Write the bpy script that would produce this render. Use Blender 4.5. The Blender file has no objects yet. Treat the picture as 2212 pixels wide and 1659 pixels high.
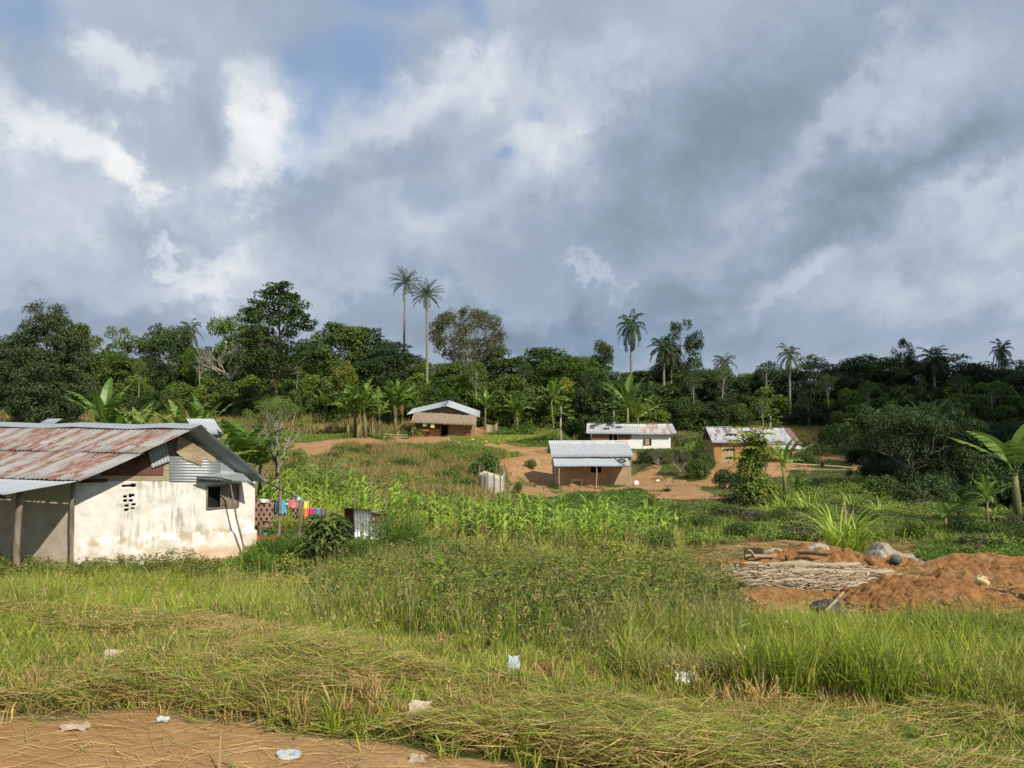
import bpy, math, random
import numpy as np
from mathutils import Vector, Matrix
R = math.radians
random.seed(7)
rng = np.random.default_rng(7)
scene = bpy.context.scene
COL = scene.collection

# ------------------------------------------------------------------ camera
FPX, CZ, PITCH = 1650.0, 6.5, math.atan(55.5 / 1650.0)
cam_data = bpy.data.cameras.new("camera")
cam_data.sensor_width = 36.0
cam_data.lens = 36.0 * FPX / 2212.0
cam_data.clip_start = 0.1
cam_data.clip_end = 9000
cam = bpy.data.objects.new("camera", cam_data)
COL.objects.link(cam)
cam.location = (0, 0, CZ)
cam.rotation_euler = (R(90) + PITCH, 0, 0)
scene.camera = cam
scene.view_settings.view_transform = 'Standard'
scene.view_settings.look = 'None'
scene.view_settings.gamma = 1
scene.view_settings.exposure = 0.0
scene.cycles.max_bounces = 6
scene.cycles.diffuse_bounces = 2
scene.cycles.transmission_bounces = 3
scene.cycles.transparent_max_bounces = 6

# ------------------------------------------------------------------ node helper
class NT:
    def __init__(self, tree):
        self.t = tree
        for n in list(tree.nodes): tree.nodes.remove(n)
    def n(self, typ, inp=None, **kw):
        nd = self.t.nodes.new(typ)
        for k, v in kw.items(): setattr(nd, k, v)
        for k, v in (inp or {}).items(): self.put(nd.inputs[k], v)
        return nd
    def put(self, sock, v):
        if isinstance(v, bpy.types.Node): v = v.outputs[0]
        if isinstance(v, bpy.types.NodeSocket): self.t.links.new(v, sock)
        else:
            if isinstance(v, (tuple, list)) and len(v) == 3 and sock.type == 'RGBA': v = (*v, 1)
            sock.default_value = v
    def m(self, op, a, b=0.0, c=None, clamp=False):
        nd = self.t.nodes.new('ShaderNodeMath'); nd.operation = op; nd.use_clamp = clamp
        self.put(nd.inputs[0], a); self.put(nd.inputs[1], b)
        if c is not None: self.put(nd.inputs[2], c)
        return nd.outputs[0]
    def mix(self, f, a, b, mode='MIX'):
        nd = self.t.nodes.new('ShaderNodeMix'); nd.data_type = 'RGBA'; nd.blend_type = mode
        self.put(nd.inputs[0], f); self.put(nd.inputs[6], a); self.put(nd.inputs[7], b)
        return nd.outputs[2]
    def ramp(self, f, stops):
        nd = self.t.nodes.new('ShaderNodeValToRGB'); cr = nd.color_ramp
        while len(cr.elements) < len(stops): cr.elements.new(0.5)
        for e, (p, c) in zip(cr.elements, stops):
            e.position = p; e.color = (*c, 1) if len(c) == 3 else c
        self.put(nd.inputs[0], f)
        return nd.outputs[0]
    def noise(self, vec, scale, detail=4, rough=0.55, out=0):
        nd = self.t.nodes.new('ShaderNodeTexNoise')
        if vec is not None: self.put(nd.inputs['Vector'], vec)
        nd.inputs['Scale'].default_value = scale; nd.inputs['Detail'].default_value = detail
        nd.inputs['Roughness'].default_value = rough
        return nd.outputs[out]
    def rng(self, v, a, b, c=0.0, d=1.0, smooth=True):
        nd = self.t.nodes.new('ShaderNodeMapRange')
        nd.interpolation_type = 'SMOOTHSTEP' if smooth else 'LINEAR'
        self.put(nd.inputs[0], v)
        for i, q in zip((1, 2, 3, 4), (a, b, c, d)): nd.inputs[i].default_value = q
        return nd.outputs[0]
    def attr(self, name, out='Fac'):
        nd = self.t.nodes.new('ShaderNodeAttribute'); nd.attribute_name = name
        return nd.outputs[out]
    def mapping(self, vec, loc=(0,0,0), rot=(0,0,0), sc=(1,1,1), typ='POINT'):
        nd = self.t.nodes.new('ShaderNodeMapping'); nd.vector_type = typ
        self.put(nd.inputs[0], vec)
        nd.inputs[1].default_value = loc; nd.inputs[2].default_value = rot; nd.inputs[3].default_value = sc
        return nd.outputs[0]

def ray(px, py):
    a, b = (px - 1106) / FPX, (829.5 - py) / FPX
    return np.array([a, math.cos(PITCH) - math.sin(PITCH) * b, math.sin(PITCH) + math.cos(PITCH) * b])
def W(px, py, Y):
    r = ray(px, py); r = r * (Y / r[1])
    return np.array([r[0], r[1], CZ + r[2]])

# ------------------------------------------------------------------ sky and sun
SUN_H = np.array([0.60, -0.80]); SUN_EL = R(41)
world = bpy.data.worlds.new("World"); scene.world = world; world.use_nodes = True
w = NT(world.node_tree)
tc = w.n('ShaderNodeTexCoord').outputs['Generated']
sep = w.n('ShaderNodeSeparateXYZ', {0: tc})
sx, sy, sz = sep.outputs
az = w.m('ARCTAN2', sx, sy)
el = w.m('ARCSINE', sz)
sky = w.n('ShaderNodeTexSky', sky_type='NISHITA', sun_disc=False, sun_elevation=SUN_EL,
          sun_rotation=math.atan2(SUN_H[0], SUN_H[1]), air_density=1.0, dust_density=0.6, ozone_density=2.0, altitude=0)
ae = w.n('ShaderNodeCombineXYZ', {0: az, 1: el}).outputs[0]
n1 = w.noise(tc, 5.0, 9, 0.62, out=1)
wv = w.n('ShaderNodeVectorMath', {0: n1, 1: (0.5, 0.5, 0.5)}, operation='SUBTRACT').outputs[0]
wv = w.n('ShaderNodeVectorMath', {0: wv, 3: 0.36}, operation='SCALE').outputs[0]
aw = w.n('ShaderNodeVectorMath', {0: ae, 1: wv}, operation='ADD').outputs[0]
wv2 = w.n('ShaderNodeVectorMath', {0: wv, 3: 0.45}, operation='SCALE').outputs[0]
aws = w.n('ShaderNodeVectorMath', {0: ae, 1: wv2}, operation='ADD').outputs[0]
def blob(px, py, rx, ry, rot, amp, prev, vec=None, edge=0.0):
    r = ray(px, py); a0 = math.atan2(r[0], r[1]); e0 = math.asin(r[2] / np.linalg.norm(r))
    q = w.mapping(vec or aw, (a0, e0, 0), (0, 0, R(rot)), (rx / FPX, ry / FPX, 1), 'TEXTURE')
    L = w.n('ShaderNodeVectorMath', {0: q}, operation='LENGTH').outputs['Value']
    f = w.rng(L, edge, 1.35, 1.0, 0.0)
    return w.m('MULTIPLY_ADD', f, amp, prev)
zc = w.m('ADD', w.m('MAXIMUM', sz, 0.0), 0.13)
pl = w.n('ShaderNodeCombineXYZ', {0: w.m('DIVIDE', sx, zc), 1: w.m('DIVIDE', sy, zc)}).outputs[0]
plr = w.mapping(pl, (3.3, 1.7, 0), (0, 0, R(-28)), (1.0, 0.42, 1))
fb = w.noise(plr, 1.3, 7, 0.55)
fb2 = w.noise(tc, 9.0, 8, 0.6)
L = w.m('ADD', w.m('MULTIPLY', w.m('SUBTRACT', fb, 0.5), 0.46), 0.47)
L = w.m('MULTIPLY_ADD', w.m('SUBTRACT', fb2, 0.5), 0.34, L)
for b in [(300, 300, 520, 260, 0, .10), (1050, 215, 190, 80, 10, .30), (830, 300, 210, 80, 0, .26), (1180, 370, 150, 140, 0, .20),
          (70, 500, 190, 110, 0, .12), (1280, 240, 330, 70, 35, .16), (1860, 240, 260, 60, 32, .16),
          (2080, 650, 230, 50, 5, .14), (2140, 480, 230, 45, 18, .12), (900, 510, 240, 60, 8, .12), (560, 590, 330, 60, 0, .14),
          (1230, 712, 420, 66, 3, -.30), (1450, 620, 300, 70, 10, -.12), (1850, 455, 520, 80, 17, -.15), (1480, 330, 420, 110, 28, -.13), (2060, 340, 330, 95, 22, -.12),
          (1900, 80, 560, 120, 25, -.09), (250, 520, 230, 60, 8, -.16), (380, 200, 130, 130, 0, -.07), (750, 660, 260, 60, 0, -.10), (100, 680, 300, 60, 0, -.10)]:
    L = blob(*b, L)
for b in [(115, 290, 140, 75, -35, .30), (200, 350, 70, 50, -32, .2), (285, 125, 90, 65, 0, .26), (575, 275, 90, 110, 0, .20), (520, 350, 170, 80, 10, .12), (550, 360, 130, 65, 0, .18),
          (470, 540, 150, 60, 15, .22), (1690, 590, 120, 55, 0, .14), (1530, 640, 80, 50, 40, .14), (330, 520, 40, 18, -20, .2), (1330, 560, 60, 22, 0, .14)]:
    L = blob(*b, L, aw, 0.3)
B = w.m('MULTIPLY', w.m('SUBTRACT', fb2, 0.5), 0.9)
for b in [(50, 30, 110, 60, 0, .9), (770, 170, 150, 120, 20, .72), (640, 280, 60, 150, 0, .8), (850, 5, 230, 40, 0, .7), (1025, 70, 55, 70, 0, .6),
          (1180, 255, 60, 30, 0, .6), (1080, 355, 45, 22, 0, .8), (40, 160, 90, 60, 0, .4), (950, 430, 100, 50, 0, .35), (2180, 20, 80, 40, 0, .2), (1300, 700, 380, 90, 0, .38), (1600, 740, 500, 60, 0, .25), (700, 650, 300, 60, 0, .2), (700, 90, 160, 90, 0, .35)]:
    B = blob(*b, B, aws, 0.0)
B = w.rng(B, 0.0, 1.15, 0.0, 0.85)
skyc = w.n('ShaderNodeVectorMath', {0: sky, 3: 0.10}, operation='SCALE').outputs[0]
cl = w.ramp(L, [(0.0, (.165, .220, .290)), (0.22, (.240, .305, .385)), (0.45, (.355, .430, .535)), (0.64, (.53, .60, .69)), (0.84, (.77, .81, .84)), (1.0, (.90, .92, .93))])
sc_ = w.mix(B, cl, w.mix(0.30, (.24, .39, .68), skyc))
# deep ground side of the sky sphere
sc_ = w.mix(w.rng(sz, -0.02, -0.2), sc_, (.10, .11, .08))
bg = w.n('ShaderNodeBackground', {0: sc_, 1: 1.0})
w.n('ShaderNodeOutputWorld', {0: bg.outputs[0]})

sd = bpy.data.lights.new("sun", 'SUN'); sd.energy = 5.0; sd.angle = R(0.6); sd.color = (1.0, .92, .78)
sun = bpy.data.objects.new("sun", sd); COL.objects.link(sun)
sdir = Vector((SUN_H[0] * math.cos(SUN_EL), SUN_H[1] * math.cos(SUN_EL), math.sin(SUN_EL)))
sun.rotation_euler = sdir.to_track_quat('Z', 'Y').to_euler()
sun.location = (40, -50, 60)

# ------------------------------------------------------------------ materials
MATS = {}
def newmat(name):
    m = bpy.data.materials.new(name); m.use_nodes = True; MATS[name] = m
    return m, NT(m.node_tree)
def finish(t, col, rough=0.8, metal=0.0, bump=None, bstr=0.3, spec=0.3, transl=0.0, bdist=0.02):
    kw = {'Base Color': col, 'Roughness': rough, 'Metallic': metal}
    p = t.n('ShaderNodeBsdfPrincipled', kw)
    p.inputs['Specular IOR Level'].default_value = spec
    if bump is not None:
        b = t.n('ShaderNodeBump', {'Height': bump, 'Strength': bstr, 'Distance': bdist}); t.t.links.new(b.outputs[0], p.inputs['Normal'])
    out = p.outputs[0]
    if transl > 0:
        tr = t.n('ShaderNodeBsdfTranslucent', {0: col})
        mx = t.n('ShaderNodeMixShader', {0: transl}); t.t.links.new(out, mx.inputs[1]); t.t.links.new(tr.outputs[0], mx.inputs[2]); out = mx.outputs[0]
    t.n('ShaderNodeOutputMaterial', {0: out})
def leafmat(name, c1, c2, c3, dry=(.30, .22, .09), transl=0.3, rough=0.5, spec=0.3, patch=0.25):
    m, t = newmat(name)
    g = t.n('ShaderNodeNewGeometry')
    f = g.outputs['Random Per Island']
    nz = t.noise(g.outputs['Position'], patch, 3)
    f = t.m('ADD', f, t.m('MULTIPLY', t.m('SUBTRACT', nz, 0.5), 1.1), clamp=True)
    oi = t.n('ShaderNodeObjectInfo').outputs['Random']
    f = t.m('ADD', f, t.m('MULTIPLY', t.m('SUBTRACT', oi, 0.5), 0.75), clamp=True)
    c = t.ramp(f, [(0.0, c1), (0.55, c2), (1.0, c3)])
    c = t.mix(t.attr('tint'), c, dry)
    finish(t, c, rough, 0, None, 0, spec, transl)
    return m
leafmat('forest_leaf', (0.037, 0.070, 0.018), (0.070, 0.123, 0.025), (0.158, 0.219, 0.038), (.14, .11, .05))
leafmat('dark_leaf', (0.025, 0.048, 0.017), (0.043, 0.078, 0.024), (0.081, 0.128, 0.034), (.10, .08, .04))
leafmat('olive_leaf', (0.064, 0.078, 0.033), (0.111, 0.123, 0.051), (0.191, 0.180, 0.075), (.16, .13, .07))
leafmat('yellow_leaf', (0.115, 0.152, 0.020), (0.215, 0.246, 0.032), (0.354, 0.334, 0.043), (.30, .20, .05))
leafmat('bush_leaf', (0.065, 0.122, 0.018), (0.123, 0.202, 0.030), (0.235, 0.304, 0.048), (.26, .19, .08))
leafmat('vine_leaf', (0.034, 0.059, 0.025), (0.056, 0.090, 0.034), (0.093, 0.131, 0.049), (.18, .14, .07))
leafmat('banana_leaf', (0.088, 0.172, 0.023), (0.167, 0.264, 0.040), (0.303, 0.372, 0.086), (.26, .17, .08), 0.35, 0.4, 0.4)
leafmat('maize_leaf', (0.212, 0.342, 0.041), (0.348, 0.498, 0.060), (0.543, 0.656, 0.101), (.33, .27, .10), 0.35, 0.45, 0.35)
leafmat('palm_leaf', (0.045, 0.063, 0.022), (0.074, 0.098, 0.031), (0.126, 0.147, 0.049), (.16, .12, .06))
leafmat('grass_blade', (0.126, 0.207, 0.022), (0.265, 0.356, 0.036), (0.455, 0.494, 0.074), (.42, .34, .16), 0.3, 0.55, 0.25, 0.9)
leafmat('dry_blade', (0.319, 0.232, 0.072), (0.550, 0.394, 0.145), (0.850, 0.618, 0.289), (.50, .36, .19), 0.2, 0.6, 0.2, 1.2)
leafmat('weed_leaf', (0.097, 0.151, 0.029), (0.195, 0.267, 0.041), (0.418, 0.425, 0.062), (.34, .24, .10), 0.3, 0.5, 0.3, 0.8)
leafmat('purple_leaf', (0.064, 0.054, 0.033), (0.095, 0.099, 0.042), (0.135, 0.158, 0.051), (.12, .08, .06), 0.2, 0.5, 0.3, 0.5)
leafmat('fern_leaf', (.090, .170, .022), (.130, .235, .030), (.200, .300, .045), transl=.35)
leafmat('tan_grass', (0.276, 0.209, 0.076), (0.401, 0.297, 0.119), (0.538, 0.392, 0.172), (.12, .16, .03), 0.25, 0.7, 0.2, 0.25)
def simple(name, c1, c2, scale=6, rough=0.85, bstr=0.4, metal=0, spec=0.3, stretch=(1, 1, 1), bdist=0.02):
    m, t = newmat(name)
    v = t.mapping(t.n('ShaderNodeTexCoord').outputs['Object'], sc=stretch)
    nz = t.noise(v, scale, 6, 0.6)
    c = t.mix(t.rng(nz, 0.3, 0.7), c1, c2)
    finish(t, c, rough, metal, nz, bstr, spec, bdist=bdist)
    return m
simple('bark', (.10, .075, .05), (.24, .20, .15), 4, stretch=(3, 3, .6))
simple('pale_bark', (.28, .25, .20), (.48, .44, .37), 5, stretch=(3, 3, .8))
simple('bare_branch', (.24, .21, .17), (.40, .36, .30), 4)
simple('palm_bark', (.16, .14, .11), (.34, .30, .25), 3, stretch=(1, 1, 4))
simple('banana_stem', (.12, .09, .045), (.26, .26, .10), 3, stretch=(2, 2, .4))
simple('dead_skirt', (.16, .11, .06), (.36, .26, .15), 5)
simple('weathered_wood', (.13, .10, .075), (.30, .25, .19), 5, stretch=(1, 1, .3))
simple('pale_wood', (.30, .225, .14), (.54, .43, .29), 5, stretch=(.3, 2, 2))
simple('dark_wood', (.030, .022, .016), (.07, .05, .035), 5)
simple('mud_wall', (.34, .185, .075), (.47, .27, .12), 5, bstr=0.8, bdist=.05)
simple('brown_plaster', (.17, .085, .045), (.26, .14, .08), 3)
simple('tan_plaster', (.33, .235, .14), (.44, .32, .20), 1.2)
simple('thatch', (.20, .145, .095), (.40, .32, .24), 14, bstr=1.0, stretch=(1, 1, 5), bdist=.06)
simple('thatch_strand', (.20, .14, .09), (.44, .36, .27), 9)
simple('plywood', (.26, .20, .125), (.42, .345, .23), 2.2, stretch=(.5, 1, 3))
simple('grey_board', (.16, .135, .11), (.26, .225, .185), 3, stretch=(3, 3, .4))
simple('rusty_brown', (.07, .035, .025), (.17, .075, .05), 2)
simple('sand_grey', (.30, .255, .205), (.40, .345, .275), 5)
simple('sack_cloth', (.36, .33, .26), (.54, .50, .42), 6)
simple('dark_rock', (.04, .04, .042), (.13, .125, .12), 3)
simple('litter_blue', (.30, .38, .44), (.52, .55, .55), 9, rough=.35)
simple('litter_white', (.70, .68, .62), (.85, .83, .78), 6, rough=.4)
simple('litter_tan', (.36, .27, .19), (.50, .42, .32), 8, rough=.5)
simple('rubber', (.02, .02, .02), (.05, .05, .05), 6)
simple('barrel_blue', (.07, .14, .24), (.11, .20, .31), 4, rough=.5)
simple('jerrycan_yellow', (.62, .50, .26), (.78, .66, .40), 5, rough=.5)
simple('red_print', (.50, .05, .03), (.6, .09, .05), 5)
simple('crimson_leaf', (.16, .02, .03), (.3, .04, .06), 5)
simple('interior_shade_black', (.006, .006, .006), (.012, .01, .01), 3)  # near-black colour standing in for the shade of unlit interiors
simple('orange_paint', (.42, .17, .03), (.55, .24, .05), 3)
for nm, c in dict(cloth_blue=(.12, .42, .62), cloth_pink=(.80, .24, .30), cloth_white=(.78, .78, .78), cloth_yellow=(.85, .78, .16), cloth_magenta=(.62, .06, .30),
                  cloth_orange=(.78, .26, .10), cloth_brown=(.24, .16, .13), cloth_black=(.03, .03, .04), cloth_mauve=(.34, .26, .36), cloth_lime=(.35, .75, .25), cloth_denim=(.16, .26, .42)).items():
    simple(nm, tuple(q * .85 for q in c), c, 7)
def plaid(name, c1, c2, c3, s):
    m, t = newmat(name)
    v = t.n('ShaderNodeTexCoord').outputs['Object']
    se = t.n('ShaderNodeSeparateXYZ', {0: v}).outputs
    a = t.m('SINE', t.m('MULTIPLY', t.m('ADD', se[0], t.m('MULTIPLY', se[2], .6)), s)); b = t.m('SINE', t.m('MULTIPLY', t.m('SUBTRACT', se[0], t.m('MULTIPLY', se[2], .6)), s))
    f = t.m('MULTIPLY', a, b)
    c = t.mix(t.rng(f, .1, .3), c1, c2); c = t.mix(t.rng(t.m('MAXIMUM', a, b), .85, .95), c, c3)
    finish(t, c, .9)
plaid('cloth_pattern', (.27, .14, .10), (.02, .018, .02), (.45, .33, .24), 34)
plaid('cloth_lattice', (.05, .04, .05), (.02, .02, .02), (.60, .48, .28), 48)
# corrugated metal: uvm = metres (across, down the slope, sheet seed)
def metal(name, base1, base2, rustlo, rusthi, su=6.5, sv=1.0, rust1=(.30, .085, .040), rust2=(.13, .040, .026), rough=.5, sheetw=.8, sheetl=2.2, stripe=0.0, met=.25, cols=0.0):
    m, t = newmat(name)
    uv = t.attr('uvm', 'Vector')
    se = t.n('ShaderNodeSeparateXYZ', {0: uv}).outputs
    cu = t.m('FLOOR', t.m('DIVIDE', se[0], sheetw)); cv = t.m('FLOOR', t.m('DIVIDE', se[1], sheetl))
    cell = t.n('ShaderNodeCombineXYZ', {0: cu, 1: cv, 2: se[2]}).outputs[0]
    wn = t.n('ShaderNodeTexWhiteNoise', {'Vector': cell}).outputs['Value']
    st = t.mapping(uv, sc=(su, sv, 1)); nz = t.noise(st, 1.0, 7, 0.65)
    big = t.noise(t.mapping(uv, sc=(.5, .35, 1)), 1.0, 3)
    f = t.m('ADD', nz, t.m('MULTIPLY', t.m('SUBTRACT', wn, .5), .12)); f = t.m('ADD', f, t.m('MULTIPLY', t.m('SUBTRACT', big, .5), .35))
    if stripe: 
        ws = t.n('ShaderNodeTexWhiteNoise', {'Vector': t.n('ShaderNodeCombineXYZ', {0: t.m('FLOOR', t.m('DIVIDE', se[0], stripe)), 1: t.m('FLOOR', t.m('DIVIDE', se[1], 1.3)), 2: 3.3}).outputs[0]}).outputs['Value']
        f = t.m('ADD', f, t.m('MULTIPLY', t.m('SUBTRACT', ws, .5), .30))
    rf = t.rng(f, rustlo, rusthi)
    if cols: rf = t.m('MAXIMUM', rf, t.m('MULTIPLY', t.rng(ws, .52, .60), t.m('MULTIPLY', t.rng(nz, .25, .6), cols)))
    fine = t.noise(uv, 22, 4, .7)
    rf = t.m('MULTIPLY', rf, t.rng(t.noise(t.mapping(uv, sc=(9, 3.2, 1)), 1.0, 5, .7), .38, .56, .35, 1.0))
    rc = t.mix(t.rng(fine, .35, .65), rust2, rust1)
    bc = t.mix(t.rng(t.noise(uv, 3, 5), .3, .7), base1, base2)
    bc = t.mix(t.m('MULTIPLY', wn, .25), bc, (.50, .51, .50))
    c = t.mix(rf, bc, rc)
    finish(t, c, t.rng(rf, 0, 1, rough, .85, False), t.rng(rf, 0, 1, met, 0, False), fine, .12, .4, bdist=.01)
    return m
metal('roof_rusty', (.33, .34, .32), (.42, .42, .395), .33, .57, stripe=.31, rust1=(.27, .105, .060), rust2=(.15, .060, .040))
metal('roof_blue_grey', (.40, .44, .48), (.50, .54, .57), .80, .95, su=9, sv=3, rust1=(.46, .28, .17), rust2=(.38, .21, .12), stripe=.42, cols=.38)
metal('roof_clean', (.44, .48, .50), (.54, .58, .60), .92, 1.0)
metal('roof_patch', (.44, .46, .47), (.54, .56, .56), .90, 1.0)
metal('roof_patch_rust', (.50, .50, .47), (.56, .56, .52), .56, .70, cols=.9, su=5, sv=.6, rust1=(.36, .11, .06), rust2=(.22, .07, .045), stripe=.5)
metal('roof_streaky', (.38, .39, .40), (.47, .48, .49), .53, .59, stripe=.4, rust1=(.20, .07, .045), rust2=(.11, .045, .032), met=.1)
metal('roof_rust', (.34, .30, .28), (.4, .36, .33), .25, .42, rust1=(.26, .075, .045), rust2=(.12, .04, .03))
metal('zinc_dull', (.20, .235, .255), (.29, .33, .35), .72, .85)
metal('zinc_bright', (.40, .43, .45), (.55, .58, .60), .70, .85, met=.5, rough=.4)
# limewashed wall
m, t = newmat('limewash')
g = t.n('ShaderNodeNewGeometry'); pos = g.outputs['Position']; uv = t.attr('uvm', 'Vector')
se = t.n('ShaderNodeSeparateXYZ', {0: uv}).outputs   # u along wall, v height over base
nz = t.noise(uv, 3.0, 7, .6); st = t.noise(t.mapping(uv, sc=(9, .9, 1)), 1.0, 6, .65); bigz = t.noise(t.mapping(uv, loc=(4, 2, 0)), .9, 3)
c = t.mix(t.rng(nz, .35, .75), (.77, .75, .71), (.64, .60, .52))
mold = t.m('MULTIPLY', t.rng(st, .47, .60), t.rng(t.m('ADD', bigz, t.m('MULTIPLY', t.m('SINE', t.m('MULTIPLY', t.m('SUBTRACT', se[0], 1.0), 1.25)), .16)), .48, .66))
mold = t.m('MULTIPLY', mold, t.rng(se[1], .6, 1.2))
c = t.mix(t.m('MULTIPLY', mold, .6), c, (.22, .19, .12))
led = t.m('MULTIPLY', t.rng(t.m('ABSOLUTE', t.m('SUBTRACT', se[1], 1.10)), .18, .0), t.rng(nz, .4, .62))
c = t.mix(t.m('MULTIPLY', led, .85), c, (.33, .25, .14))
spl = t.m('SUBTRACT', t.m('ADD', .78, t.m('MULTIPLY', t.m('SUBTRACT', nz, .5), 1.5)), se[1])
c = t.mix(t.m('MULTIPLY', t.rng(spl, -.25, .35), .6), c, (.50, .32, .17))
finish(t, c, .9, 0, nz, .35, .2, bdist=.03)
m, t = newmat('grey_limewash')
uv = t.attr('uvm', 'Vector'); nz = t.noise(uv, 2.0, 7, .6); se = t.n('ShaderNodeSeparateXYZ', {0: uv}).outputs
c = t.mix(t.rng(nz, .3, .7), (.60, .52, .42), (.46, .38, .29))
c = t.mix(t.rng(t.m('SUBTRACT', .5, se[1]), -.3, .5), c, (.42, .26, .15))
finish(t, c, .9, 0, nz, .3, .2)
m, t = newmat('white_paint')
v = t.n('ShaderNodeTexCoord').outputs['Object']; nz = t.noise(v, 2.5, 6)
finish(t, t.mix(t.rng(nz, .55, .8), (.80, .79, .76), (.62, .55, .46)), .85, 0, nz, .2)
# terrain: point attributes dirt (bare earth), dry (straw) and lush (short bright lawn)
m, t = newmat('terrain')
g = t.n('ShaderNodeNewGeometry'); pos = g.outputs['Position']
n_s = t.noise(pos, 9, 6, .65); n_m = t.noise(pos, 1.6, 5); n_l = t.noise(pos, .35, 4)
nx = t.noise(pos, .8, 6, .6)
d = t.m('ADD', t.attr('dirt'), t.m('MULTIPLY', t.m('SUBTRACT', nx, .5), .9)); d = t.rng(d, .42, .58)
soil = t.mix(t.rng(n_m, .3, .7), (.39, .230, .105), (.30, .165, .072)); soil = t.mix(t.m('MULTIPLY', t.rng(n_l, .45, .7), .45), soil, (.43, .29, .16))
soil = t.mix(t.m('MULTIPLY', t.rng(n_s, .56, .75), .35), soil, (.22, .11, .05))
veg = t.mix(t.rng(n_m, .35, .65), (.055, .080, .018), (.095, .105, .030)); veg = t.mix(t.m('MULTIPLY', t.rng(n_s, .45, .75), .6), veg, (.15, .13, .05))
veg = t.mix(t.attr('lush'), veg, t.mix(t.rng(n_s, .3, .7), (.13, .175, .03), (.17, .20, .05)))
veg = t.mix(t.attr('dry'), veg, t.mix(n_s, (.16, .12, .06), (.30, .24, .12)))
finish(t, t.mix(d, veg, soil), .95, 0, t.m('ADD', t.m('MULTIPLY', n_s, .6), n_m), .7, .15, bdist=.05)
m, t = newmat('loose_earth')
pos = t.n('ShaderNodeNewGeometry').outputs['Position']; n_s = t.noise(pos, 6, 8, .7); n_m = t.noise(pos, 1.2, 4)
c = t.mix(t.rng(n_s, .35, .65), (.225, .105, .040), (.41, .21, .082)); c = t.mix(t.rng(n_m, .5, .75), c, (.38, .245, .125))
finish(t, c, .95, 0, n_s, 1.0, .1, bdist=.12)
# ------------------------------------------------------------------ mesh builder
def vnoise(x, y, s, seed=0):
    r = np.random.default_rng(seed + 991); T = r.random((64, 64))
    x = np.asarray(x, float) * s + seed * 7.31; y = np.asarray(y, float) * s + seed * 3.17
    i = np.floor(x).astype(int); j = np.floor(y).astype(int); fx = x - i; fy = y - j
    fx = fx * fx * (3 - 2 * fx); fy = fy * fy * (3 - 2 * fy)
    g = lambda a, b: T[a % 64, b % 64]
    return (g(i, j) * (1 - fx) + g(i + 1, j) * fx) * (1 - fy) + (g(i, j + 1) * (1 - fx) + g(i + 1, j + 1) * fx) * fy
def fbm(x, y, s, seed=0, o=4):
    a, v, t = 1.0, 0, 0
    for k in range(o): v = v + a * vnoise(x, y, s * 2 ** k, seed + k); t += a; a *= .5
    return v / t
def norm(v): return v / (np.linalg.norm(v, axis=-1, keepdims=True) + 1e-9)

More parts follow.
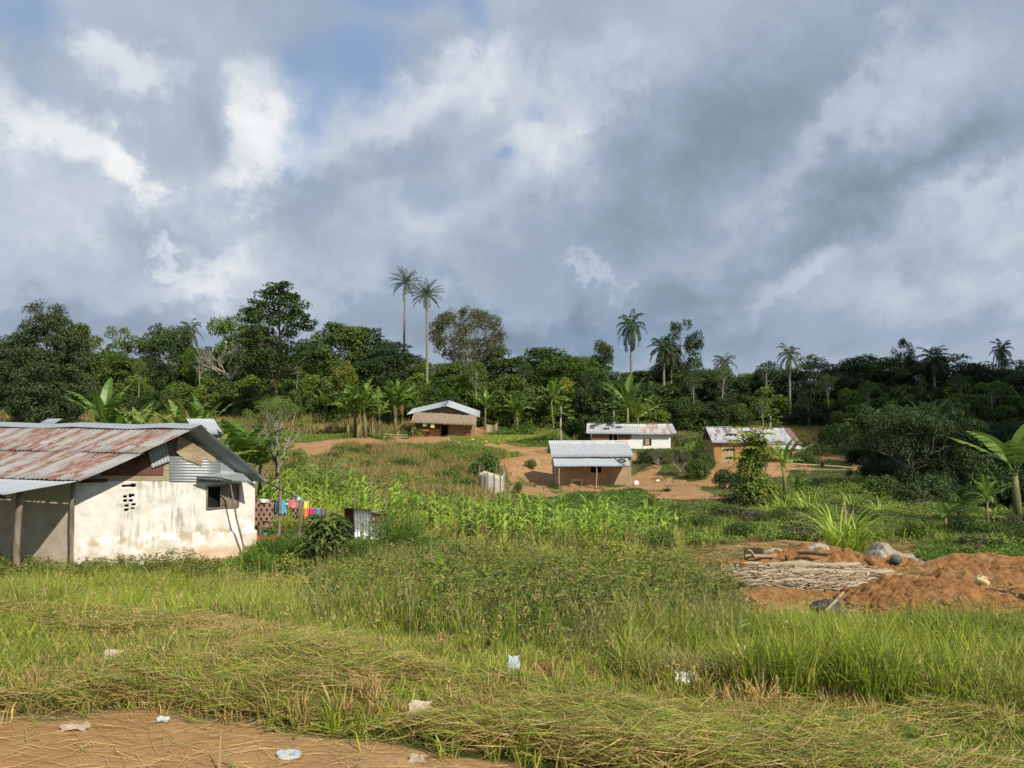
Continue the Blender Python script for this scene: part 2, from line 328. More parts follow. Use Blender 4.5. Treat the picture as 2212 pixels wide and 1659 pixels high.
class MB:
    def __init__(s): s.v = []; s.q = []; s.t = []; s.tint = []; s.uv = []; s.n = 0
    def add(s, v, q=None, t=None, tint=0.0, uv=None):
        v = np.asarray(v, float).reshape(-1, 3); k = len(v)
        if q is not None and len(q): s.q.append(np.asarray(q, int).reshape(-1, 4) + s.n)
        if t is not None and len(t): s.t.append(np.asarray(t, int).reshape(-1, 3) + s.n)
        s.v.append(v); s.tint.append(np.broadcast_to(np.asarray(tint, float), (k,)).copy())
        s.uv.append(np.zeros((k, 3)) if uv is None else np.asarray(uv, float).reshape(-1, 3)); s.n += k
    def build(s, name, mat, parent=None, smooth=False, mod=None, matrix=None):
        V = np.concatenate(s.v); Q = np.concatenate(s.q) if s.q else np.zeros((0, 4), int); T = np.concatenate(s.t) if s.t else np.zeros((0, 3), int)
        me = bpy.data.meshes.new(name)
        me.vertices.add(len(V)); me.vertices.foreach_set('co', V.astype(np.float32).ravel())
        me.loops.add(Q.size + T.size); me.loops.foreach_set('vertex_index', np.concatenate([Q.ravel(), T.ravel()]).astype(np.int32))
        me.polygons.add(len(Q) + len(T))
        st = np.concatenate([np.arange(len(Q)) * 4, Q.size + np.arange(len(T)) * 3]).astype(np.int32)
        me.polygons.foreach_set('loop_start', st)
        me.polygons.foreach_set('use_smooth', np.full(len(Q) + len(T), bool(smooth)))
        ti = np.concatenate(s.tint); uv = np.concatenate(s.uv)
        a = me.attributes.new('tint', 'FLOAT', 'POINT'); a.data.foreach_set('value', ti.astype(np.float32))
        if np.any(uv): a = me.attributes.new('uvm', 'FLOAT_VECTOR', 'POINT'); a.data.foreach_set('vector', uv.astype(np.float32).ravel())
        me.update(calc_edges=True); me.validate()
        me.materials.append(MATS[mat] if isinstance(mat, str) else mat)
        o = bpy.data.objects.new(name, me); COL.objects.link(o)
        if parent is not None: o.parent = parent
        return o
    def hexa(s, c, tint=0, uv=None):     # 8 corners: bottom ring 0-3, top ring 4-7
        s.add(c, [(3, 2, 1, 0), (4, 5, 6, 7), (0, 1, 5, 4), (1, 2, 6, 5), (2, 3, 7, 6), (3, 0, 4, 7)], tint=tint, uv=uv)
        return s
    def box(s, x0, x1, y0, y1, z0, z1): return s.hexa([(x0, y0, z0), (x1, y0, z0), (x1, y1, z0), (x0, y1, z0), (x0, y0, z1), (x1, y0, z1), (x1, y1, z1), (x0, y1, z1)])
    def prism(s, poly, d):               # planar polygon (k,3) extruded by vector d, convex-ish fan
        P = np.asarray(poly, float); k = len(P); d = np.asarray(d, float)
        V = np.concatenate([P, P + d, [P.mean(0)], [P.mean(0) + d]])
        tr = [(i, (i + 1) % k, 2 * k) for i in range(k)] + [((i + 1) % k + k, i + k, 2 * k + 1) for i in range(k)]
        qd = [(i, i + k, (i + 1) % k + k, (i + 1) % k) for i in range(k)]
        s.add(V, qd, tr); return s
    def tube(s, pts, rad, n=6, tint=0, cap=True):
        P = np.asarray(pts, float); rad = np.broadcast_to(np.asarray(rad, float), (len(P),))
        T = norm(np.gradient(P, axis=0)); ref = np.array([0, 0, 1.0]) if abs(T[0][2]) < .8 else np.array([1.0, 0, 0])
        A = norm(np.cross(T, ref)); Bv = np.cross(T, A); an = np.arange(n) * 2 * math.pi / n
        V = (P[:, None, :] + rad[:, None, None] * (A[:, None, :] * np.cos(an)[None, :, None] + Bv[:, None, :] * np.sin(an)[None, :, None])).reshape(-1, 3)
        m = len(P); i = np.arange(m - 1)[:, None] * n; j = np.arange(n)[None, :]; j2 = (j + 1) % n
        q = np.stack([i + j, i + j2, i + n + j2, i + n + j], -1).reshape(-1, 4); tr = []
        if cap:
            V = np.concatenate([V, P[[0, -1]]]); k = m * n
            tr = [(k, (a + 1) % n, a) for a in range(n)] + [(k + 1, (m - 1) * n + a, (m - 1) * n + (a + 1) % n) for a in range(n)]
        s.add(V, q, tr, tint); return s
    def blades(s, P, H, Wd, az, lean, tint=0, fall=0.0):     # grass blades: vectorised
        N = len(P); d = np.stack([np.cos(az), np.sin(az), 0 * az], 1); sd_ = rng.random(N) * 2 * math.pi
        sdv = np.stack([np.cos(sd_), np.sin(sd_), 0 * sd_], 1) * (Wd / 2)[:, None]; up = np.array([0, 0, 1.0])
        h = H[:, None]; l = lean[:, None]
        p1 = P + up * h * (.55 * np.sqrt(np.clip(1 - l * l * .35, .05, 1))) + d * h * l * .28
        p2 = P + up * h * (np.clip(1 - l * l * .75, .06, 1)) + d * h * l * .9
        V = np.stack([P - sdv, P + sdv, p1 + sdv * .8, p1 - sdv * .8, p2], 1).reshape(-1, 3)
        b = np.arange(N)[:, None] * 5
        s.add(V, b + np.array([[0, 1, 2, 3]]), b + np.array([[3, 2, 4]]), np.repeat(np.broadcast_to(tint, (N,)), 5)); return s
    def leaves(s, C, D, Nn, L, Wd, tint=0):                  # leaf quads: centre line from C along D
        D = norm(D); S = norm(np.cross(D, Nn)); N = len(C); U = np.cross(S, D)
        L = np.broadcast_to(L, (N,))[:, None]; Wd = np.broadcast_to(Wd, (N,))[:, None]
        V = np.stack([C, C + D * L * .45 + S * Wd * .5 + U * L * .10, C + D * L - U * L * .06, C + D * L * .45 - S * Wd * .5 + U * L * .10], 1).reshape(-1, 3)
        b = np.arange(N)[:, None] * 4
        s.add(V, b + np.array([[0, 1, 2, 3]]), None, np.repeat(np.broadcast_to(tint, (N,)), 4)); return s
    def arc(s, base, az, length, width, up0=1.2, droop=1.6, n=7, fold=.25, tint=0, tears=0, prof=0.5):
        # long bent leaf with a folded midrib; elevation angle falls from up0 by droop over its length
        d = np.array([math.cos(az), math.sin(az), 0]); sd_ = np.array([-math.sin(az), math.cos(az), 0]); z = np.array([0, 0, 1.0])
        p = np.array(base, float); pts = []; e = up0
        for k in range(n + 1):
            pts.append((p.copy(), e)); st = length / n; p = p + (d * math.cos(e) + z * math.sin(e)) * st; e -= droop / n
        if tears:
            for k in range(n):
                for sg in (-1, 1):
                    for r_ in range(tears):
                        f0, f1 = (k + r_ / tears) / n, (k + (r_ + .93) / tears) / n
                        fa, fb_ = f0 * n, min(f1 * n, n); ka, kb = min(int(fa), n - 1), min(int(fb_), n - 1)
                        pa = pts[ka][0] * (1 - fa + ka) + pts[ka + 1][0] * (fa - ka); pb = pts[kb][0] * (1 - fb_ + kb) + pts[kb + 1][0] * (fb_ - kb); ee = pts[ka][1]
                        wa = width * .5 * max(.04, math.sin(math.pi * min(1, f0 ** prof)) ** .6); wb = width * .5 * max(.03, math.sin(math.pi * min(1, f1 ** prof)) ** .6)
                        nn = -d * math.sin(ee) + z * math.cos(ee); dr = fold + random.uniform(-.22, .3)
                        o = (sd_ * sg * math.cos(dr) - nn * math.sin(dr)); fw = (d * math.cos(ee) + z * math.sin(ee)) * width * .12
                        s.add([pa, pb, pb + o * wb + fw, pa + o * wa + fw], [(0, 1, 2, 3)], tint=tint)
        else:
            V = []
            for k, (p, e) in enumerate(pts):
                f = k / n; wd = width * .5 * max(.05, math.sin(math.pi * min(.999, f ** prof)) ** .7) if k < n else .004
                nn = -d * math.sin(e) + z * math.cos(e); o = nn * wd * fold
                V += [p + sd_ * wd + o, p, p - sd_ * wd + o]
            q = []
            for k in range(n): b = 3 * k; q += [(b, b + 1, b + 4, b + 3), (b + 1, b + 2, b + 5, b + 4)]
            s.add(V, q, tint=tint)
        return [a for a, b in pts]
    def sheet(s, p00, p10, p01, p11, amp=.018, wl=.15, nv=4, sag=0, seed=0, thick=.006, off=0.0, ragged=0):
        # corrugated sheet; u runs p00->p10 (across the ribs), v runs p00->p01 (along the ribs)
        p00, p10, p01, p11 = [np.asarray(p, float) for p in (p00, p10, p01, p11)]
        Wm = (np.linalg.norm(p10 - p00) + np.linalg.norm(p11 - p01)) / 2; Lm = (np.linalg.norm(p01 - p00) + np.linalg.norm(p11 - p10)) / 2
        nu = max(2, int(Wm / wl * 4)); u = np.linspace(0, 1, nu + 1)[None, :, None]; v = np.linspace(0, 1, nv + 1)[:, None, None]
        P = (p00 * (1 - u) + p10 * u) * (1 - v) + (p01 * (1 - u) + p11 * u) * v
        nn = norm(np.cross(p10 - p00, p01 - p00)); 
        if nn[2] < 0: nn = -nn
        wave = np.cos(u * Wm / wl * 2 * math.pi) * amp + off
        wob = (vnoise(u * Wm + 0 * v, v * Lm + 0 * u, .8, 5 + seed) - .5) * .05 * (1 if sag >= 0 else 0)
        P = P + nn * (wave + wob * (abs(sag) > 0 or seed > 0)) - np.array([0, 0, 1.0]) * sag * np.sin(u * math.pi) * 1.0
        if ragged: P[-1] += (norm(p01 - p00)) * ((rng.random(nu + 1) // .5) * ragged)[:, None] * (np.repeat(rng.random(nu // 6 + 2), 6)[:nu + 1, None])
        uv = np.concatenate([u * Wm + 0 * v, v * Lm + 0 * u, np.full((nv + 1, nu + 1, 1), seed * 1.0)], -1)
        V = P.reshape(-1, 3); i = np.arange(nv)[:, None] * (nu + 1); j = np.arange(nu)[None, :]
        q = np.stack([i + j, i + j + 1, i + nu + 2 + j, i + nu + 1 + j], -1).reshape(-1, 4); K = len(V)
        V2 = V - nn * thick
        bd = np.concatenate([np.arange(nu + 1), np.arange(1, nv + 1) * (nu + 1) + nu, (nv * (nu + 1) + np.arange(nu))[::-1], (np.arange(1, nv) * (nu + 1))[::-1]])
        b2 = np.roll(bd, -1); side = np.stack([bd, b2, b2 + K, bd + K], -1)
        s.add(np.concatenate([V, V2]), np.concatenate([q, q[:, ::-1] + K, side]), uv=np.concatenate([uv.reshape(-1, 3)] * 2)); return s
    def xf(s, M):
        M = np.array(M); s.v = [v @ M[:3, :3].T + M[:3, 3] for v in s.v]; return s

def tag(o, label=None, cat=None, group=None, kind=None):
    if label: o['label'] = label
    if cat: o['category'] = cat
    if group: o['group'] = group
    if kind: o['kind'] = kind
    return o
def empty(name, loc=(0, 0, 0), rz=0.0):
    o = bpy.data.objects.new(name, None); COL.objects.link(o); o.location = tuple(map(float, loc)); o.rotation_euler = (0, 0, rz); o.empty_display_size = .2
    return o
KIDS = {}
def copy_tree(o, parent=None):
    c = o.copy(); COL.objects.link(c)
    if parent is not None: c.parent = parent
    for k in ('label', 'group'):
        if parent is None and k in c: del c[k]
    for ch in KIDS.get(o.name, []): copy_tree(ch, c)
    return c
def reg(root, *kids): KIDS.setdefault(root.name, []).extend(kids); return root
USED = set()
def place(proto, loc, rz=0.0, sc=1.0, label=None, cat=None, group=None, scz=None, tilt=(0, 0)):
    if proto.name in USED: o = copy_tree(proto)
    else: USED.add(proto.name); o = proto
    o.location = tuple(map(float, loc)); o.rotation_euler = (tilt[0], tilt[1], rz)
    o.scale = (sc, sc, scz if scz else sc)
    tag(o, label, cat, group); return o

# ------------------------------------------------------------------ terrain
TS = np.array([-1.3, -0.67, -0.33, 0, 0.33, 0.67, 1.3])
ROWS = [(-80, [2.5] * 5), (6.6, [2.5, 2.5, 2.5, 2.5, 2.55]), (8, [2.5, 2.5, 2.6, 2.7, 2.75]), (9.5, [2.6, 2.75, 3.0, 3.05, 3.1]), (12, [3.5, 3.5, 3.55, 3.5, 3.5]),
        (15, [4.05, 4.0, 4.0, 3.9, 3.9]), (21, [4.4, 4.4, 4.45, 4.25, 4.25]), (30, [4.3, 4.2, 4.9, 4.9, 4.9]), (45, [3.9, 3.9, 5.75, 6.0, 5.9]),
        (60, [3.6, 3.8, 6.2, 6.5, 6.0]), (67, [3.4, 3.7, 6.2, 6.2, 5.8]), (75, [3.1, 3.4, 5.0, 5.2, 5.4]), (84, [2.7, 3.0, 4.0, 5.0, 5.1]), (96, [1.8, 2.2, 3.6, 4.7, 4.6]),
        (112, [0.4, 0.9, 1.9, 2.6, 2.9]), (140, [-1.5, -1, 0, 0.8, 1.2]), (200, [-3, -3, -2, -.5, 0]), (500, [-2, -2, -2, 0, 0]), (3000, [8] * 5)]
RY = np.array([r[0] for r in ROWS], float); RH = np.array([[r[1][0]] + r[1] + [r[1][-1]] for r in ROWS])
LG = lambda Y: np.log(np.maximum(Y, 0) + 4.0)
gl = np.linspace(LG(0.0), LG(3000.0), 400); gt = np.linspace(-1.3, 1.3, 200)
tmp = np.stack([np.interp(gl, LG(RY), RH[:, k]) for k in range(7)], 1)
G2 = np.stack([np.interp(gt, TS, tmp[i]) for i in range(400)], 0)
def gsm(a, s, ax):
    k = np.exp(-.5 * (np.arange(-3 * s, 3 * s + 1) / s) ** 2); k /= k.sum()
    return np.apply_along_axis(lambda r: np.convolve(np.pad(r, 3 * s, mode='edge'), k, 'valid'), ax, a)
G2 = gsm(gsm(G2, 4, 0), 9, 1)
PADS = []
def gz(x, y):
    z = gz0(x, y)
    for px_, py_, r0, r1, pz in PADS:
        d = np.hypot(np.asarray(x) - px_, (np.asarray(y) - py_) * .9); w_ = np.clip((r1 - d) / (r1 - r0), 0, 1); w_ = w_ * w_ * (3 - 2 * w_); z = z * (1 - w_) + pz * w_
    return z
def gz0(x, y):
    x = np.asarray(x, float); y = np.asarray(y, float)
    yy = np.maximum(y, .01); t = np.clip(x / np.maximum(yy, 6.0), -1.299, 1.299)
    a = np.clip((LG(np.minimum(yy, 2999)) - gl[0]) / (gl[1] - gl[0]), 0, 398.99); b = np.clip((t + 1.3) / (gt[1] - gt[0]), 0, 198.99)
    i = a.astype(int); j = b.astype(int); fa = a - i; fb_ = b - j
    H = (G2[i, j] * (1 - fa) + G2[i + 1, j] * fa) * (1 - fb_) + (G2[i, j + 1] * (1 - fa) + G2[i + 1, j + 1] * fa) * fb_
    near = np.clip((yy - 6) / 4, 0, 1)
    n = (fbm(x, y, .35, 3) - .5) * .34 * near + (fbm(x, y, 1.3, 8) - .5) * .10 * near + (fbm(x, y, 1.3, 18) - .5) * .03
    n = n + (fbm(x, y, .08, 5) - .5) * .6 * np.clip((yy - 25) / 30, 0, 1)
    return CZ - H + n
for px_, Y_, b_, r0, r1 in ((1284, 67, (1204, 1049, 66), 4.6, 10), (1362, 98, (1279, 969, 96), 6, 11), (1640, 77, (1541, 997, 75), 5, 10), (960, 95, (893, 942.5, 92), 5, 11)):
    PADS.append(((px_ - 1106) / FPX * Y_, Y_, r0, r1, W(*b_)[2]))
def gpt(px, py, y0=11.0, y1=190.0):       # where the ray through a picture point meets the ground
    r = ray(px, py); r = r / r[1]; ys = np.exp(np.linspace(math.log(y0), math.log(y1), 900))
    d = CZ + r[2] * ys - gz(r[0] * ys, ys); k = np.where(d < 0)[0]; Y = ys[k[0]] if len(k) else y1
    return np.array([r[0] * Y, Y, float(gz(r[0] * Y, Y))])
def gat(px, Y, dz=0.0):
    x = (px - 1106) / FPX * Y * 1.0
    return np.array([x, Y, float(gz(x, Y)) + dz])
def inpoly(x, y, poly):
    x = np.asarray(x); y = np.asarray(y); r = np.zeros(x.shape, bool); n = len(poly)
    for i in range(n):
        x1, y1 = poly[i][:2]; x2, y2 = poly[(i + 1) % n][:2]
        c = ((y1 > y) != (y2 > y)); r ^= c & (x < (x2 - x1) * (y - y1) / ((y2 - y1) + 1e-12) + x1)
    return r
YARD = [(1085, 1003), (1130, 975), (1190, 960), (1300, 965), (1385, 985), (1440, 1030), (1500, 1040), (1540, 1025), (1530, 985), (1600, 972), (1740, 975), (1840, 985), (1880, 1012), (1790, 1028), (1640, 1040), (1575, 1060), (1560, 1082), (1500, 1098), (1440, 1088), (1380, 1072), (1240, 1066), (1190, 1082), (1120, 1076), (1085, 1060)]
PATH = [(620, 958), (700, 954), (850, 941), (885, 912), (1045, 912), (1060, 944), (1085, 957), (1195, 968), (1195, 990), (1100, 976), (1000, 958), (870, 960), (770, 974), (700, 988), (640, 990), (620, 980)]
BASE1 = [(430, 1205), (545, 1192), (560, 1205), (500, 1232), (440, 1232)]
TRACK = [(1455, 1085), (1468, 1085), (1472, 1150), (1458, 1150)]
DIRTP = [[gpt(*p) for p in P] for P in (YARD, PATH, BASE1, TRACK)]
MOUND = [gpt(*p) for p in [(1500, 1215), (1590, 1170), (1930, 1168), (2230, 1200), (2260, 1330), (2050, 1345), (1850, 1338), (1640, 1330), (1530, 1270)]]
def dirtmap(x, y):
    wx = x + (fbm(x, y, .25, 31) - .5) * 3.0 * np.clip(y / 50, 0, 1.2); wy = y + (fbm(x, y, .25, 32) - .5) * 6 * np.clip(y / 60, 0, 1.2)
    d = np.zeros(np.shape(x))
    for P in DIRTP: d = np.maximum(d, inpoly(wx, wy, P).astype(float))
    d = d * np.clip(1.15 - 2.6 * np.clip(fbm(x, y * .6, .25, 45) - .51, 0, 1) * 3.4 * (y > 20), 0, 1)
    px = 1106 + FPX * x / np.maximum(y, .5)
    edge = 6.45 - .88 * np.clip((px - 350) / 750, 0, 3) + (fbm(x, y, 1.1, 40) - .5) * .7
    d = np.maximum(d, np.clip((edge - y) / .35, 0, 1))
    d = np.maximum(d, (.25 + .6 * fbm(x, y, .6, 41)) * inpoly(x + (fbm(x, y, .7, 42) - .5) * 2.5, y + (fbm(x, y, .7, 43) - .5) * 3.5, MOUND))
    return d
ys = np.concatenate([np.linspace(-80, 2, 24), np.exp(np.linspace(math.log(2.4), math.log(3000), 620))])
ss = np.linspace(-1, 1, 481); YY, SS = np.meshgrid(ys, ss, indexing='ij'); XX = SS * (14 + 1.25 * np.maximum(YY, 0) + 60 * (YY < 2))
ZZ = gz(XX, YY)
for k, P in enumerate(DIRTP[:0]): pass
DM = dirtmap(XX, YY)
LUSH = np.zeros_like(XX)
for P in ([(1060, 905), (1190, 925), (1270, 960), (1190, 975), (1080, 950), (1050, 925)], [(1200, 1062), (1420, 1066), (1440, 1090), (1290, 1088)], [(600, 900), (880, 905), (880, 940), (700, 960), (600, 950)], [(2090, 1190), (2220, 1195), (2220, 1225), (2080, 1215)]):
    PP = [gpt(*p) for p in P]; LUSH = np.maximum(LUSH, inpoly(XX + (fbm(XX, YY, .3, 51) - .5) * 2, YY + (fbm(XX, YY, .3, 52) - .5) * 4, PP))
DRY = np.clip((fbm(XX, YY, .5, 60) - .45) * 4, 0, 1) * np.where(YY < 9.5, 1, .35) + (YY > 97) * (fbm(XX, YY, .1, 61) > .5) * .4
g = MB(); nr, nc = XX.shape
i = np.arange(nr - 1)[:, None] * nc; j = np.arange(nc - 1)[None, :]
g.add(np.stack([XX, YY, ZZ], -1).reshape(-1, 3), np.stack([i + j, i + j + 1, i + nc + 1 + j, i + nc + j], -1).reshape(-1, 4))
ground = g.build('ground', 'terrain', smooth=True); tag(ground, kind='structure')
for nm, A in (('dirt', DM), ('lush', LUSH), ('dry', np.clip(DRY, 0, 1))):
    a = ground.data.attributes.new(nm, 'FLOAT', 'POINT'); a.data.foreach_set('value', A.astype(np.float32).ravel())

def scatter(poly, n, keep=None):
    P = np.asarray([p[:2] for p in poly]); lo, hi = P.min(0), P.max(0); out = []; c = 0
    while c < n:
        q = lo + rng.random((n * 2, 2)) * (hi - lo); q = q[inpoly(q[:, 0], q[:, 1], P)]
        if keep is not None: q = q[keep(q[:, 0], q[:, 1])]
        out.append(q); c += max(len(q), n // 40 + 1)
        if not len(q) and len(out) > 30: break
    q = np.concatenate(out)[:n]
    return np.column_stack([q, gz(q[:, 0], q[:, 1])])
def pxy(L): return [((px - 1106) / FPX * Y, Y) for px, Y in L]    # polygon given as (bearing, distance)
# ------------------------------------------------------------------ house helper: gable plane house (near left)
def frame_house(name, loc, rz, label):
    e = empty(name, loc, rz); tag(e, label, 'house'); return e
def mudgrid(mb, x0, x1, z0, z1, y, holes=(), res=.15, rough=.06, seed=0, flip=1, topvar=0.0):
    nx = max(2, int((x1 - x0) / res)); nz = max(2, int((z1 - z0) / res))
    X, Z = np.meshgrid(np.linspace(x0, x1, nx + 1), np.linspace(z0, z1, nz + 1)); Y = y - (fbm(X + seed * 9, Z, 1.6, 70 + seed) - .5) * rough
    Z = Z + topvar * (Z - z0) / (z1 - z0) * (fbm(X, X * 0, 1.5, 71 + seed) - .5)
    V = np.stack([X, Y, Z], -1).reshape(-1, 3); q = []
    for a in range(nz):
        for b in range(nx):
            cx = x0 + (b + .5) * (x1 - x0) / nx; cz = z0 + (a + .5) * (z1 - z0) / nz
            if any(h[0] < cx < h[1] and h[2] < cz < h[3] for h in holes): continue
            k = a * (nx + 1) + b; q.append((k, k + 1, k + nx + 2, k + nx + 1))
    mb.add(V, q, uv=np.stack([X, Z, 0 * X], -1).reshape(-1, 3)); return mb
def solidify(o, th, off=-1):
    m = o.modifiers.new('thickness', 'SOLIDIFY'); m.thickness = th; m.offset = off; m.use_even_offset = False; return o

# ================================================================== near white house
A0 = np.array([(165 - 1106) / FPX * 21.0, 21.0]); A1 = np.array([(553 - 1106) / FPX * 23.5, 23.5])
U2 = (A1 - A0) / np.linalg.norm(A1 - A0); WLEN = float(np.linalg.norm(A1 - A0)); Ux = np.array([U2[0], U2[1], 0]); Nx = np.array([U2[1], -U2[0], 0]); Zx = np.array([0, 0, 1.0])
Rr = np.array([-math.cos(R(18)), math.sin(R(18)), 0])      # the ridge and the long wall run this way
ZB = CZ - 4.75
def gp(px, py, out=0.0):               # point of the gable wall's plane, moved out by `out`
    r = ray(px, py); o = np.array([A0[0], A0[1], 0]) + Nx * out; c = np.array([0, 0, CZ])
    k = np.dot(o - c, Nx) / np.dot(r, Nx); return c + r * k
def suv(p): return np.dot(p[:2] - A0, U2), p[2] - ZB
h1 = empty('white_house', (0, 0, 0)); tag(h1, 'whitewashed house with rusty corrugated gable roof and patched gable, nearest building', 'house')
ztop0, ztop1 = gp(165, 1040)[2], gp(553, 1036)[2]
hol = []
for (a, b, c, d) in [(447, 515, 1050, 1095)]:
    s0, z1_ = suv(gp(a, b and c)); s1, z0_ = suv(gp(b, d)); hol.append((s0, s1, z0_, z1_))
win = hol[0]
for (cx, cy, w_, h_) in [(279, 1050, 32, 6), (272, 1074, 9, 5), (284, 1071, 10, 7), (270, 1082, 8, 4), (283, 1081, 8, 5), (274, 1092, 9, 5), (288, 1091, 9, 5), (273, 1100.5, 10, 5), (287, 1099.5, 9, 5)]:
    s0, z1_ = suv(gp(cx - w_ / 2, cy - h_ / 2)); s1, z0_ = suv(gp(cx + w_ / 2, cy + h_ / 2)); hol.append((s0, s1, z0_, z1_))
mb = MB(); nxg, nzg = int(WLEN / .036), 74
S_, T_ = np.meshgrid(np.linspace(0, 1, nxg + 1), np.linspace(0, 1, nzg + 1)); SS_ = S_ * WLEN
ZT = ztop0 + (ztop1 - ztop0) * S_ + (fbm(SS_, SS_ * 0, 2.2, 80) - .5) * .09
ZZ_ = ZB + T_ * (ZT - ZB); hh = ZZ_ - ZB
ledge = 1.10 - .02 * S_ + (fbm(SS_, SS_ * 0, 2, 81) - .5) * .07
OUT = .13 * (1 / (1 + np.exp((hh - ledge) * 45))) + (fbm(SS_, hh, 2.2, 82) - .5) * .07
PXY = A0[None, None, :] + U2 * (SS_ + .05 * (S_ > .999) * (hh < ledge))[..., None] + Nx[:2] * OUT[..., None]
V = np.concatenate([PXY, ZZ_[..., None]], -1).reshape(-1, 3); q = []
for a in range(nzg):
    for b in range(nxg):
        cs, ch = (b + .5) / nxg * WLEN, hh[a, b] + .017
        if any(h[0] < cs < h[1] and h[2] < ch < h[3] for h in hol): continue
        k = a * (nxg + 1) + b; q.append((k, k + 1, k + nxg + 2, k + nxg + 1))
mb.add(V, q, uv=np.stack([SS_, hh, 0 * hh], -1).reshape(-1, 3))
wall = mb.build('wall', 'limewash', h1, smooth=True); solidify(wall, .20, -1)
# other walls: long porch wall, right side and back
def vwall(mb, p, q_, z0, z1, th=.18):
    p = np.array([*p[:2], 0]); q_ = np.array([*q_[:2], 0]); d = norm(q_ - p); n_ = np.array([-d[1], d[0], 0]) * th
    if np.dot(n_[:2], p[:2] - np.array([0, 0])) < 0: n_ = -n_
    c = [p, q_, q_ + n_, p + n_]; L_ = np.linalg.norm(q_ - p)
    mb.hexa([a + Zx * z0 for a in c] + [a + Zx * z1 for a in c], uv=[(0, 0, 0), (L_, 0, 0), (L_, 0, 0), (0, 0, 0), (0, z1 - z0, 0), (L_, z1 - z0, 0), (L_, z1 - z0, 0), (0, z1 - z0, 0)])
P0 = np.array([*A0, 0]) - Ux * .02; P1 = np.array([*A1, 0])
mb = MB(); a_ = P0 + Rr * .05 + np.array([0, .03, 0])
vwall(mb, a_, P0 + Rr * 2.75, ZB, ztop0 + .02); vwall(mb, P0 + Rr * 2.75, P0 + Rr * 3.65, ZB + 1.65, ztop0 + .02); vwall(mb, P0 + Rr * 3.65, P0 + Rr * 14, ZB, ztop0 + .02)
mb.build('porch_wall', 'grey_limewash', h1)
mb = MB(); vwall(mb, P1 + Ux * -.2 + Rr * .3, P1 + Rr * 14, ZB, ztop1 - .02, .15); vwall(mb, P0 + Rr * 14, P1 + Rr * 14, ZB, ztop0); mb.build('rear_wall', 'grey_limewash', h1)
# dark doorway with orange door frame
fr = MB(); d0, d1 = P0 + Rr * 2.75 - np.array([0, .05, 0]), P0 + Rr * 3.65 - np.array([0, .05, 0])
for p in (d0, d1): vwall(fr, p, p + Rr * .12, ZB, ZB + 1.7, .08)
vwall(fr, d0, d1, ZB + 1.62, ZB + 1.75, .08); fr.build('door_frame', 'orange_paint', h1)
# roof: apex and eave points on a plane 0.45 m in front of the wall
AP = gp(434, 920, .62); EL = gp(178, 1038, .85); ER = gp(579, 1041, .48)
mb = MB(); RL = 15.5
mb.sheet(AP + Zx * .0, AP + Rr * RL, AP + (EL - AP) * .52, AP + (EL - AP) * .52 + Rr * RL, .014, .155, 4, seed=3)
mb.sheet(AP + (EL - AP) * .50 + Zx * -.03, AP + (EL - AP) * .50 + Rr * RL + Zx * -.03, EL, EL + Rr * RL, .014, .155, 4, seed=4, ragged=.05)
roof = mb.build('roof', 'roof_rusty', h1, smooth=True)
mb = MB(); mb.sheet(AP, AP + Rr * RL, ER, ER + Rr * RL, .02, .155, 6, seed=5); mb.build('roof_slope', 'zinc_dull', h1, smooth=True)
# ridge cap: folded plain strip
mb = MB(); dl = norm(EL - AP); dr = norm(ER - AP); k = 14
for i_ in range(k):
    a, b = i_ / k * RL, (i_ + 1.02) / k * RL; za = .05 + .03 * math.sin(i_ * 2.1); zb = .05 + .03 * math.sin((i_ + 1) * 2.1)
    pa, pb = AP + Rr * a + Zx * za, AP + Rr * b + Zx * zb
    mb.add([pa + dl * .30, pb + dl * .30, pb, pa, pb + dr * .25, pa + dr * .25], [(0, 1, 2, 3), (3, 2, 4, 5)])
o = mb.build('ridge_cap', 'zinc_bright', h1); solidify(o, .006)
# porch roof and posts
pe = EL + Rr * .15 - Zx * .02; pn = np.array([Rr[1] * -1, Rr[0], 0]); pn = pn if pn[1] < 0 else -pn
pf = pe + pn * 2.0 - Zx * .16
mb = MB(); mb.sheet(pe + Rr * 9, pe, pf + Rr * 9 + Rr * .0, pf + Rr * .12, .008, .155, 5, seed=6); mb.build('porch_roof', 'roof_clean', h1, smooth=True)
for (px_, s_, rr, m_) in ((165, 0.0, .055, 'weathered_wood'), (59, 1.35, .085, 'weathered_wood')):
    if s_ == 0: b_ = np.array([*A0, 0]) + Nx * .14 - Ux * .04; zt = EL[2] - .02
    else: b_ = pe + (pf - pe) * .62 + Rr * .55; zt = (pe + (pf - pe) * .62)[2] - .05
    zb_ = float(gz(b_[0], b_[1])) - .2
    pts = [(b_[0] + .018 * math.sin(t_ * 7 + s_) - .04 * (1 - t_), b_[1], zb_ + (zt - zb_) * t_) for t_ in np.linspace(0, 1, 7)]
    MB().tube(pts, rr, 8).build('porch_post', m_, h1, smooth=True)
MB().tube([pf + Rr * .1 + Zx * -.05 - pn * .1, pf + Rr * 6 + Zx * -.06 - pn * .1], .04, 6).build('porch_beam', 'dark_wood', h1)
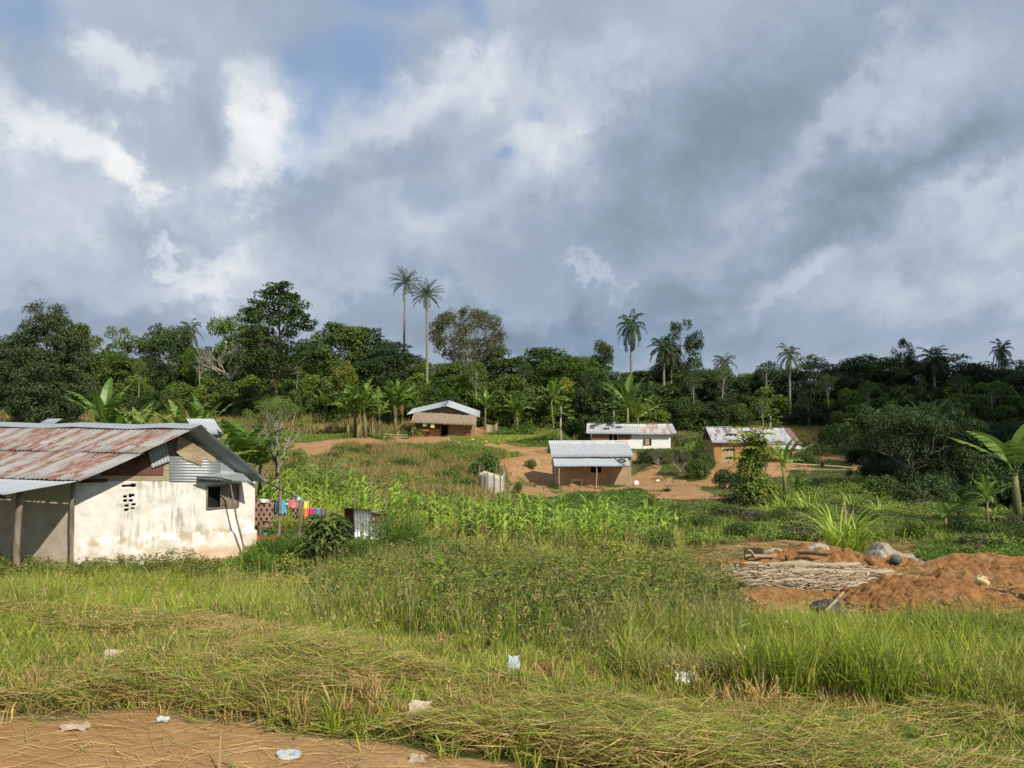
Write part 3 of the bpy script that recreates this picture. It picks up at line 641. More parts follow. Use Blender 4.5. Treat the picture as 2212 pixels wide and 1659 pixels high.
# gable infill
def plate(name, mat, pts, out, th=.02, parent=h1):
    P = [gp(px, py, out) for px, py in pts]; return MB().prism(P, -Nx * th).build(name, mat, parent)
plate('gable_board', 'grey_board', [(180, 1038), (430, 926), (560, 1034), (553, 1040), (165, 1042)], -.06, .05)
plate('gable_sheet', 'rusty_brown', [(218, 1013), (319, 976), (354, 1002), (353, 1027), (219, 1027)], .03)
plate('gable_trim', 'plywood', [(212, 1028), (353, 1028), (353, 1000), (366, 997), (366, 1039), (210, 1039)], .012)
plate('plywood_patch', 'plywood', [(385, 941), (418, 958), (440, 972), (436, 1006), (398, 992), (381, 977)], .075, .012)
plate('plywood_patch', 'plywood', [(430, 958), (470, 980), (462, 1003), (432, 982)], .05, .012)
def gsheet(name, mat, a, b, c, d, out, wl=.1, seed=1):
    return MB().sheet(gp(*a, out), gp(*b, out), gp(*c, out), gp(*d, out), .013, wl, 3, seed=seed).build(name, mat, h1, smooth=True)
gsheet('corrugated_patch', 'zinc_dull', (320, 977), (358, 949), (328, 1011), (367, 996), .07, .09)
gsheet('corrugated_patch', 'zinc_dull', (366, 1039), (366, 985), (476, 1041), (478, 986), .03, .085, 2)
gsheet('corrugated_patch', 'zinc_dull', (476, 984), (507, 999), (474, 1027), (505, 1027), .05, .085, 3)
gsheet('corrugated_patch', 'zinc_dull', (182, 1033), (219, 1017), (180, 1040), (219, 1036), .02, .08, 4)
# fascia and purlin ends under the right slope, wall plate
for (a, b, o_) in (((456, 966), (492, 967), .5), ((512, 1002), (543, 1003), .45), ((556, 1034), (578, 1037), .42)):
    MB().tube([gp(*a, o_ - .5), gp(*b, o_)], .035, 5).build('purlin', 'weathered_wood', h1)
MB().tube([gp(232, 1037, .10), gp(168, 1040, .12)], .05, 6).build('wall_plate', 'dark_wood', h1)
# awning over the window
w0, w1 = gp(427, 1028, .03), gp(521, 1020, .03); o1 = gp(549, 1045, .80); o0 = gp(428, 1033, .30)
MB().sheet(w0, w1, o0, o1, .012, .085, 4, seed=2).build('window_awning', 'zinc_dull', h1, smooth=True)
MB().tube([gp(424, 1030, .3), gp(470, 1032, .5), gp(500, 1038, .72)], .022, 5).build('awning_rail', 'dark_wood', h1)
wf = MB(); s0, s1, z0_, z1_ = win
def wp(s, z, o): return np.array([A0[0], A0[1], 0]) + Ux * s + Nx * o + Zx * (ZB + z)
def wbox(mb, s0, s1, z0, z1, o0, o1):
    mb.hexa([wp(s0, z0, o1), wp(s1, z0, o1), wp(s1, z0, o0), wp(s0, z0, o0), wp(s0, z1, o1), wp(s1, z1, o1), wp(s1, z1, o0), wp(s0, z1, o0)])
t_ = .022
wbox(wf, s0 - .01, s0 + t_, z0_, z1_, -.05, .05); wbox(wf, s1 - t_, s1 + .01, z0_, z1_, -.05, .05); wbox(wf, s0 + t_, s1 - t_, z1_ - t_, z1_ + .01, -.05, .05); wbox(wf, s0 + t_, s1 - t_, z0_ - .01, z0_ + t_, -.05, .05)
sm = s0 + (s1 - s0) * .44; wbox(wf, sm - .02, sm + .02, z0_ + t_, z1_ - t_, -.04, .03)
win_o = wf.build('window', 'weathered_wood', h1)
sh = MB()
for k_ in range(3): a = sm + .025 + (s1 - t_ - sm - .03) * k_ / 3; wbox(sh, a, a + (s1 - t_ - sm - .03) / 3 - .006, z0_ + t_, z1_ - t_, -.01 + .004 * k_, .015 + .004 * k_)
pA, pB = wp(sm + .05, z0_ + .08, .035), wp(s1 - .1, z1_ - .08, .035)
sh.tube([pA, pB], .022, 4); sh.build('shutter', 'weathered_wood', win_o)
MB().hexa([wp(s0, z0_, -.16), wp(s1, z0_, -.16), wp(s1, z0_, -.18), wp(s0, z0_, -.18), wp(s0, z1_, -.16), wp(s1, z1_, -.16), wp(s1, z1_, -.18), wp(s0, z1_, -.18)]).build('shade_panel', 'interior_shade_black', win_o)  # black panel paints the room's darkness behind the window opening
pole = MB().tube([gp(498, 1047, .60), gp(511, 1120, .50), gp(529, 1191, .38)], [.022, .026, .028], 6).build('wooden_pole', 'weathered_wood')
tag(pole, 'thin wooden pole leaning up against the window awning of the white house', 'pole')

# ================================================================== the four small houses
def post(root, x, y, z0, z1, r=.045, mat='pale_wood', lean=0.0):
    return MB().tube([(x + lean * t_ + .03 * math.sin(t_ * 7 + x), y, z0 + (z1 - z0) * t_) for t_ in np.linspace(0, 1, 5)], r, 6).build('post', mat, root)
# --- porch house (tan, grey-blue tin roof)
b4 = W(1204, 1048, 66.0); rz4 = R(2); s4 = 1.0
h4 = frame_house('porch_house', b4, rz4, 'tan rendered house with streaked tin roof and open front porch on bare earth yard')
WD = 6.4; H4 = 2.45; D4 = 5.0
mb = MB(); mudgrid(mb, 0, WD, -.6, H4, 0, holes=((2.9, 3.75, 1.15, 1.8),), rough=.05, seed=1); o = mb.build('wall', 'tan_plaster', h4, smooth=True); solidify(o, .22, -1)
mb = MB(); mb.box(0, .2, .02, D4, -.6, H4 - .01); mb.box(WD - .2, WD, .02, D4, -.6, H4 - .01); mb.box(.2, WD - .2, D4 - .2, D4, -.6, H4); mb.build('side_wall', 'tan_plaster', h4)
mb = MB()
for xx in (-.0, WD - .12): MB().prism([(xx, .05, H4), (xx, D4, H4), (xx, D4 / 2, H4 + 1.15)], (.12, 0, 0)).build('gable', 'dark_wood', h4)
pass
mb = MB(); ry, rzz = D4 / 2 - .05, H4 + 1.20; ey, ez = -.30, H4 - .02
mb.sheet((-.55, ry, rzz), (WD + .15, ry, rzz), (-.5, ey, ez), (WD + .25, ey, ez), .022, .19, 4, seed=11)
mb.build('roof', 'roof_blue_grey', h4, smooth=True)
mb = MB(); mb.sheet((-.55, ry, rzz), (WD + .15, ry, rzz), (-.5, D4 + .3, H4), (WD + .25, D4 + .3, H4), .022, .19, 4, seed=12); mb.build('roof_back', 'roof_blue_grey', h4, smooth=True)
mb = MB(); mb.tube([(-.55, ry, rzz + .03), (WD + .15, ry, rzz + .03)], .06, 6); mb.build('ridge_cap', 'zinc_bright', h4)
mb = MB(); mb.sheet((-.38, -.05, H4 - .12), (WD - .28, -.05, H4 - .12), (-.42, -1.75, H4 - .72), (WD - .38, -1.75, H4 - .70), .02, .19, 4, seed=13, ragged=.07); mb.build('porch_roof', 'roof_clean', h4, smooth=True)
for xx in (-.0, 3.1, 6.05): post(h4, xx, -1.6, -.75, H4 - .74, lean=.08 if xx == 3.1 else 0)
MB().tube([(-.35, -1.66, H4 - .76), (WD - .4, -1.66, H4 - .74)], .035, 5).build('porch_beam', 'dark_wood', h4)
mb = MB(); mb.box(2.85, 3.8, .16, .2, 1.1, 1.85); mb.build('window', 'interior_shade_black', h4)  # black sheet behind the hole, interior shade put in as colour
tyre = MB(); an = np.linspace(0, 2 * math.pi, 25)
tyre.tube([(math.cos(a) * .30, math.sin(a) * .30, 0) for a in an], .055, 8, cap=False); ty = tyre.build('tyre', 'rubber', smooth=True)
M4 = Matrix.Translation(Vector(b4)) @ Matrix.Rotation(rz4, 4, 'Z'); loc4 = lambda x, y, z: M4 @ Vector((x, y, z))
ty.location = loc4(5.45, -.85, H4 - .30); ty.rotation_euler = (R(19), 0, 0); tag(ty, 'black bicycle tyre lying on the porch roof of the tan house', 'tyre')
st = MB().tube([loc4(4.95, -.35, H4 - .16), loc4(5.55, -1.9, H4 - .66)], .04, 5).build('stick', 'weathered_wood'); tag(st, 'dark stick lying sloped on the porch roof beside the tyre', 'stick')
be = empty('wooden_bench', loc4(1.15, -.5, -.02), rz4); tag(be, 'low wooden bench under the porch of the tan house', 'bench')
MB().box(0, .95, -.2, .12, .5, .54).build('seat', 'weathered_wood', be)
for xx, yy_ in ((.03, -.16), (.88, -.16), (.03, .06), (.88, .06)): MB().box(xx, xx + .05, yy_, yy_ + .05, -.1, .5).build('leg', 'weathered_wood', be)
ln = MB().tube([loc4(.1 + 2.4 * t_, -.9, 1.55 - .35 * math.sin(math.pi * t_)) for t_ in np.linspace(0, 1, 9)], .012, 4).build('clothes_line', 'sack_cloth'); tag(ln, 'empty clothes line sagging under the porch of the tan house', 'clothes line')
sk = MB(); 
an_ = np.linspace(0, 2 * math.pi, 11)[:-1]
def lump(name, c, r, mat, seed, lumpy=.35, squash=(1, 1, 1), n=18, parent=None, smooth=True):
    th = np.linspace(0.0, math.pi, n // 2 + 1)[:, None]; ph = (np.arange(n) * 2 * math.pi / n)[None, :]
    D = np.stack([np.sin(th) * np.cos(ph), np.sin(th) * np.sin(ph), np.cos(th) + 0 * ph], -1)
    rr = 1 + lumpy * (fbm(D[..., 0] * 2 + seed, D[..., 1] * 2 + D[..., 2] * 1.7, 1.2, seed, 3) - .5) * 2
    P = D * rr[..., None] * r * np.array(squash) + np.array(c); V = P.reshape(-1, 3); m_ = n // 2
    i = np.arange(m_)[:, None] * n; j = np.arange(n)[None, :]; j2 = (j + 1) % n
    mb = MB(); mb.add(V, np.stack([i + j, i + n + j, i + n + j2, i + j2], -1).reshape(-1, 4)); return mb.build(name, mat, parent, smooth=smooth)
sk = lump('sack', loc4(6.72, -.35, .16), .23, 'litter_white', 3, .5, (1, .8, 1.1)); tag(sk, 'crumpled white sack slumped against the right corner of the tan house', 'sack')
mp = lump('earth_heap', loc4(1.2, -1.15, -.05), .42, 'loose_earth', 5, .5, (1.0, .6, .55)); tag(mp, 'small heap of orange earth in front of the bench under the porch', 'earth heap', 'earth heaps on the porch')
mp = lump('earth_heap', loc4(2.7, -1.2, -.1), .5, 'loose_earth', 6, .5, (1.4, .5, .4)); tag(mp, 'low spread heap of orange earth beside the middle porch post', 'earth heap', 'earth heaps on the porch')

# --- long white house
b5 = W(1279, 968, 96.0); rz5 = R(-3)
h5 = frame_house('long_house', b5, rz5, 'long white painted house with part rusty tin roof behind the hedge')
L5 = 9.75; H5 = 1.95
mb = MB(); mudgrid(mb, 0, L5, -1.2, H5, 0, holes=((2.1, 3.15, .35, 1.75), (6.45, 7.4, .35, 1.2)), rough=.04, seed=2); o = mb.build('wall', 'white_paint', h5, smooth=True); solidify(o, .22, -1)
mb = MB(); mb.box(0, .2, .02, 4.6, -1.2, H5); mb.box(L5 - .2, L5, .02, 4.6, -1.2, H5); mb.box(.2, L5 - .2, 4.4, 4.6, -1.2, H5); mb.build('side_wall', 'white_paint', h5)
mb = MB(); X_ = [0, .6, 1.1, 1.7, 2.08]; mb.prism([(0.02, -.05, 1.72)] + [(x, -.05, .98 + .06 * (i_ % 2)) for i_, x in enumerate(X_)] + [(2.08, -.05, 1.72)], (0, .04, 0)); mb.build('brown_panel', 'brown_plaster', h5); mb = MB()
mb.prism([(3.18, -.05, 1.72), (3.18, -.05, 1.02), (3.9, -.05, 1.0), (4.5, -.05, 1.06), (4.85, -.05, 1.15), (4.9, -.05, 1.72)], (0, .04, 0)); mb.build('brown_panel', 'brown_plaster', h5)
mb = MB(); mb.box(2.0, 3.25, .18, .2, .2, 1.9); mb.build('doorway', 'interior_shade_black', h5); mb = MB(); mb.box(6.4, 7.45, .18, .2, .3, 1.3); mb.build('window_shade_panel', 'interior_shade_black', h5)  # black sheets behind both openings imitate the unlit inside
mb = MB(); mb.box(2.58, 2.64, .02, .08, .35, 1.75); mb.build('door_frame', 'white_paint', h5)
mb = MB(); mb.prism([(6.4, -.04, .4), (6.62, -.42, .36), (6.62, -.42, 1.24), (6.4, -.04, 1.2)], (.03, .01, 0))
for k_ in range(4): mb.box(6.46 + k_ * .17, 6.46 + k_ * .17 + .155, -.06 - .008 * k_, -.03, .36, 1.2)
mb.build('shutter', 'pale_wood', h5)
def sag_sheet(mb, *a, **k): return mb.sheet(*a, **k)
ry5, rz5_ = 2.0, H5 + 1.12
mb = MB(); mb.sheet((-.55, ry5, rz5_), (6.0, ry5, rz5_ - .12), (-.75, -.6, H5 - .08), (5.6, -.6, H5 - .2), .02, .2, 4, seed=21); mb.build('roof', 'roof_patch', h5, smooth=True)
mb = MB(); mb.sheet((6.0, ry5, rz5_ - .11), (L5 + .55, ry5, rz5_ - .06), (5.6, -.6, H5 - .19), (L5 + .2, -.6, H5 - .2), .02, .2, 4, seed=22); mb.build('rusty_roof', 'roof_patch_rust', h5, smooth=True)
mb = MB(); mb.sheet((-.55, ry5, rz5_), (L5 + .55, ry5, rz5_ - .06), (-.7, 4.9, H5 - .1), (L5 + .5, 4.9, H5 - .1), .02, .2, 4, seed=23); mb.build('roof_back', 'roof_patch', h5, smooth=True)
mb = MB(); mb.box(-.56, L5 + .4, ry5 - .12, ry5 + .12, rz5_ - .0, rz5_ + .05); mb.build('ridge_cap', 'zinc_bright', h5)
mb = MB(); mb.sheet((-.15, 1.55, rz5_ - .16), (.4, 1.55, rz5_ - .17), (-.2, .6, rz5_ - .57), (.35, .6, rz5_ - .58), .02, .2, 2, seed=24); mb.build('rust_patch', 'roof_rust', h5, smooth=True)
mb = MB(); mb.prism([(L5 + .2, -.55, H5 - .15), (L5 + .75, -.2, H5 - .05), (L5 + .55, ry5, rz5_ - .07), (L5 - .2, .6, H5 + .45)], (0, 0, .05)); mb.build('loose_sheet', 'zinc_bright', h5)

# --- mud house with streaky roof (right)
b6 = W(1541, 996, 75.0); rz6 = R(-5)
h6 = frame_house('mud_house', b6, rz6, 'ochre mud house with rust streaked tin roof and wooden door, behind the vine covered papaya')
L6 = 7.9; H6 = 1.95
mb = MB(); mudgrid(mb, 0, L6, -.7, H6, 0, holes=((.85, 1.95, -.1, 1.75), (4.9, 6.6, .9, 1.3)), rough=.07, seed=3); o = mb.build('wall', 'mud_wall', h6, smooth=True); solidify(o, .25, -1)
mb = MB(); mb.box(0, .22, .02, 4.6, -.7, H6); mb.box(L6 - .2, L6, .02, 4.6, -.7, H6); mb.box(.2, L6 - .2, 4.4, 4.6, -.7, H6)
mb.build('side_wall', 'mud_wall', h6)
mb = MB()
for xx in (.0, L6 - .12): MB().prism([(xx, .05, H6), (xx, 4.6, H6), (xx, 2.3, H6 + 1.25)], (.12, 0, 0)).build('gable', 'dark_wood', h6)
mb = MB()
for k_ in range(4): mb.box(.9 + k_ * .26, .9 + k_ * .26 + .24, -.01 + .006 * (k_ % 2), .03, -.1, 1.75)
mb.build('door', 'pale_wood', h6)
MB().box(4.8, 6.7, .2, .24, .8, 1.4).build('window', 'interior_shade_black', h6)  # black sheet painting the dark inside seen through the opening
rk = H6 + 1.32
mb = MB(); mb.sheet((-.35, 2.3, rk), (3.2, 2.3, rk), (-.15, -.4, H6 - .14), (3.3, -.4, H6 - .14), .022, .21, 4, seed=31)
mb.sheet((3.15, 2.3, rk - .02), (L6 - .5, 2.3, rk - .08), (3.25, -.6, H6 - .25), (L6 - .1, -.6, H6 - .25), .022, .21, 4, seed=32); mb.build('roof', 'roof_streaky', h6, smooth=True)
mb = MB(); mb.sheet((3.3, -.3, H6 - .18), (L6 + .0, -.3, H6 - .2), (3.5, -1.25, H6 - .62), (L6 + .55, -1.25, H6 - .72), .022, .21, 4, seed=33, ragged=.06); mb.build('lean_to_roof', 'roof_patch_rust', h6, smooth=True)
mb = MB(); mb.sheet((L6 - .55, 2.3, rk - .06), (L6 + .05, 2.3, rk - .08), (L6 - .15, -.6, H6 - .21), (L6 + .45, -.6, H6 - .25), .022, .21, 4, seed=34); mb.build('rusty_sheet', 'roof_rust', h6, smooth=True)
mb = MB(); mb.sheet((-.35, 2.3, rk), (L6 + .05, 2.3, rk - .08), (-.3, 5.0, H6 - .1), (L6 + .1, 5.0, H6 - .1), .022, .21, 4, seed=35); mb.build('roof_back', 'roof_streaky', h6, smooth=True)
mb = MB(); mb.box(-.36, 2.3, 2.2, 2.4, rk + .02, rk + .07); mb.build('ridge_cap', 'zinc_bright', h6)

# --- thatch fronted house
b3 = W(893, 942, 92.0); rz3 = R(3)
h3 = frame_house('thatch_house', b3, rz3, 'small mud house with white tin gable roof and brown thatch awning')
L3 = 7.5; s_ = 1 / 17.93
mb = MB(); mudgrid(mb, 0.2, 3.25, -.5, .95, -.9, rough=.08, seed=4, holes=[(1.15 + k_ * .2, 1.27 + k_ * .2, .28, .5) for k_ in range(5)] + [(1.0 + k_ * .16, 1.08 + k_ * .16, .68, .76) for k_ in range(12)]); mudgrid(mb, 4.25, L3, -.5, 2.1, -.9, rough=.10, seed=5)
o = mb.build('wall', 'mud_wall', h3, smooth=True); solidify(o, .22, -1)
mb = MB(); mb.box(0.05, .25, .6, 6.5, -.5, 2.5); mb.box(L3 - .22, L3, -.68, 6.5, -.5, 2.5); mb.box(.25, L3 - .22, 6.3, 6.5, -.5, 2.5); mb.box(.25, L3 - .22, .9, 1.05, -.5, 2.5); mb.build('side_wall', 'mud_wall', h3)
mb = MB(); mb.prism([(.3, -.55, 2.35), (L3 - .1, -.55, 2.35), (L3 - .1, -.55, 2.6), (4.0, -.55, 3.55), (.3, -.55, 2.75)], (0, .08, 0)); mb.build('gable', 'grey_board', h3)
ap = np.array([3.95, -1.3, 3.62]); apb = ap + np.array([.15, 7.5, .75])
el_, er_ = np.array([-.75, -1.3, 2.55]), np.array([L3 + .45, -1.3, 2.25])
mb = MB(); mb.sheet(ap, apb, el_, el_ + (apb - ap), .012, .19, 4, seed=41); mb.sheet(ap, apb, er_, er_ + (apb - ap), .012, .19, 4, seed=42); mb.build('roof', 'roof_clean', h3, smooth=True)
mb = MB(); X_, V_ = np.meshgrid(np.linspace(0, 1, 60), np.linspace(0, 1, 12))
tx = (.22 - .3 * V_) + X_ * (L3 - .1 + .15 * V_ + .1 * 0); tz = 2.86 + (2.42 - 2.86) * X_ * 1.0 - V_ * (1.0 - .12 * X_) + (fbm(X_ * 30, V_ * 9, .8, 90) - .5) * .14; ty_ = -1.25 - V_ * .9
q = []; 
for a in range(11):
    for b in range(59): k = a * 60 + b; q.append((k, k + 1, k + 61, k + 60))
mb.add(np.stack([tx, ty_ - (fbm(X_ * 40, V_ * 12, 1, 91) - .5) * .2, tz], -1).reshape(-1, 3), q); th = mb.build('thatch_awning', 'thatch', h3); solidify(th, .16, 0)
N = 4500; u = rng.random(N); v = rng.random(N) ** .8; v[:1500] = 1
C = np.stack([(.22 - .3 * v) + u * (L3 - .1 + .15 * v), -1.27 - v * .93, 2.88 - .44 * u - v * (1.0 - .12 * u)], 1) + rng.normal(0, .03, (N, 3))
Dd = np.stack([rng.normal(0, .35, N), -.7 + rng.normal(0, .2, N), -.85 + 0 * u], 1)
MB().leaves(C, Dd, np.tile([0, -.8, .6], (N, 1)), rng.uniform(.12, .36, N), .035).build('fringe', 'thatch_strand', th)
mb = MB(); 
for (xx, w_) in ((.05, .09), (3.33, .05), (4.2, .06), (7.0, .07), (7.35, .08)): post(h3, xx, -1.75 if xx in (.05, 7.0, 7.35) else -.95, -.5, 1.95, w_, 'weathered_wood')
MB().box(3.35, 4.25, -.2, -.15, -.4, 2.1).build('doorway', 'interior_shade_black', h3)  # black sheet in place of the shade inside the door opening
M3 = Matrix.Translation(Vector(b3)) @ Matrix.Rotation(rz3, 4, 'Z'); loc3 = lambda x, y, z: np.array(M3 @ Vector((x, y, z)))
def cloth(name, mat, a, b, drop, label, group, cat='garment', seed=0, jag=.05, fold=.05, parent=None):
    a = np.array(a, float); b = np.array(b, float); n_ = 14; m_ = 8; wd = np.linalg.norm(b - a); d = norm(b - a); pr = np.array([-d[1], d[0], 0])
    U_, V_ = np.meshgrid(np.linspace(0, 1, n_ + 1), np.linspace(0, 1, m_ + 1))
    dz = drop * (1 + jag * np.sin(U_ * 9 + seed) * (V_ > .9)); P = a + (b - a) * U_[..., None] - Zx * (V_ * dz)[..., None]
    P = P + pr * (fold * np.sin(U_ * (7 + seed % 4) + seed + V_ * 1.2) * (.2 + V_))[..., None] + d * ((V_ * (.5 - U_)) * .12 * wd)[..., None]
    q = [(r_ * (n_ + 1) + c_, r_ * (n_ + 1) + c_ + 1, (r_ + 1) * (n_ + 1) + c_ + 1, (r_ + 1) * (n_ + 1) + c_) for r_ in range(m_) for c_ in range(n_)]
    mb = MB(); mb.add(P.reshape(-1, 3), q); o = mb.build(name, mat, smooth=True); solidify(o, .008)
    tag(o, label, cat, group); return o
cloth('cloth', 'cloth_lime', loc3(1.25, -2.1, 1.62), loc3(1.75, -2.1, 1.66), .42, 'pale green cloth hung under the thatch awning, left of the yellow one', 'cloths under the thatch', 'cloth', 2)
cloth('cloth', 'cloth_yellow', loc3(2.15, -2.1, 1.55), loc3(2.62, -2.1, 1.52), .5, 'yellow cloth hung under the thatch awning beside the doorway', 'cloths under the thatch', 'cloth', 5)
pb = gpt(999, 938, 60)
br = MB(); zz = np.array([0, .02, .3, .32, .6, .62, .9, .92]); rr_ = np.array([.29, .31, .31, .325, .325, .31, .31, .29])
br.tube([(0, 0, z) for z in zz], rr_, 18); o = br.build('water_barrel', 'barrel_blue', smooth=False); o.location = tuple(pb); tag(o, 'blue plastic barrel standing at the left corner of the thatched house', 'barrel')
o = lump('laundry_bundle', gpt(1009, 943, 60) + [0.1, 0, .2], .24, 'cloth_pink', 9, .5); o.location = (0, 0, 0); tag(o, 'red and pink bundle on the ground beside the blue barrel', 'bundle')
for k_, (px_, py_, nm, mat_, lb) in enumerate([(1070, 952, 'litter_scrap', 'litter_white', 'white scrap lying on the earth in front of the thatched house'), (1128, 949, 'litter_scrap', 'litter_white', 'pale stick shaped scrap right of the yellow pail by the thatched house')]):
    pass
# ------------------------------------------------------------------ plant prototypes
def puff(mb, c, r, n, ls, squash=.8, tint=0, droop=.15, r0=.55, wr=.55):
    D = norm(rng.normal(size=(n, 3))); D[:, 2] = np.abs(D[:, 2]) * np.where(rng.random(n) < .72, 1, -1); D = norm(D)
    rr = r * (r0 + (1 - r0) * rng.random(n) ** .5) * (1 + .22 * np.sin(D[:, 0] * 5 + c[0] * 3) * np.cos(D[:, 1] * 6 + c[2]))
    P = D * rr[:, None] * np.array([1, 1, squash]) + c
    T = norm(np.cross(D, rng.normal(size=(n, 3)))) + D * .45; T[:, 2] -= droop + .2 * rng.random(n)
    Nn = norm(D + rng.normal(0, .45, (n, 3)) + [0, 0, .5])
    mb.leaves(P, T, Nn, ls * rng.uniform(.6, 1.35, n), ls * wr * rng.uniform(.7, 1.2, n), tint)
def limb(mb, a, b, r0, r1, n=5, wob=.12, seg=6, bow=.15):
    a = np.array(a, float); b = np.array(b, float); L = np.linalg.norm(b - a); t = np.linspace(0, 1, seg)[:, None]
    w_ = rng.normal(0, wob * L / 6, (seg, 3)); w_[0] = 0; w_[-1] = 0
    P = a + (b - a) * t + w_ + np.array([0, 0, bow * L]) * np.sin(t * math.pi) * .5
    mb.tube(P, np.linspace(r0, r1, seg), n, cap=False); return P
def finish_tree(name, tr, cr, bark, leafm):
    e = empty(name); a = tr.build('trunk', bark, e, smooth=True); ks = [a]
    if cr is not None: ks.append(cr.build('crown', leafm, e))
    return reg(e, *ks)
def tree_proto(name, H, crown, trunk_r=.28, leafm='forest_leaf', bark='bark', nclump=34, nleaf=150, ls=.42, cr=(4, 4, 4), cz=.62, puffr=(1.0, 1.7), squash=.75, fork=.35, shell=.45, lean=0.0, flat=False, sep=1.0, cone=0.0):
    tr, crn = MB(), MB(); top = np.array([lean * H, 0, H * .86])
    P = limb(tr, (0, 0, -.6), top, trunk_r, trunk_r * .22, 7, .10, 9, 0)
    cs = []
    for k in range(nclump * 6):
        if len(cs) >= nclump: break
        d = norm(rng.normal(size=3)); f = shell + (1 - shell) * rng.random() ** .5
        if flat:
            zz_ = rng.uniform(-1, 1); rad = math.sqrt(max(.08, 1 - abs(zz_ + .1) ** 1.6)) * rng.random() ** .45; rad = rad * (1 - cone) + cone * (1.05 - (zz_ + 1) * .5) * rng.random() ** .6; an = rng.random() * 6.283
            c = np.array([math.cos(an) * rad * cr[0], math.sin(an) * rad * cr[1], zz_ * cr[2]])
        else: c = d * f * np.array(cr); 
        if not flat and c[2] < -cr[2] * .75: continue
        c = c + np.array([lean * H * cz, 0, H * cz + 0])
        if all(np.linalg.norm(c - o) > sep * .75 for o in cs): cs.append(c)
    for c in cs:
        hf = np.clip((c[2] - np.linalg.norm(c[:2]) * .55) / H, fork, .84); i_ = hf * 8; k = int(i_); base = P[k] * (1 - i_ + k) + P[min(k + 1, 8)] * (i_ - k)
        limb(tr, base, c, trunk_r * .30 * (1.1 - hf), .02, 4, .18, 5)
        r_ = rng.uniform(*puffr); puff(crn, c, r_, nleaf, ls, squash)
        for _ in range(2): puff(crn, c + norm(rng.normal(size=3)) * r_ * .9 * [1, 1, .5], r_ * .5, nleaf // 4, ls, squash)
    return finish_tree(name, tr, crn, bark, leafm)
def palm_proto(name, H, nf=26, fl=3.0, trunk_r=.2, leafm='palm_leaf', skirt=False, dropmix=(1.2, -.9), seed=0, spread=1.5, lw=.07, nl=26, bark='palm_bark', ll=.62):
    tr, cr = MB(), MB(); random.seed(seed)
    bx = random.uniform(-.02, .02) * H
    tr.tube([(bx * math.sin(t * 2.2), .01 * H * math.sin(t * 3), -.6 + (H + .6) * t) for t in np.linspace(0, 1, 9)], np.linspace(trunk_r * 1.15, trunk_r * .8, 9), 8)
    base = np.array([bx * math.sin(2.2), .01 * H * math.sin(3), H])
    for k in range(nf):
        az = k * 2.39996 + random.uniform(-.2, .2); f = k / nf; up = dropmix[0] + (dropmix[1] - dropmix[0]) * f + random.uniform(-.12, .12); L = fl * random.uniform(.85, 1.1)
        n = 8; d = np.array([math.cos(az), math.sin(az), 0]); z = np.array([0, 0, 1.0]); p = base.copy(); e = up; pts = []; es = []
        for i_ in range(n + 1): pts.append(p.copy()); es.append(e); p = p + (d * math.cos(e) + z * math.sin(e)) * L / n; e -= spread / n * (.6 + i_ / n)
        pts = np.array(pts); cr.tube(pts, np.linspace(.035, .008, n + 1), 3, cap=False)
        t = np.linspace(.14, 1, nl); ip = t * n; i0 = np.minimum(ip.astype(int), n - 1); fr_ = (ip - i0)[:, None]; C = pts[i0] * (1 - fr_) + pts[i0 + 1] * fr_; ee = np.array(es)[i0]
        fw = np.outer(np.cos(ee), d) + np.outer(np.sin(ee), z); sd_ = np.array([-math.sin(az), math.cos(az), 0]); nn = np.cross(np.tile(sd_, (nl, 1)), fw); nn = nn * np.sign(nn[:, 2:3] + 1e-6)
        ln_ = ll * np.sin(np.clip(t, .15, .97) * math.pi) ** .5 * fl / 3
        for sg in (-1, 1):
            Dn = sg * sd_ * .85 + fw * .55 - z * rng.uniform(.15, .75, nl)[:, None]
            cr.leaves(C, Dn, nn + rng.normal(0, .3, (nl, 3)), ln_ * rng.uniform(.8, 1.15, nl), lw * fl / 3, tint=1.0 if (f > .9 and skirt) else (.25 if f > .75 else 0))
    if skirt: puff(cr, base - [0, 0, .5], .5, 60, .5, 1.3, tint=.9, droop=.8)
    return finish_tree(name, tr, cr, bark, leafm)
def banana_proto(name, stems, seed=0, H=2.2, L=2.2, Wd=.55, tears=2, skirt=0, nl=8, upright=1.42):
    random.seed(seed); tr, lf = MB(), MB(); e = empty(name)
    for k in range(stems):
        a = random.random() * 6.28; r_ = .0 if stems == 1 else random.uniform(.2, .35 * stems ** .8); b = np.array([math.cos(a) * r_, math.sin(a) * r_ * .8, 0]); h = H * random.uniform(.75, 1.1) * (1 if k == 0 else random.uniform(.6, 1)); ln_ = random.uniform(-.25, .25)
        tp = b + [ln_ * h * .5, 0, h]; tr.tube([b + [0, 0, -.4], (b + tp) / 2 + [0, 0, 0], tp], [.15, .12, .07], 8)
        for j in range(nl):
            az = j * 2.4 + random.uniform(-.3, .3) + k; up = upright - .95 * j / nl + random.uniform(-.1, .12)
            lf.tube([tp - [0, 0, .15], tp + np.array([math.cos(az) * .18, math.sin(az) * .18, .28])], [.03, .02], 4, cap=False)
            lf.arc(tp + np.array([math.cos(az) * .16, math.sin(az) * .16, .25]), az, L * random.uniform(.75, 1.1), Wd * random.uniform(.8, 1.1), up, random.uniform(.5, 1.7), 8, random.uniform(.15, .5), tears=tears if j > 1 or seed % 2 else 0, prof=.8)
        if skirt:
            for j in range(skirt): az = random.random() * 6.28; lf.arc(tp - [0, 0, .1], az, h * random.uniform(.35, .6), .2, -1.1, .6, 5, .6, tint=1.0)
    a = tr.build('stem', 'banana_stem', e, smooth=True); b = lf.build('leaves', 'banana_leaf', e, smooth=False)
    return reg(e, a, b)
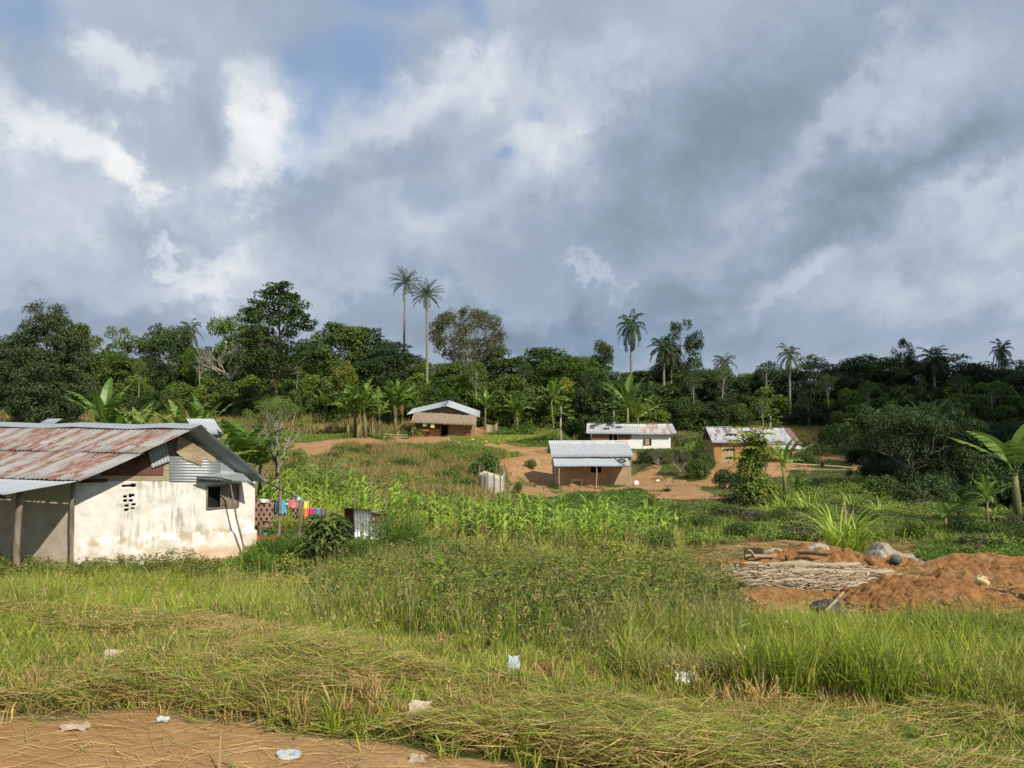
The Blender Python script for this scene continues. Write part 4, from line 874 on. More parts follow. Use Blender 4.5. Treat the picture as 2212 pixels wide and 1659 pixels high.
def shrub_proto(name, r=1.0, h=1.4, n=9, nleaf=170, ls=.12, leafm='bush_leaf', stems=True, squash=.85, wr=.55):
    tr, cr = MB(), MB()
    for k in range(n):
        a = rng.random() * 6.28; q = math.sqrt(rng.random()) * r * .6; zc_ = h * (.28 + .5 * rng.random() * (1 - (q / r) ** 2)); c = np.array([math.cos(a) * q, math.sin(a) * q, zc_])
        limb(tr, (rng.normal(0, .06), rng.normal(0, .06), -.2), c, .035, .01, 4); puff(cr, c, min(r, h) * rng.uniform(.35, .5), nleaf, ls, squash, wr=wr)
    puff(cr, np.array([0, 0, h * .3]), r * .8, nleaf * 2, ls, .45 * h / r, wr=wr)
    e = empty(name); a = tr.build('stem', 'bark', e); b = cr.build('foliage', leafm, e); return reg(e, a, b)
def papaya_proto(name, H=3, n=16, pl=.75, leafm='bush_leaf', bark='pale_bark', top=.82):
    tr, cr = MB(), MB(); tr.tube([(0, 0, -.4), (.05, 0, H * .5), (0, 0, H)], [.10, .08, .05], 7)
    for k in range(n):
        az = k * 2.4; f = k / n; z0 = H * (1 - (1 - top) * f); up = 1.1 - 1.5 * f; tip = np.array([math.cos(az) * math.cos(up), math.sin(az) * math.cos(up), math.sin(up)]) * pl * random.uniform(.8, 1.1) + [0, 0, z0]
        cr.tube([(0, 0, z0), tip], [.02, .012], 4, cap=False)
        an = np.linspace(-2.3, 2.3, 9) + az; D = np.stack([np.cos(an), np.sin(an), np.full(9, -.35)], 1)
        cr.leaves(np.tile(tip, (9, 1)), D, np.tile([0, 0, 1.0], (9, 1)) + rng.normal(0, .2, (9, 3)), .34, .15)
    return finish_tree(name, tr, cr, bark, leafm)
def bare_proto(name, H, spread, bark='bare_branch', n0=7, depth=3, leaf=None, nleaf=0, ls=.12, r0=.1, fork=.25, up=.9):
    tr, cr = MB(), MB()
    limb(tr, (0, 0, -.4), (0, 0, H * fork), r0, r0 * .75, 6, .1, 4, 0); tips = []
    def rec(p, d, L, r_, dep):
        q = p + d * L; limb(tr, p, q, r_, r_ * .55, 4, .22, 5, .05)
        if dep == 0: tips.append(q); return
        for _ in range(3 if dep > 1 else 3):
            dd = norm(d + rng.normal(0, .42, 3) + [0, 0, .22]); rec(p + (q - p) * rng.uniform(.6, 1), dd, L * rng.uniform(.55, .8), r_ * .55, dep - 1)
    for k in range(n0):
        a = k * 2.4 + rng.random() * .6; el_2 = up * rng.uniform(.55, 1.25); d = norm(np.array([math.cos(a) * spread, math.sin(a) * spread, el_2])); rec(np.array([0, 0, H * fork * rng.uniform(.7, 1)]), d, H * .36, r0 * .55, depth)
    if leaf:
        for t_ in tips: puff(cr, t_, ls * 3.2, nleaf, ls, .8)
        return finish_tree(name, tr, cr, bark, leaf)
    return finish_tree(name, tr, None, bark, leaf)
def maize_proto(name, H=1.5, seed=0):
    random.seed(seed); mb = MB(); mb.tube([(0, 0, -.1), (.02, 0, H * .6), (0, .02, H)], [.02, .016, .006], 4)
    for k in range(9):
        z = H * (.15 + .75 * k / 9); az = (k % 2) * math.pi + random.uniform(-.5, .5) + seed; mb.arc((0, 0, z), az, random.uniform(.55, .85) * H / 1.5, .14, random.uniform(.95, 1.25), random.uniform(1.5, 2.6), 6, .2, prof=.6)
    mb.blades(np.tile([0, 0, H * .95], (5, 1)), np.full(5, .28), np.full(5, .02), rng.random(5) * 6.28, rng.uniform(.1, .5, 5), .8)
    return mb.build(name, 'maize_leaf')
def cane_proto(name, n=90, H=2.0, r=.35, leafm='maize_leaf', w=.045):
    mb = MB()
    for k in range(n):
        a = random.random() * 6.28; q = r * math.sqrt(random.random()); mb.arc((math.cos(a) * q, math.sin(a) * q, -.05), a + random.uniform(-.7, .7), H * random.uniform(.55, 1.15), w * random.uniform(.7, 1.3), random.uniform(1.15, 1.5), random.uniform(.7, 2.3), 8, .2, tint=.9 if random.random() < .06 else 0, prof=.55)
    return mb.build(name, leafm)

# forest prototypes
FT = [tree_proto('forest_tree', 12, None, nclump=36, cr=(4.2, 4.2, 4.6), nleaf=170),
      tree_proto('forest_tree', 12, None, nclump=30, cr=(3.6, 3.6, 5.0), nleaf=170, leafm='forest_leaf', ls=.36),
      tree_proto('forest_tree', 12, None, nclump=40, cr=(4.8, 4.8, 3.6), cz=.66, nleaf=140, squash=.5, flat=True),
      tree_proto('forest_tree', 12, None, nclump=34, cr=(4.0, 4.0, 4.8), leafm='dark_leaf', nleaf=170, ls=.40),
      tree_proto('forest_tree', 12, None, nclump=42, cr=(4.6, 4.6, 3.8), cz=.66, leafm='dark_leaf', nleaf=140, squash=.45, flat=True, ls=.36),
      tree_proto('forest_tree', 12, None, nclump=30, cr=(4.2, 4.2, 4.4), leafm='bush_leaf', nleaf=190, ls=.34),
      tree_proto('forest_tree', 12, None, nclump=22, cr=(4.4, 4.4, 4.2), nleaf=120, puffr=(.7, 1.3), ls=.4, sep=1.5)]
FT_open = tree_proto('open_tree', 12, None, nclump=34, cr=(4.8, 4.6, 3.6), cz=.70, nleaf=110, puffr=(.7, 1.3), ls=.36, sep=1.6, leafm='dark_leaf', fork=.45)
FT_grey = tree_proto('olive_crowned_tree', 12, None, nclump=95, cr=(6.0, 5.2, 3.2), cz=.70, nleaf=100, puffr=(.6, 1.1), ls=.27, sep=1.0, leafm='olive_leaf', bark='pale_bark', fork=.32, shell=.72)
FT_tall = tree_proto('tall_layered_tree', 15, None, nclump=84, cr=(5.4, 4.8, 4.8), cz=.70, nleaf=95, puffr=(.5, 1.1), ls=.32, squash=.42, flat=True, trunk_r=.26, fork=.42, sep=1.05, cone=.4)
FT_yel = tree_proto('yellow_green_tree', 8, None, nclump=16, cr=(2.2, 2.2, 2.6), nleaf=130, puffr=(.6, 1.0), ls=.30, leafm='yellow_leaf')
FT_slim = tree_proto('slim_white_trunk_tree', 11, None, nclump=12, cr=(2.3, 2.3, 1.5), cz=.80, nleaf=80, puffr=(.5, .9), ls=.28, bark='pale_bark', leafm='forest_leaf', trunk_r=.16, fork=.5, lean=-.03)
FT_vine = tree_proto('vine_hung_tree', 14, None, nclump=100, cr=(3.9, 3.9, 6.4), cz=.47, nleaf=260, puffr=(.85, 1.45), ls=.27, leafm='vine_leaf', shell=.7, bark='bark')
def zt(px, py, Y): return W(px, py, Y)[2]
def put_tree(proto, nomH, px, top, Y, wpx=None, label='', cat='tree', group=None, nomW=9.0, base=None):
    b = gat(px, Y); h = (zt(px, top, Y) - b[2]); s = h / nomH; sw = s if wpx is None else wpx / FPX * Y / nomW
    return place(proto, b - [0, 0, .1], rng.random() * 6.28, sw, label, cat, group, scz=s)
FG = 'trees of the packed forest edge'
# skyline trees: picture column, crown top row, distance, width in picture px, prototype, label
SK = [(-20, 735, 105, 130, 3, 'dark forest tree at the left end of the tree line beside the vine hung tree'), (165, 700, 112, 90, 0, 'rounded green tree directly right of the vine hung tree'),
      (225, 745, 118, 90, 5, 'low bright green tree in the dip right of the vine hung tree'), (268, 692, 120, 75, 6, 'thin topped green tree left of the dark layered crown'),
      (340, 700, 126, 75, 4, 'blackish layered crown left of the pale green palm top'), (372, 712, 118, 90, 3, 'dark tree with pale lower trunk beside the hillside palm'),
      (440, 738, 116, 80, 5, 'light green tree behind the bare white branched tree'), (518, 640, 116, 110, 6, 'tall open crowned tree just left of the tall layered tree'),
      (548, 700, 118, 110, 0, 'dense tree low between the bare tree and the tall layered tree'), (665, 735, 120, 100, 1, 'dark leafed tree just right of the tall layered tree trunk'),
      (735, 698, 121, 110, 0, 'broad dense tree right of the tall layered tree'), (795, 692, 126, 110, 2, 'broad layered tree crown midway between tall layered tree and two palms'),
      (845, 738, 116, 125, 4, 'dark spreading tree at the feet of the two tall palms'), (800, 780, 110, 110, 3, 'dark tree low in front of the broad layered crown'),
      (935, 772, 118, 80, 5, 'small bright tree between the two tall palms and olive crowned tree'), (985, 782, 113, 90, 0, 'rounded tree below the olive crowned tree'),
      (1060, 752, 124, 110, 1, 'green tree right of the olive crowned tree'), (1165, 740, 128, 150, 2, 'wide umbrella shaped crown on the skyline at mid forest'),
      (1235, 757, 118, 120, 5, 'leafy tree behind the tall banana plants right of the umbrella crown'), (1304, 738, 120, 60, 1, 'narrow peaked tree left of the lone tall palm'),
      (1270, 775, 126, 100, 3, 'dark tree filling the gap left of the narrow peaked tree'), (1385, 800, 132, 110, 0, 'low tree at the foot of the lone tall palm'),
      (1445, 785, 126, 90, 3, 'dark tree at the foot of the open crowned tree'), (1530, 795, 122, 110, 4, 'dark layered tree right of the open crowned tree'),
      (1500, 805, 116, 110, 3, 'dark tree in front of the open crowned tree trunk'), (1600, 808, 128, 110, 1, 'low tree between the two small right palms'),
      (1665, 800, 124, 90, 3, 'dark tree left of the silver trunked palm'), (1758, 767, 118, 105, 4, 'tall dark crown directly right of the silver trunked palm'),
      (1820, 795, 126, 90, 0, 'low dark tree in the notch right of the tall dark crown'), (1862, 772, 124, 105, 3, 'dark rounded tree with feathery top in the right forest'),
      (1905, 774, 120, 100, 1, 'dark drooping tree left of the tall ragged tree on the right'), (1975, 782, 126, 90, 3, 'dark tree below the tall ragged tree on the right'),
      (2050, 765, 122, 120, 4, 'broad dark tree beside the squat dark palm'), (2115, 788, 126, 110, 3, 'dark tree between the squat dark palm and the far right palm'),
      (2195, 766, 128, 90, 6, 'thin leafed tree at the right end of the skyline'), (2250, 790, 116, 130, 4, 'dark spreading tree beyond the right picture edge')]
for px_, tp_, Y_, w_, k_, lb in SK: put_tree(FT[k_], 12.4, px_, tp_, Y_, w_ * 1.25, lb, group=FG)
# filler trees in front of and behind the skyline row
BT = [tree_proto('bushy_tree', 6, None, nclump=20, cr=(2.1, 2.1, 2.7), cz=.5, nleaf=170, puffr=(.7, 1.2), ls=.34, shell=.5, trunk_r=.15, fork=.12),
      tree_proto('bushy_tree', 6, None, nclump=16, cr=(2.3, 2.3, 2.6), cz=.52, nleaf=150, puffr=(.6, 1.3), ls=.40, leafm='bush_leaf', shell=.5, trunk_r=.15, fork=.12),
      tree_proto('bushy_tree', 6, None, nclump=20, cr=(2.0, 2.0, 2.8), cz=.5, nleaf=170, puffr=(.6, 1.1), ls=.32, leafm='dark_leaf', shell=.5, trunk_r=.15, fork=.12),
      tree_proto('bushy_tree', 6, None, nclump=12, cr=(1.6, 1.6, 2.6), cz=.55, nleaf=140, puffr=(.6, 1.1), ls=.42, leafm='forest_leaf', shell=.4, trunk_r=.13, fork=.12)]
fl = []
for row, (Y_, lo, hi, st_) in enumerate([(112, 795, 842, 50), (120, 772, 822, 58), (140, 770, 800, 80), (106, 822, 862, 44)]):
    px_ = -90 + row * 17
    while px_ < 2320:
        fl.append((px_ + rng.uniform(-12, 12), rng.uniform(lo, hi) + (18 if px_ > 1350 else 0) + (-12 if px_ < 900 else 0), Y_ + rng.uniform(-3, 3), row)); px_ += st_ * rng.uniform(.8, 1.2)
def zone(px_):
    for lim, s in ((150, 'behind the vine hung tree'), (420, 'behind the near white house roof'), (700, 'behind the bare white branched tree'), (900, 'behind the banana clump left of the thatched house'), (1110, 'behind the thatched house'), (1330, 'behind the papaya trees'), (1500, 'behind the long white house'), (1760, 'behind the ochre mud house'), (1990, 'in the shaded forest behind the feathery dark trees'), (9999, 'in the shaded forest at the right edge')):
        if px_ < lim: return s
for px_, tp_, Y_, row in fl:
    if row != 2: kk = [0, 1, 1, 3, 0][int(rng.integers(5))] if px_ < 1380 else [2, 0, 2, 3, 1][int(rng.integers(5))]; pr_, nh_ = BT[kk], 6.6; ww_ = (gat(px_, Y_)[2] * -1 + zt(px_, tp_, Y_)) * rng.uniform(.75, 1.2) / Y_ * FPX * 1.35
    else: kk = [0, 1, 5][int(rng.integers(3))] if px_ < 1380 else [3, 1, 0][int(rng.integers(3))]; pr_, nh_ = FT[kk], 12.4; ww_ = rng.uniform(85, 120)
    put_tree(pr_, nh_, px_, tp_, Y_, ww_, ('low ' if row == 3 else 'front row ' if row == 0 else 'second row ' if row == 1 else 'rear row ') + 'tree packed in the forest ' + zone(px_), group='filler trees ' + zone(px_) + (' low' if row == 3 else ' row %d' % row if 0 else ''))
# characteristic trees
put_tree(FT_vine, 14.6, 100, 652, 84, 172, 'huge tree smothered in dull green creeper at the left with a bare twisting top', nomW=8.8)
bt = bare_proto('bare_tree', 7.2, .95, n0=10, depth=3, r0=.15, fork=.08, up=.8); b_ = gat(498, 98); place(bt, b_ + [0, 0, (zt(498, 805, 98) - b_[2]) * .99 if 0 else max(0, zt(498, 818, 98) - b_[2] - .4)], .4, 1.0, 'leafless tree of pale forked branches in front of the dark forest', 'tree')
tw = bare_proto('twisting_branch_tree', 4.0, .9, bark='weathered_wood', n0=4, depth=2, leaf='vine_leaf', nleaf=34, ls=.2, r0=.2, fork=.2); b_ = gat(95, 84.5); place(tw, [b_[0], b_[1], zt(95, 700, 84.5) - 1.0], 1, 1.0, 'crooked branches sticking out above the creeper covered tree', 'tree')
put_tree(FT_tall, 15.2, 603, 617, 96, 165, 'tall layered tree with a long bare trunk left of the two tall palms', nomW=7.2)
put_tree(FT_grey, 12.2, 1010, 657, 122, 152, 'olive grey crowned tree standing alone above the forest right of the two palms', nomW=11.2)
put_tree(FT_open, 12.3, 1470, 690, 124, 108, 'dark open crowned tree with irregular gaps beside the short trunked palm', nomW=10.8)
o = put_tree(FT_open, 12.3, 1955, 730, 126, 55, 'tall ragged flat topped tree rising above the right forest', nomW=9.5)
put_tree(FT_yel, 8.4, 742, 768, 104, 66, 'yellow green leafed tree in front of the dark trees left of the palms', nomW=5.6)
put_tree(FT_yel, 8.4, 1220, 806, 108, 56, 'small yellow green tree above the banana plants right of the thatched house', nomW=5.6)
put_tree(FT_slim, 11.2, 1562, 783, 112, 62, 'slim tree with white trunk and small drooping crown below the small palm', nomW=5.8)
put_tree(FT_slim, 11.2, 1655, 772, 118, 66, 'slim pale trunked tree with sparse crown left of the silver trunked palm', nomW=5.8)
put_tree(FT_slim, 11.2, 1748, 850, 104, 46, 'leaning grey trunked tree below the tall dark crown', nomW=5.8)
put_tree(FT_slim, 11.2, 1648, 848, 92, 58, 'young slender tree standing just behind the roof of the ochre mud house', nomW=5.8)
put_tree(FT_slim, 11.2, 1030, 770, 108, 60, 'leafy young tree right behind the thatched house gable', nomW=5.8)
put_tree(FT_slim, 11.2, 1990, 800, 112, 30, 'thin pale trunk with small crown in the shaded forest', nomW=5.8)
for px_, tp_, Y_, w_, lb in [(430, 745, 110, 50, 'pale stemmed tree left of the bare forked tree'), (640, 760, 108, 46, 'pale stemmed tree right of the long bare trunk'), (1130, 772, 112, 54, 'pale stemmed tree under the left of the umbrella crown'), (1500, 800, 108, 50, 'pale stemmed tree behind the right end of the long white house'), (1790, 800, 110, 50, 'pale stemmed tree right of the leaning grey trunk'), (1880, 815, 104, 44, 'pale stemmed tree above the banana leaves of the thicket'), (2080, 800, 112, 50, 'pale stemmed tree beside the squat dark palm'), (2140, 820, 106, 44, 'pale stemmed tree below the far right palm'), (300, 770, 108, 44, 'pale stemmed tree above the middle of the white house roof')]:
    put_tree(FT_slim, 11.2, px_, tp_, Y_, w_, lb, nomW=5.8)
put_tree(FT_open, 12.3, 1268, 800, 104, 75, 'open green tree with forked pale trunk above the banana plants', nomW=10.8)
# palms
PT = palm_proto('tall_palm', 21, 30, 3.3, .22, seed=1, dropmix=(1.4, -.55), lw=.075, spread=.95, ll=.5)
PD = palm_proto('oil_palm', 11, 26, 3.3, .22, seed=2, dropmix=(1.3, -1.0), leafm='dark_leaf', lw=.11, nl=28, ll=.7)
PP_ = palm_proto('pale_palm', 9, 22, 3.0, .24, seed=3, leafm='palm_leaf', lw=.10)
def put_palm(pr, nomH, px, cy, Y, wpx, nomW, lb, base_dz=0):
    b = gat(px, Y); h = zt(px, cy, Y) - b[2]; return place(pr, b, rng.random() * 6.28, wpx / FPX * Y / nomW, lb, 'palm', 'palms above the forest', scz=h / nomH)
put_palm(PT, 21, 876, 612, 118, 64, 5.3, 'tallest palm of the forest, left one of the close pair')
put_palm(PT, 21, 919, 636, 112, 72, 5.3, 'tall palm on the right of the close pair, thin grey trunk')
put_palm(PD, 11, 1366, 706, 126, 60, 5.4, 'lone tall dark palm with a very thin trunk against the sky')
put_palm(PD, 11, 1437, 752, 116, 66, 5.4, 'palm with pale lower trunk in front of the open crowned tree')
put_palm(PD, 11, 1449, 762, 122, 50, 5.4, 'half hidden palm touching the open crowned tree')
put_palm(PP_, 9, 1565, 784, 116, 56, 5.2, 'small palm top above the white trunked slim tree')
put_palm(PP_, 9, 1706, 768, 112, 56, 5.2, 'silver trunked palm rising in front of the right forest')
put_palm(PD, 11, 2018, 772, 118, 74, 5.4, 'squat dark palm head merging into the right forest')
put_palm(PD, 11, 2164, 757, 130, 42, 5.4, 'small palm standing alone on the far right skyline')
put_palm(PP_, 9, 409, 716, 122, 52, 5.2, 'pale green palm top on the skyline above the white house')
# undergrowth of the forest: one mass
mb = MB(); 
for k_ in range(520):
    Y_ = rng.uniform(99, 150); px_ = rng.uniform(-150, 2350); b_ = gat(px_, Y_)
    if Y_ < 106 and 850 < px_ < 1080: continue
    r_ = rng.uniform(1.3, 2.6) * (1 if Y_ > 106 else .6); puff(mb, b_ + [0, 0, r_ * .5], r_, 150, .34, .9)
o = mb.build('forest_undergrowth', 'forest_leaf'); tag(o, 'tangled green undergrowth along the foot of the forest', 'undergrowth', kind='stuff')
mb = MB()
for k_ in range(420):
    Y_ = rng.uniform(86, 118); px_ = rng.uniform(1120, 2350); b_ = gat(px_, Y_)
    if px_ < 1600 and Y_ < 99: continue
    if fbm(b_[0], b_[1], .1, 77) < .44: continue
    r_ = rng.uniform(.5, 1.3); puff(mb, b_ + [0, 0, r_ * .3], r_, 110, .24, .8)
for k_ in range(300):
    Y_ = rng.uniform(84, 112); px_ = rng.uniform(-60, 900); b_ = gat(px_, Y_)
    if fbm(b_[0], b_[1], .1, 78) < .5: continue
    r_ = rng.uniform(.4, 1.3); puff(mb, b_ + [0, 0, r_ * .3], r_, 110, .24, .8)
o = mb.build('hillside_scrub', 'bush_leaf'); tag(o, 'scattered green scrub on the slope below the forest', 'scrub', kind='stuff')
# ------------------------------------------------------------------ middle distance plants
random.seed(21)
BN = [banana_proto('banana_plant', 1, 2, nl=9), banana_proto('banana_plant', 2, 3, nl=8), banana_proto('banana_plant', 3, 4, nl=7), banana_proto('banana_plant', 5, 6, H=2.4, L=1.9, nl=8, skirt=4, tears=3)]
def ban(k, px, py, top, Y=None, lb='', rz=None, wd=.88):
    b = gpt(px, py, 24) if Y is None else gat(px, Y); h = max(.8, W(px, top, b[1])[2] - b[2]); s = h / (4.1 if k < 3 else 4.1)
    return place(BN[k], b, random.uniform(0, 6.28) if rz is None else rz, s * wd, lb, 'banana plant', 'banana plants', scz=s)
ban(0, 226, 0, 835, 44, 'banana plant with tall torn leaves above the white house ridge, left one'); ban(2, 268, 0, 842, 46, 'banana plant above the ridge of the white house, right of the tallest torn leaf')
ban(1, 305, 0, 856, 44, 'low banana plant peeping over the middle of the white house ridge'); ban(1, 398, 0, 848, 46, 'banana plant above the ridge left of the roof apex'); ban(2, 438, 0, 845, 50, 'banana plant standing behind the apex of the white house roof')
ban(1, 502, 0, 888, 34, 'banana plant with broad upright leaves right of the roof apex', wd=1.1); ban(2, 548, 0, 902, 36, 'banana plant between the roof apex and the pale bare tree', wd=1.1); ban(1, 470, 0, 905, 33, 'banana plant touching the small white roof behind the house')
ban(1, 566, 0, 925, 38, 'banana plant with hanging leaves behind the pale bare tree trunk')
ban(3, 785, 946, 808, None, 'clump of banana plants with brown dry skirts left of the thatched house', wd=.85); ban(3, 800, 944, 838, None, 'shorter banana plants in front of the brown skirted clump', wd=.7)
ban(3, 858, 0, 812, 98, 'banana plant with thick dry skirt behind the left side of the thatched house')
for px_, tp_, Y_, k_, lb in [(704, 834, 106, 1, 'small banana plant at the left start of the hillside row'), (748, 815, 106, 2, 'banana plant above the dry skirted clump'), (822, 820, 104, 1, 'banana plant just left of the thick skirted one'), (895, 838, 106, 0, 'banana plant above the left eave of the thatched house'),
                             (965, 812, 108, 1, 'banana plant above the apex of the thatched house'), (992, 822, 110, 0, 'banana plant right of the thatched house apex, high up'), (1048, 848, 104, 0, 'banana plant above the cloth screen'),
                             (1112, 838, 102, 2, 'bushy banana plant beside the thatched house clearing'), (1196, 826, 104, 0, 'banana plant just above the pale papaya tree'), (1212, 812, 108, 1, 'tall banana plant with split leaf above the papaya tree'),
                             (1280, 838, 106, 1, 'banana plant between the papaya tree and the leaning banana'), (1356, 820, 102, 0, 'leaning banana plant with one broad upright leaf above the long white house'), (1372, 838, 104, 1, 'banana plant right next to the leaning one')]:
    ban(k_, px_, 0, tp_, Y_, lb)
ban(0, 1697, 0, 952, 50, 'large banana plant in front of the right end of the ochre mud house', wd=1.1); ban(0, 1724, 0, 1028, 45, 'small bright banana plant among the tall grass below the larger one', wd=1.0)
ban(0, 2196, 0, 925, 34, 'largest banana plant at the right edge with broad glossy leaves', wd=1.3, rz=.6); ban(0, 2128, 0, 1035, 32, 'young banana plant with one bright upright leaf at the right', wd=.9)
ban(0, 2036, 0, 1086, 31, 'low drooping banana leaf plant in the shaded ground cover', wd=1.6); ban(0, 2146, 0, 1094, 29, 'tiny yellowish banana shoot at the right', wd=.8)
for px_, tp_, Y_, lb in [(1994, 846, 80, 'banana plant with one pale torn leaf above the feathery dark trees'), (1938, 860, 80, 'banana plant left above the feathery dark trees'), (1886, 872, 78, 'bright banana leaves at the upper left of the feathery dark trees'), (1845, 898, 82, 'banana plant at the left edge of the feathery dark trees')]: ban(1, px_, 0, tp_, Y_, lb)
# papaya and other small trees
PA = papaya_proto('papaya_tree', 3, 20, .8, 'yellow_leaf'); PB = papaya_proto('papaya_tree', 3, 18, .9, 'bush_leaf')
def pap(pr, px, top, Y, lb, wd=1.0, cat='tree'): b = gat(px, Y); s = (W(px, top, Y)[2] - b[2]) / 3.7; place(pr, b, random.random() * 6, s * wd, lb, cat, 'papaya trees', scz=s)
pap(PB, 1212, 858, 88, 'pale stemmed papaya tree on the lawn behind the tan house', 1.0); pap(PB, 1326, 868, 97, 'small umbrella topped papaya above the long white house', 1.2); pap(PB, 1664, 880, 86, 'papaya like sapling beyond the roof of the mud house', 1)
pap(PA, 1622, 920, 48, 'papaya tree wrapped in climbing vines in front of the ochre mud house', 1.35)
vt = MB(); vb = gat(1624, 48); vh = W(1624, 930, 48)[2] - vb[2]
for k_ in range(16): z_ = vh * (.05 + .9 * k_ / 16); r_ = .55 + .75 * (1 - k_ / 16) * (k_ < 11); puff(vt, vb + [rng.normal(0, .2), rng.normal(0, .2), z_], r_, 260, .17, .9, wr=.75)
for k_ in range(7): puff(vt, vb + [rng.normal(.4, .9), rng.normal(-.3, .6), rng.uniform(.3, 1.3)], rng.uniform(.5, .9), 260, .17, .9, wr=.75)
o = vt.build('climbing_vine', 'bush_leaf'); tag(o, 'mass of climbing vine hiding the papaya trunk before the mud house', 'vine')
vt = MB(); puff(vt, vb + [.65, -.8, 1.0], .7, 170, .17, .9, wr=.75); puff(vt, vb + [.2, -.7, .5], .5, 60, .17, .9); o = vt.build('yellow_vine', 'yellow_leaf'); tag(o, 'yellowing vine leaves low beside the vine wrapped papaya', 'vine')
# thin grey tree right of the white house
bt = bare_proto('thin_grey_tree', 5.6, .42, bark='palm_bark', n0=4, depth=3, leaf='bush_leaf', nleaf=60, ls=.085, r0=.19, fork=.38, up=1.5); b_ = gpt(599, 1080, 26); h_ = W(590, 838, b_[1])[2] - b_[2]
place(bt, b_, 2.2, h_ / 6.9, 'thin grey barked tree with sparse twigs just right of the white house', 'tree', scz=h_ / 6.9)
SH = [shrub_proto('shrub', 1.0, 1.4, ls=.14), shrub_proto('shrub', 1.0, 1.2, ls=.15, leafm='forest_leaf'), shrub_proto('shrub', 1.0, 1.1, leafm='dark_leaf', ls=.13), shrub_proto('shrub', 1.0, 1.3, leafm='yellow_leaf', ls=.11, n=7)]
def shb(k, px, py, wpx, hpx, lb, grp='shrubs on the yard', Y=None, y0=22):
    b = gpt(px, py, y0) if Y is None else gat(px, Y); q = b[1] / FPX; place(SH[k], b, random.random() * 6, wpx * q / 2.2, lb, 'shrub', grp, scz=hpx * q / [1.7, 1.5, 1.4, 1.6][k])
for k_, (px_, py_) in enumerate([(1388, 1002), (1405, 1000), (1422, 1004), (1442, 1002), (1462, 1000), (1482, 1002), (1502, 1000)]): shb([2, 1][k_ % 2], px_, py_, 34, 40, 'dark hedge bush before the long white house, ' + ['first', 'second', 'third', 'fourth', 'fifth', 'sixth', 'seventh'][k_] + ' from the tan house', 'hedge in front of the long white house')
for a in [(0, 1520, 985, 60, 50, 'light green bush at the right end of the hedge beside the mud house'), (1, 1508, 1035, 62, 56, 'large dense green bush at the right end of the earth yard'), (1, 1530, 1012, 44, 42, 'round bush touching the left wall corner of the mud house'),
          (2, 1572, 1058, 78, 62, 'very dark dense bush on the earth yard left of the vine wrapped papaya'), (1, 1746, 1003, 34, 30, 'small rounded bush on bare earth at the right end of the mud house'),
          (0, 1148, 1013, 34, 26, 'lone green bush on the earth path left of the tan house'), (2, 1197, 1056, 46, 14, 'low flat bush at the left foot of the tan house porch'), (2, 1368, 1066, 70, 16, 'low spreading bush right in front of the tan house porch'),
          (3, 1404, 1100, 46, 44, 'yellowish leafy bush at the lower edge of the earth yard'), (0, 1118, 1066, 30, 30, 'small bush at the foot of the woven screen'), (1, 798, 975, 34, 22, 'small bush on the edge of the earth path below the banana clump'),
          (0, 985, 939, 16, 14, 'small bush in front of the blue barrel'), (0, 668, 890, 36, 26, 'small green bush in the tan grass of the hillside'), (1, 1512, 905, 24, 34, 'dark conical bush in the tan grass above the mud house'), (2, 1440, 1062, 26, 10, 'tiny low bush on the earth near the tan house'), (3, 612, 870, 50, 30, 'yellow flecked bush on the hillside behind the thin tree'),
          (0, 1290, 1088, 80, 26, 'loose green bush along the lower lawn in front of the tan house'), (1, 735, 985, 50, 16, 'low dark shrub left end of the earth path')]:
    shb(*a)
shb(0, 1046, 1042, 90, 84, 'tall bright green bush growing behind the woven white screen'); shb(3, 1060, 1040, 60, 74, 'yellow green leafy bush inside the woven white screen')
bt = bare_proto('pale_twiggy_shrub', 1.9, .7, bark='pale_bark', n0=7, depth=3, leaf='olive_leaf', nleaf=16, ls=.07, r0=.06, fork=.2, up=1.1); b_ = gpt(1472, 1030, 40); place(bt, b_, 0, 1.15, 'pale stemmed twiggy shrub in front of the hedge', 'shrub', 'twiggy shrubs'); b_ = gpt(1421, 1014, 40); place(bt, b_, 2, .95, 'smaller pale twiggy shrub beside the right wall of the tan house', 'shrub', 'twiggy shrubs')
# feathery dark trees on the right
FD = bare_proto('feathery_tree', 4.6, 1.05, bark='bark', n0=8, depth=3, leaf='dark_leaf', nleaf=120, ls=.115, r0=.08, fork=.28, up=.7)
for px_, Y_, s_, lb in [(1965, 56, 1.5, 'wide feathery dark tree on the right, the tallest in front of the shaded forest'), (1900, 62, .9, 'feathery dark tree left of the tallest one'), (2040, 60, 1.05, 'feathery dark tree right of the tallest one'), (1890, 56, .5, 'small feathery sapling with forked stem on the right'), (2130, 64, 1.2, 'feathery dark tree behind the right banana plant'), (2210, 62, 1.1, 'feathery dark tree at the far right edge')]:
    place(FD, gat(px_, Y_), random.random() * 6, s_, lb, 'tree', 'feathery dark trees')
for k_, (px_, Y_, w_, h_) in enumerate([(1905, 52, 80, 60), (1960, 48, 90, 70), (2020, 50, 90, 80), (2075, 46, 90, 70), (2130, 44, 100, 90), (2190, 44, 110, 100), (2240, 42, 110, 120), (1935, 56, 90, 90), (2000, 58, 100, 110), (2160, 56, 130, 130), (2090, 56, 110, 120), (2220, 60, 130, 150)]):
    b_ = gat(px_, Y_); q = Y_ / FPX; place(SH[2 if k_ % 4 else 1], b_, random.random() * 6, w_ * q / 2.0, 'near dark bush at the foot of the shaded right thicket', 'bush', 'near bushes of the right thicket', scz=h_ * q / 1.35)
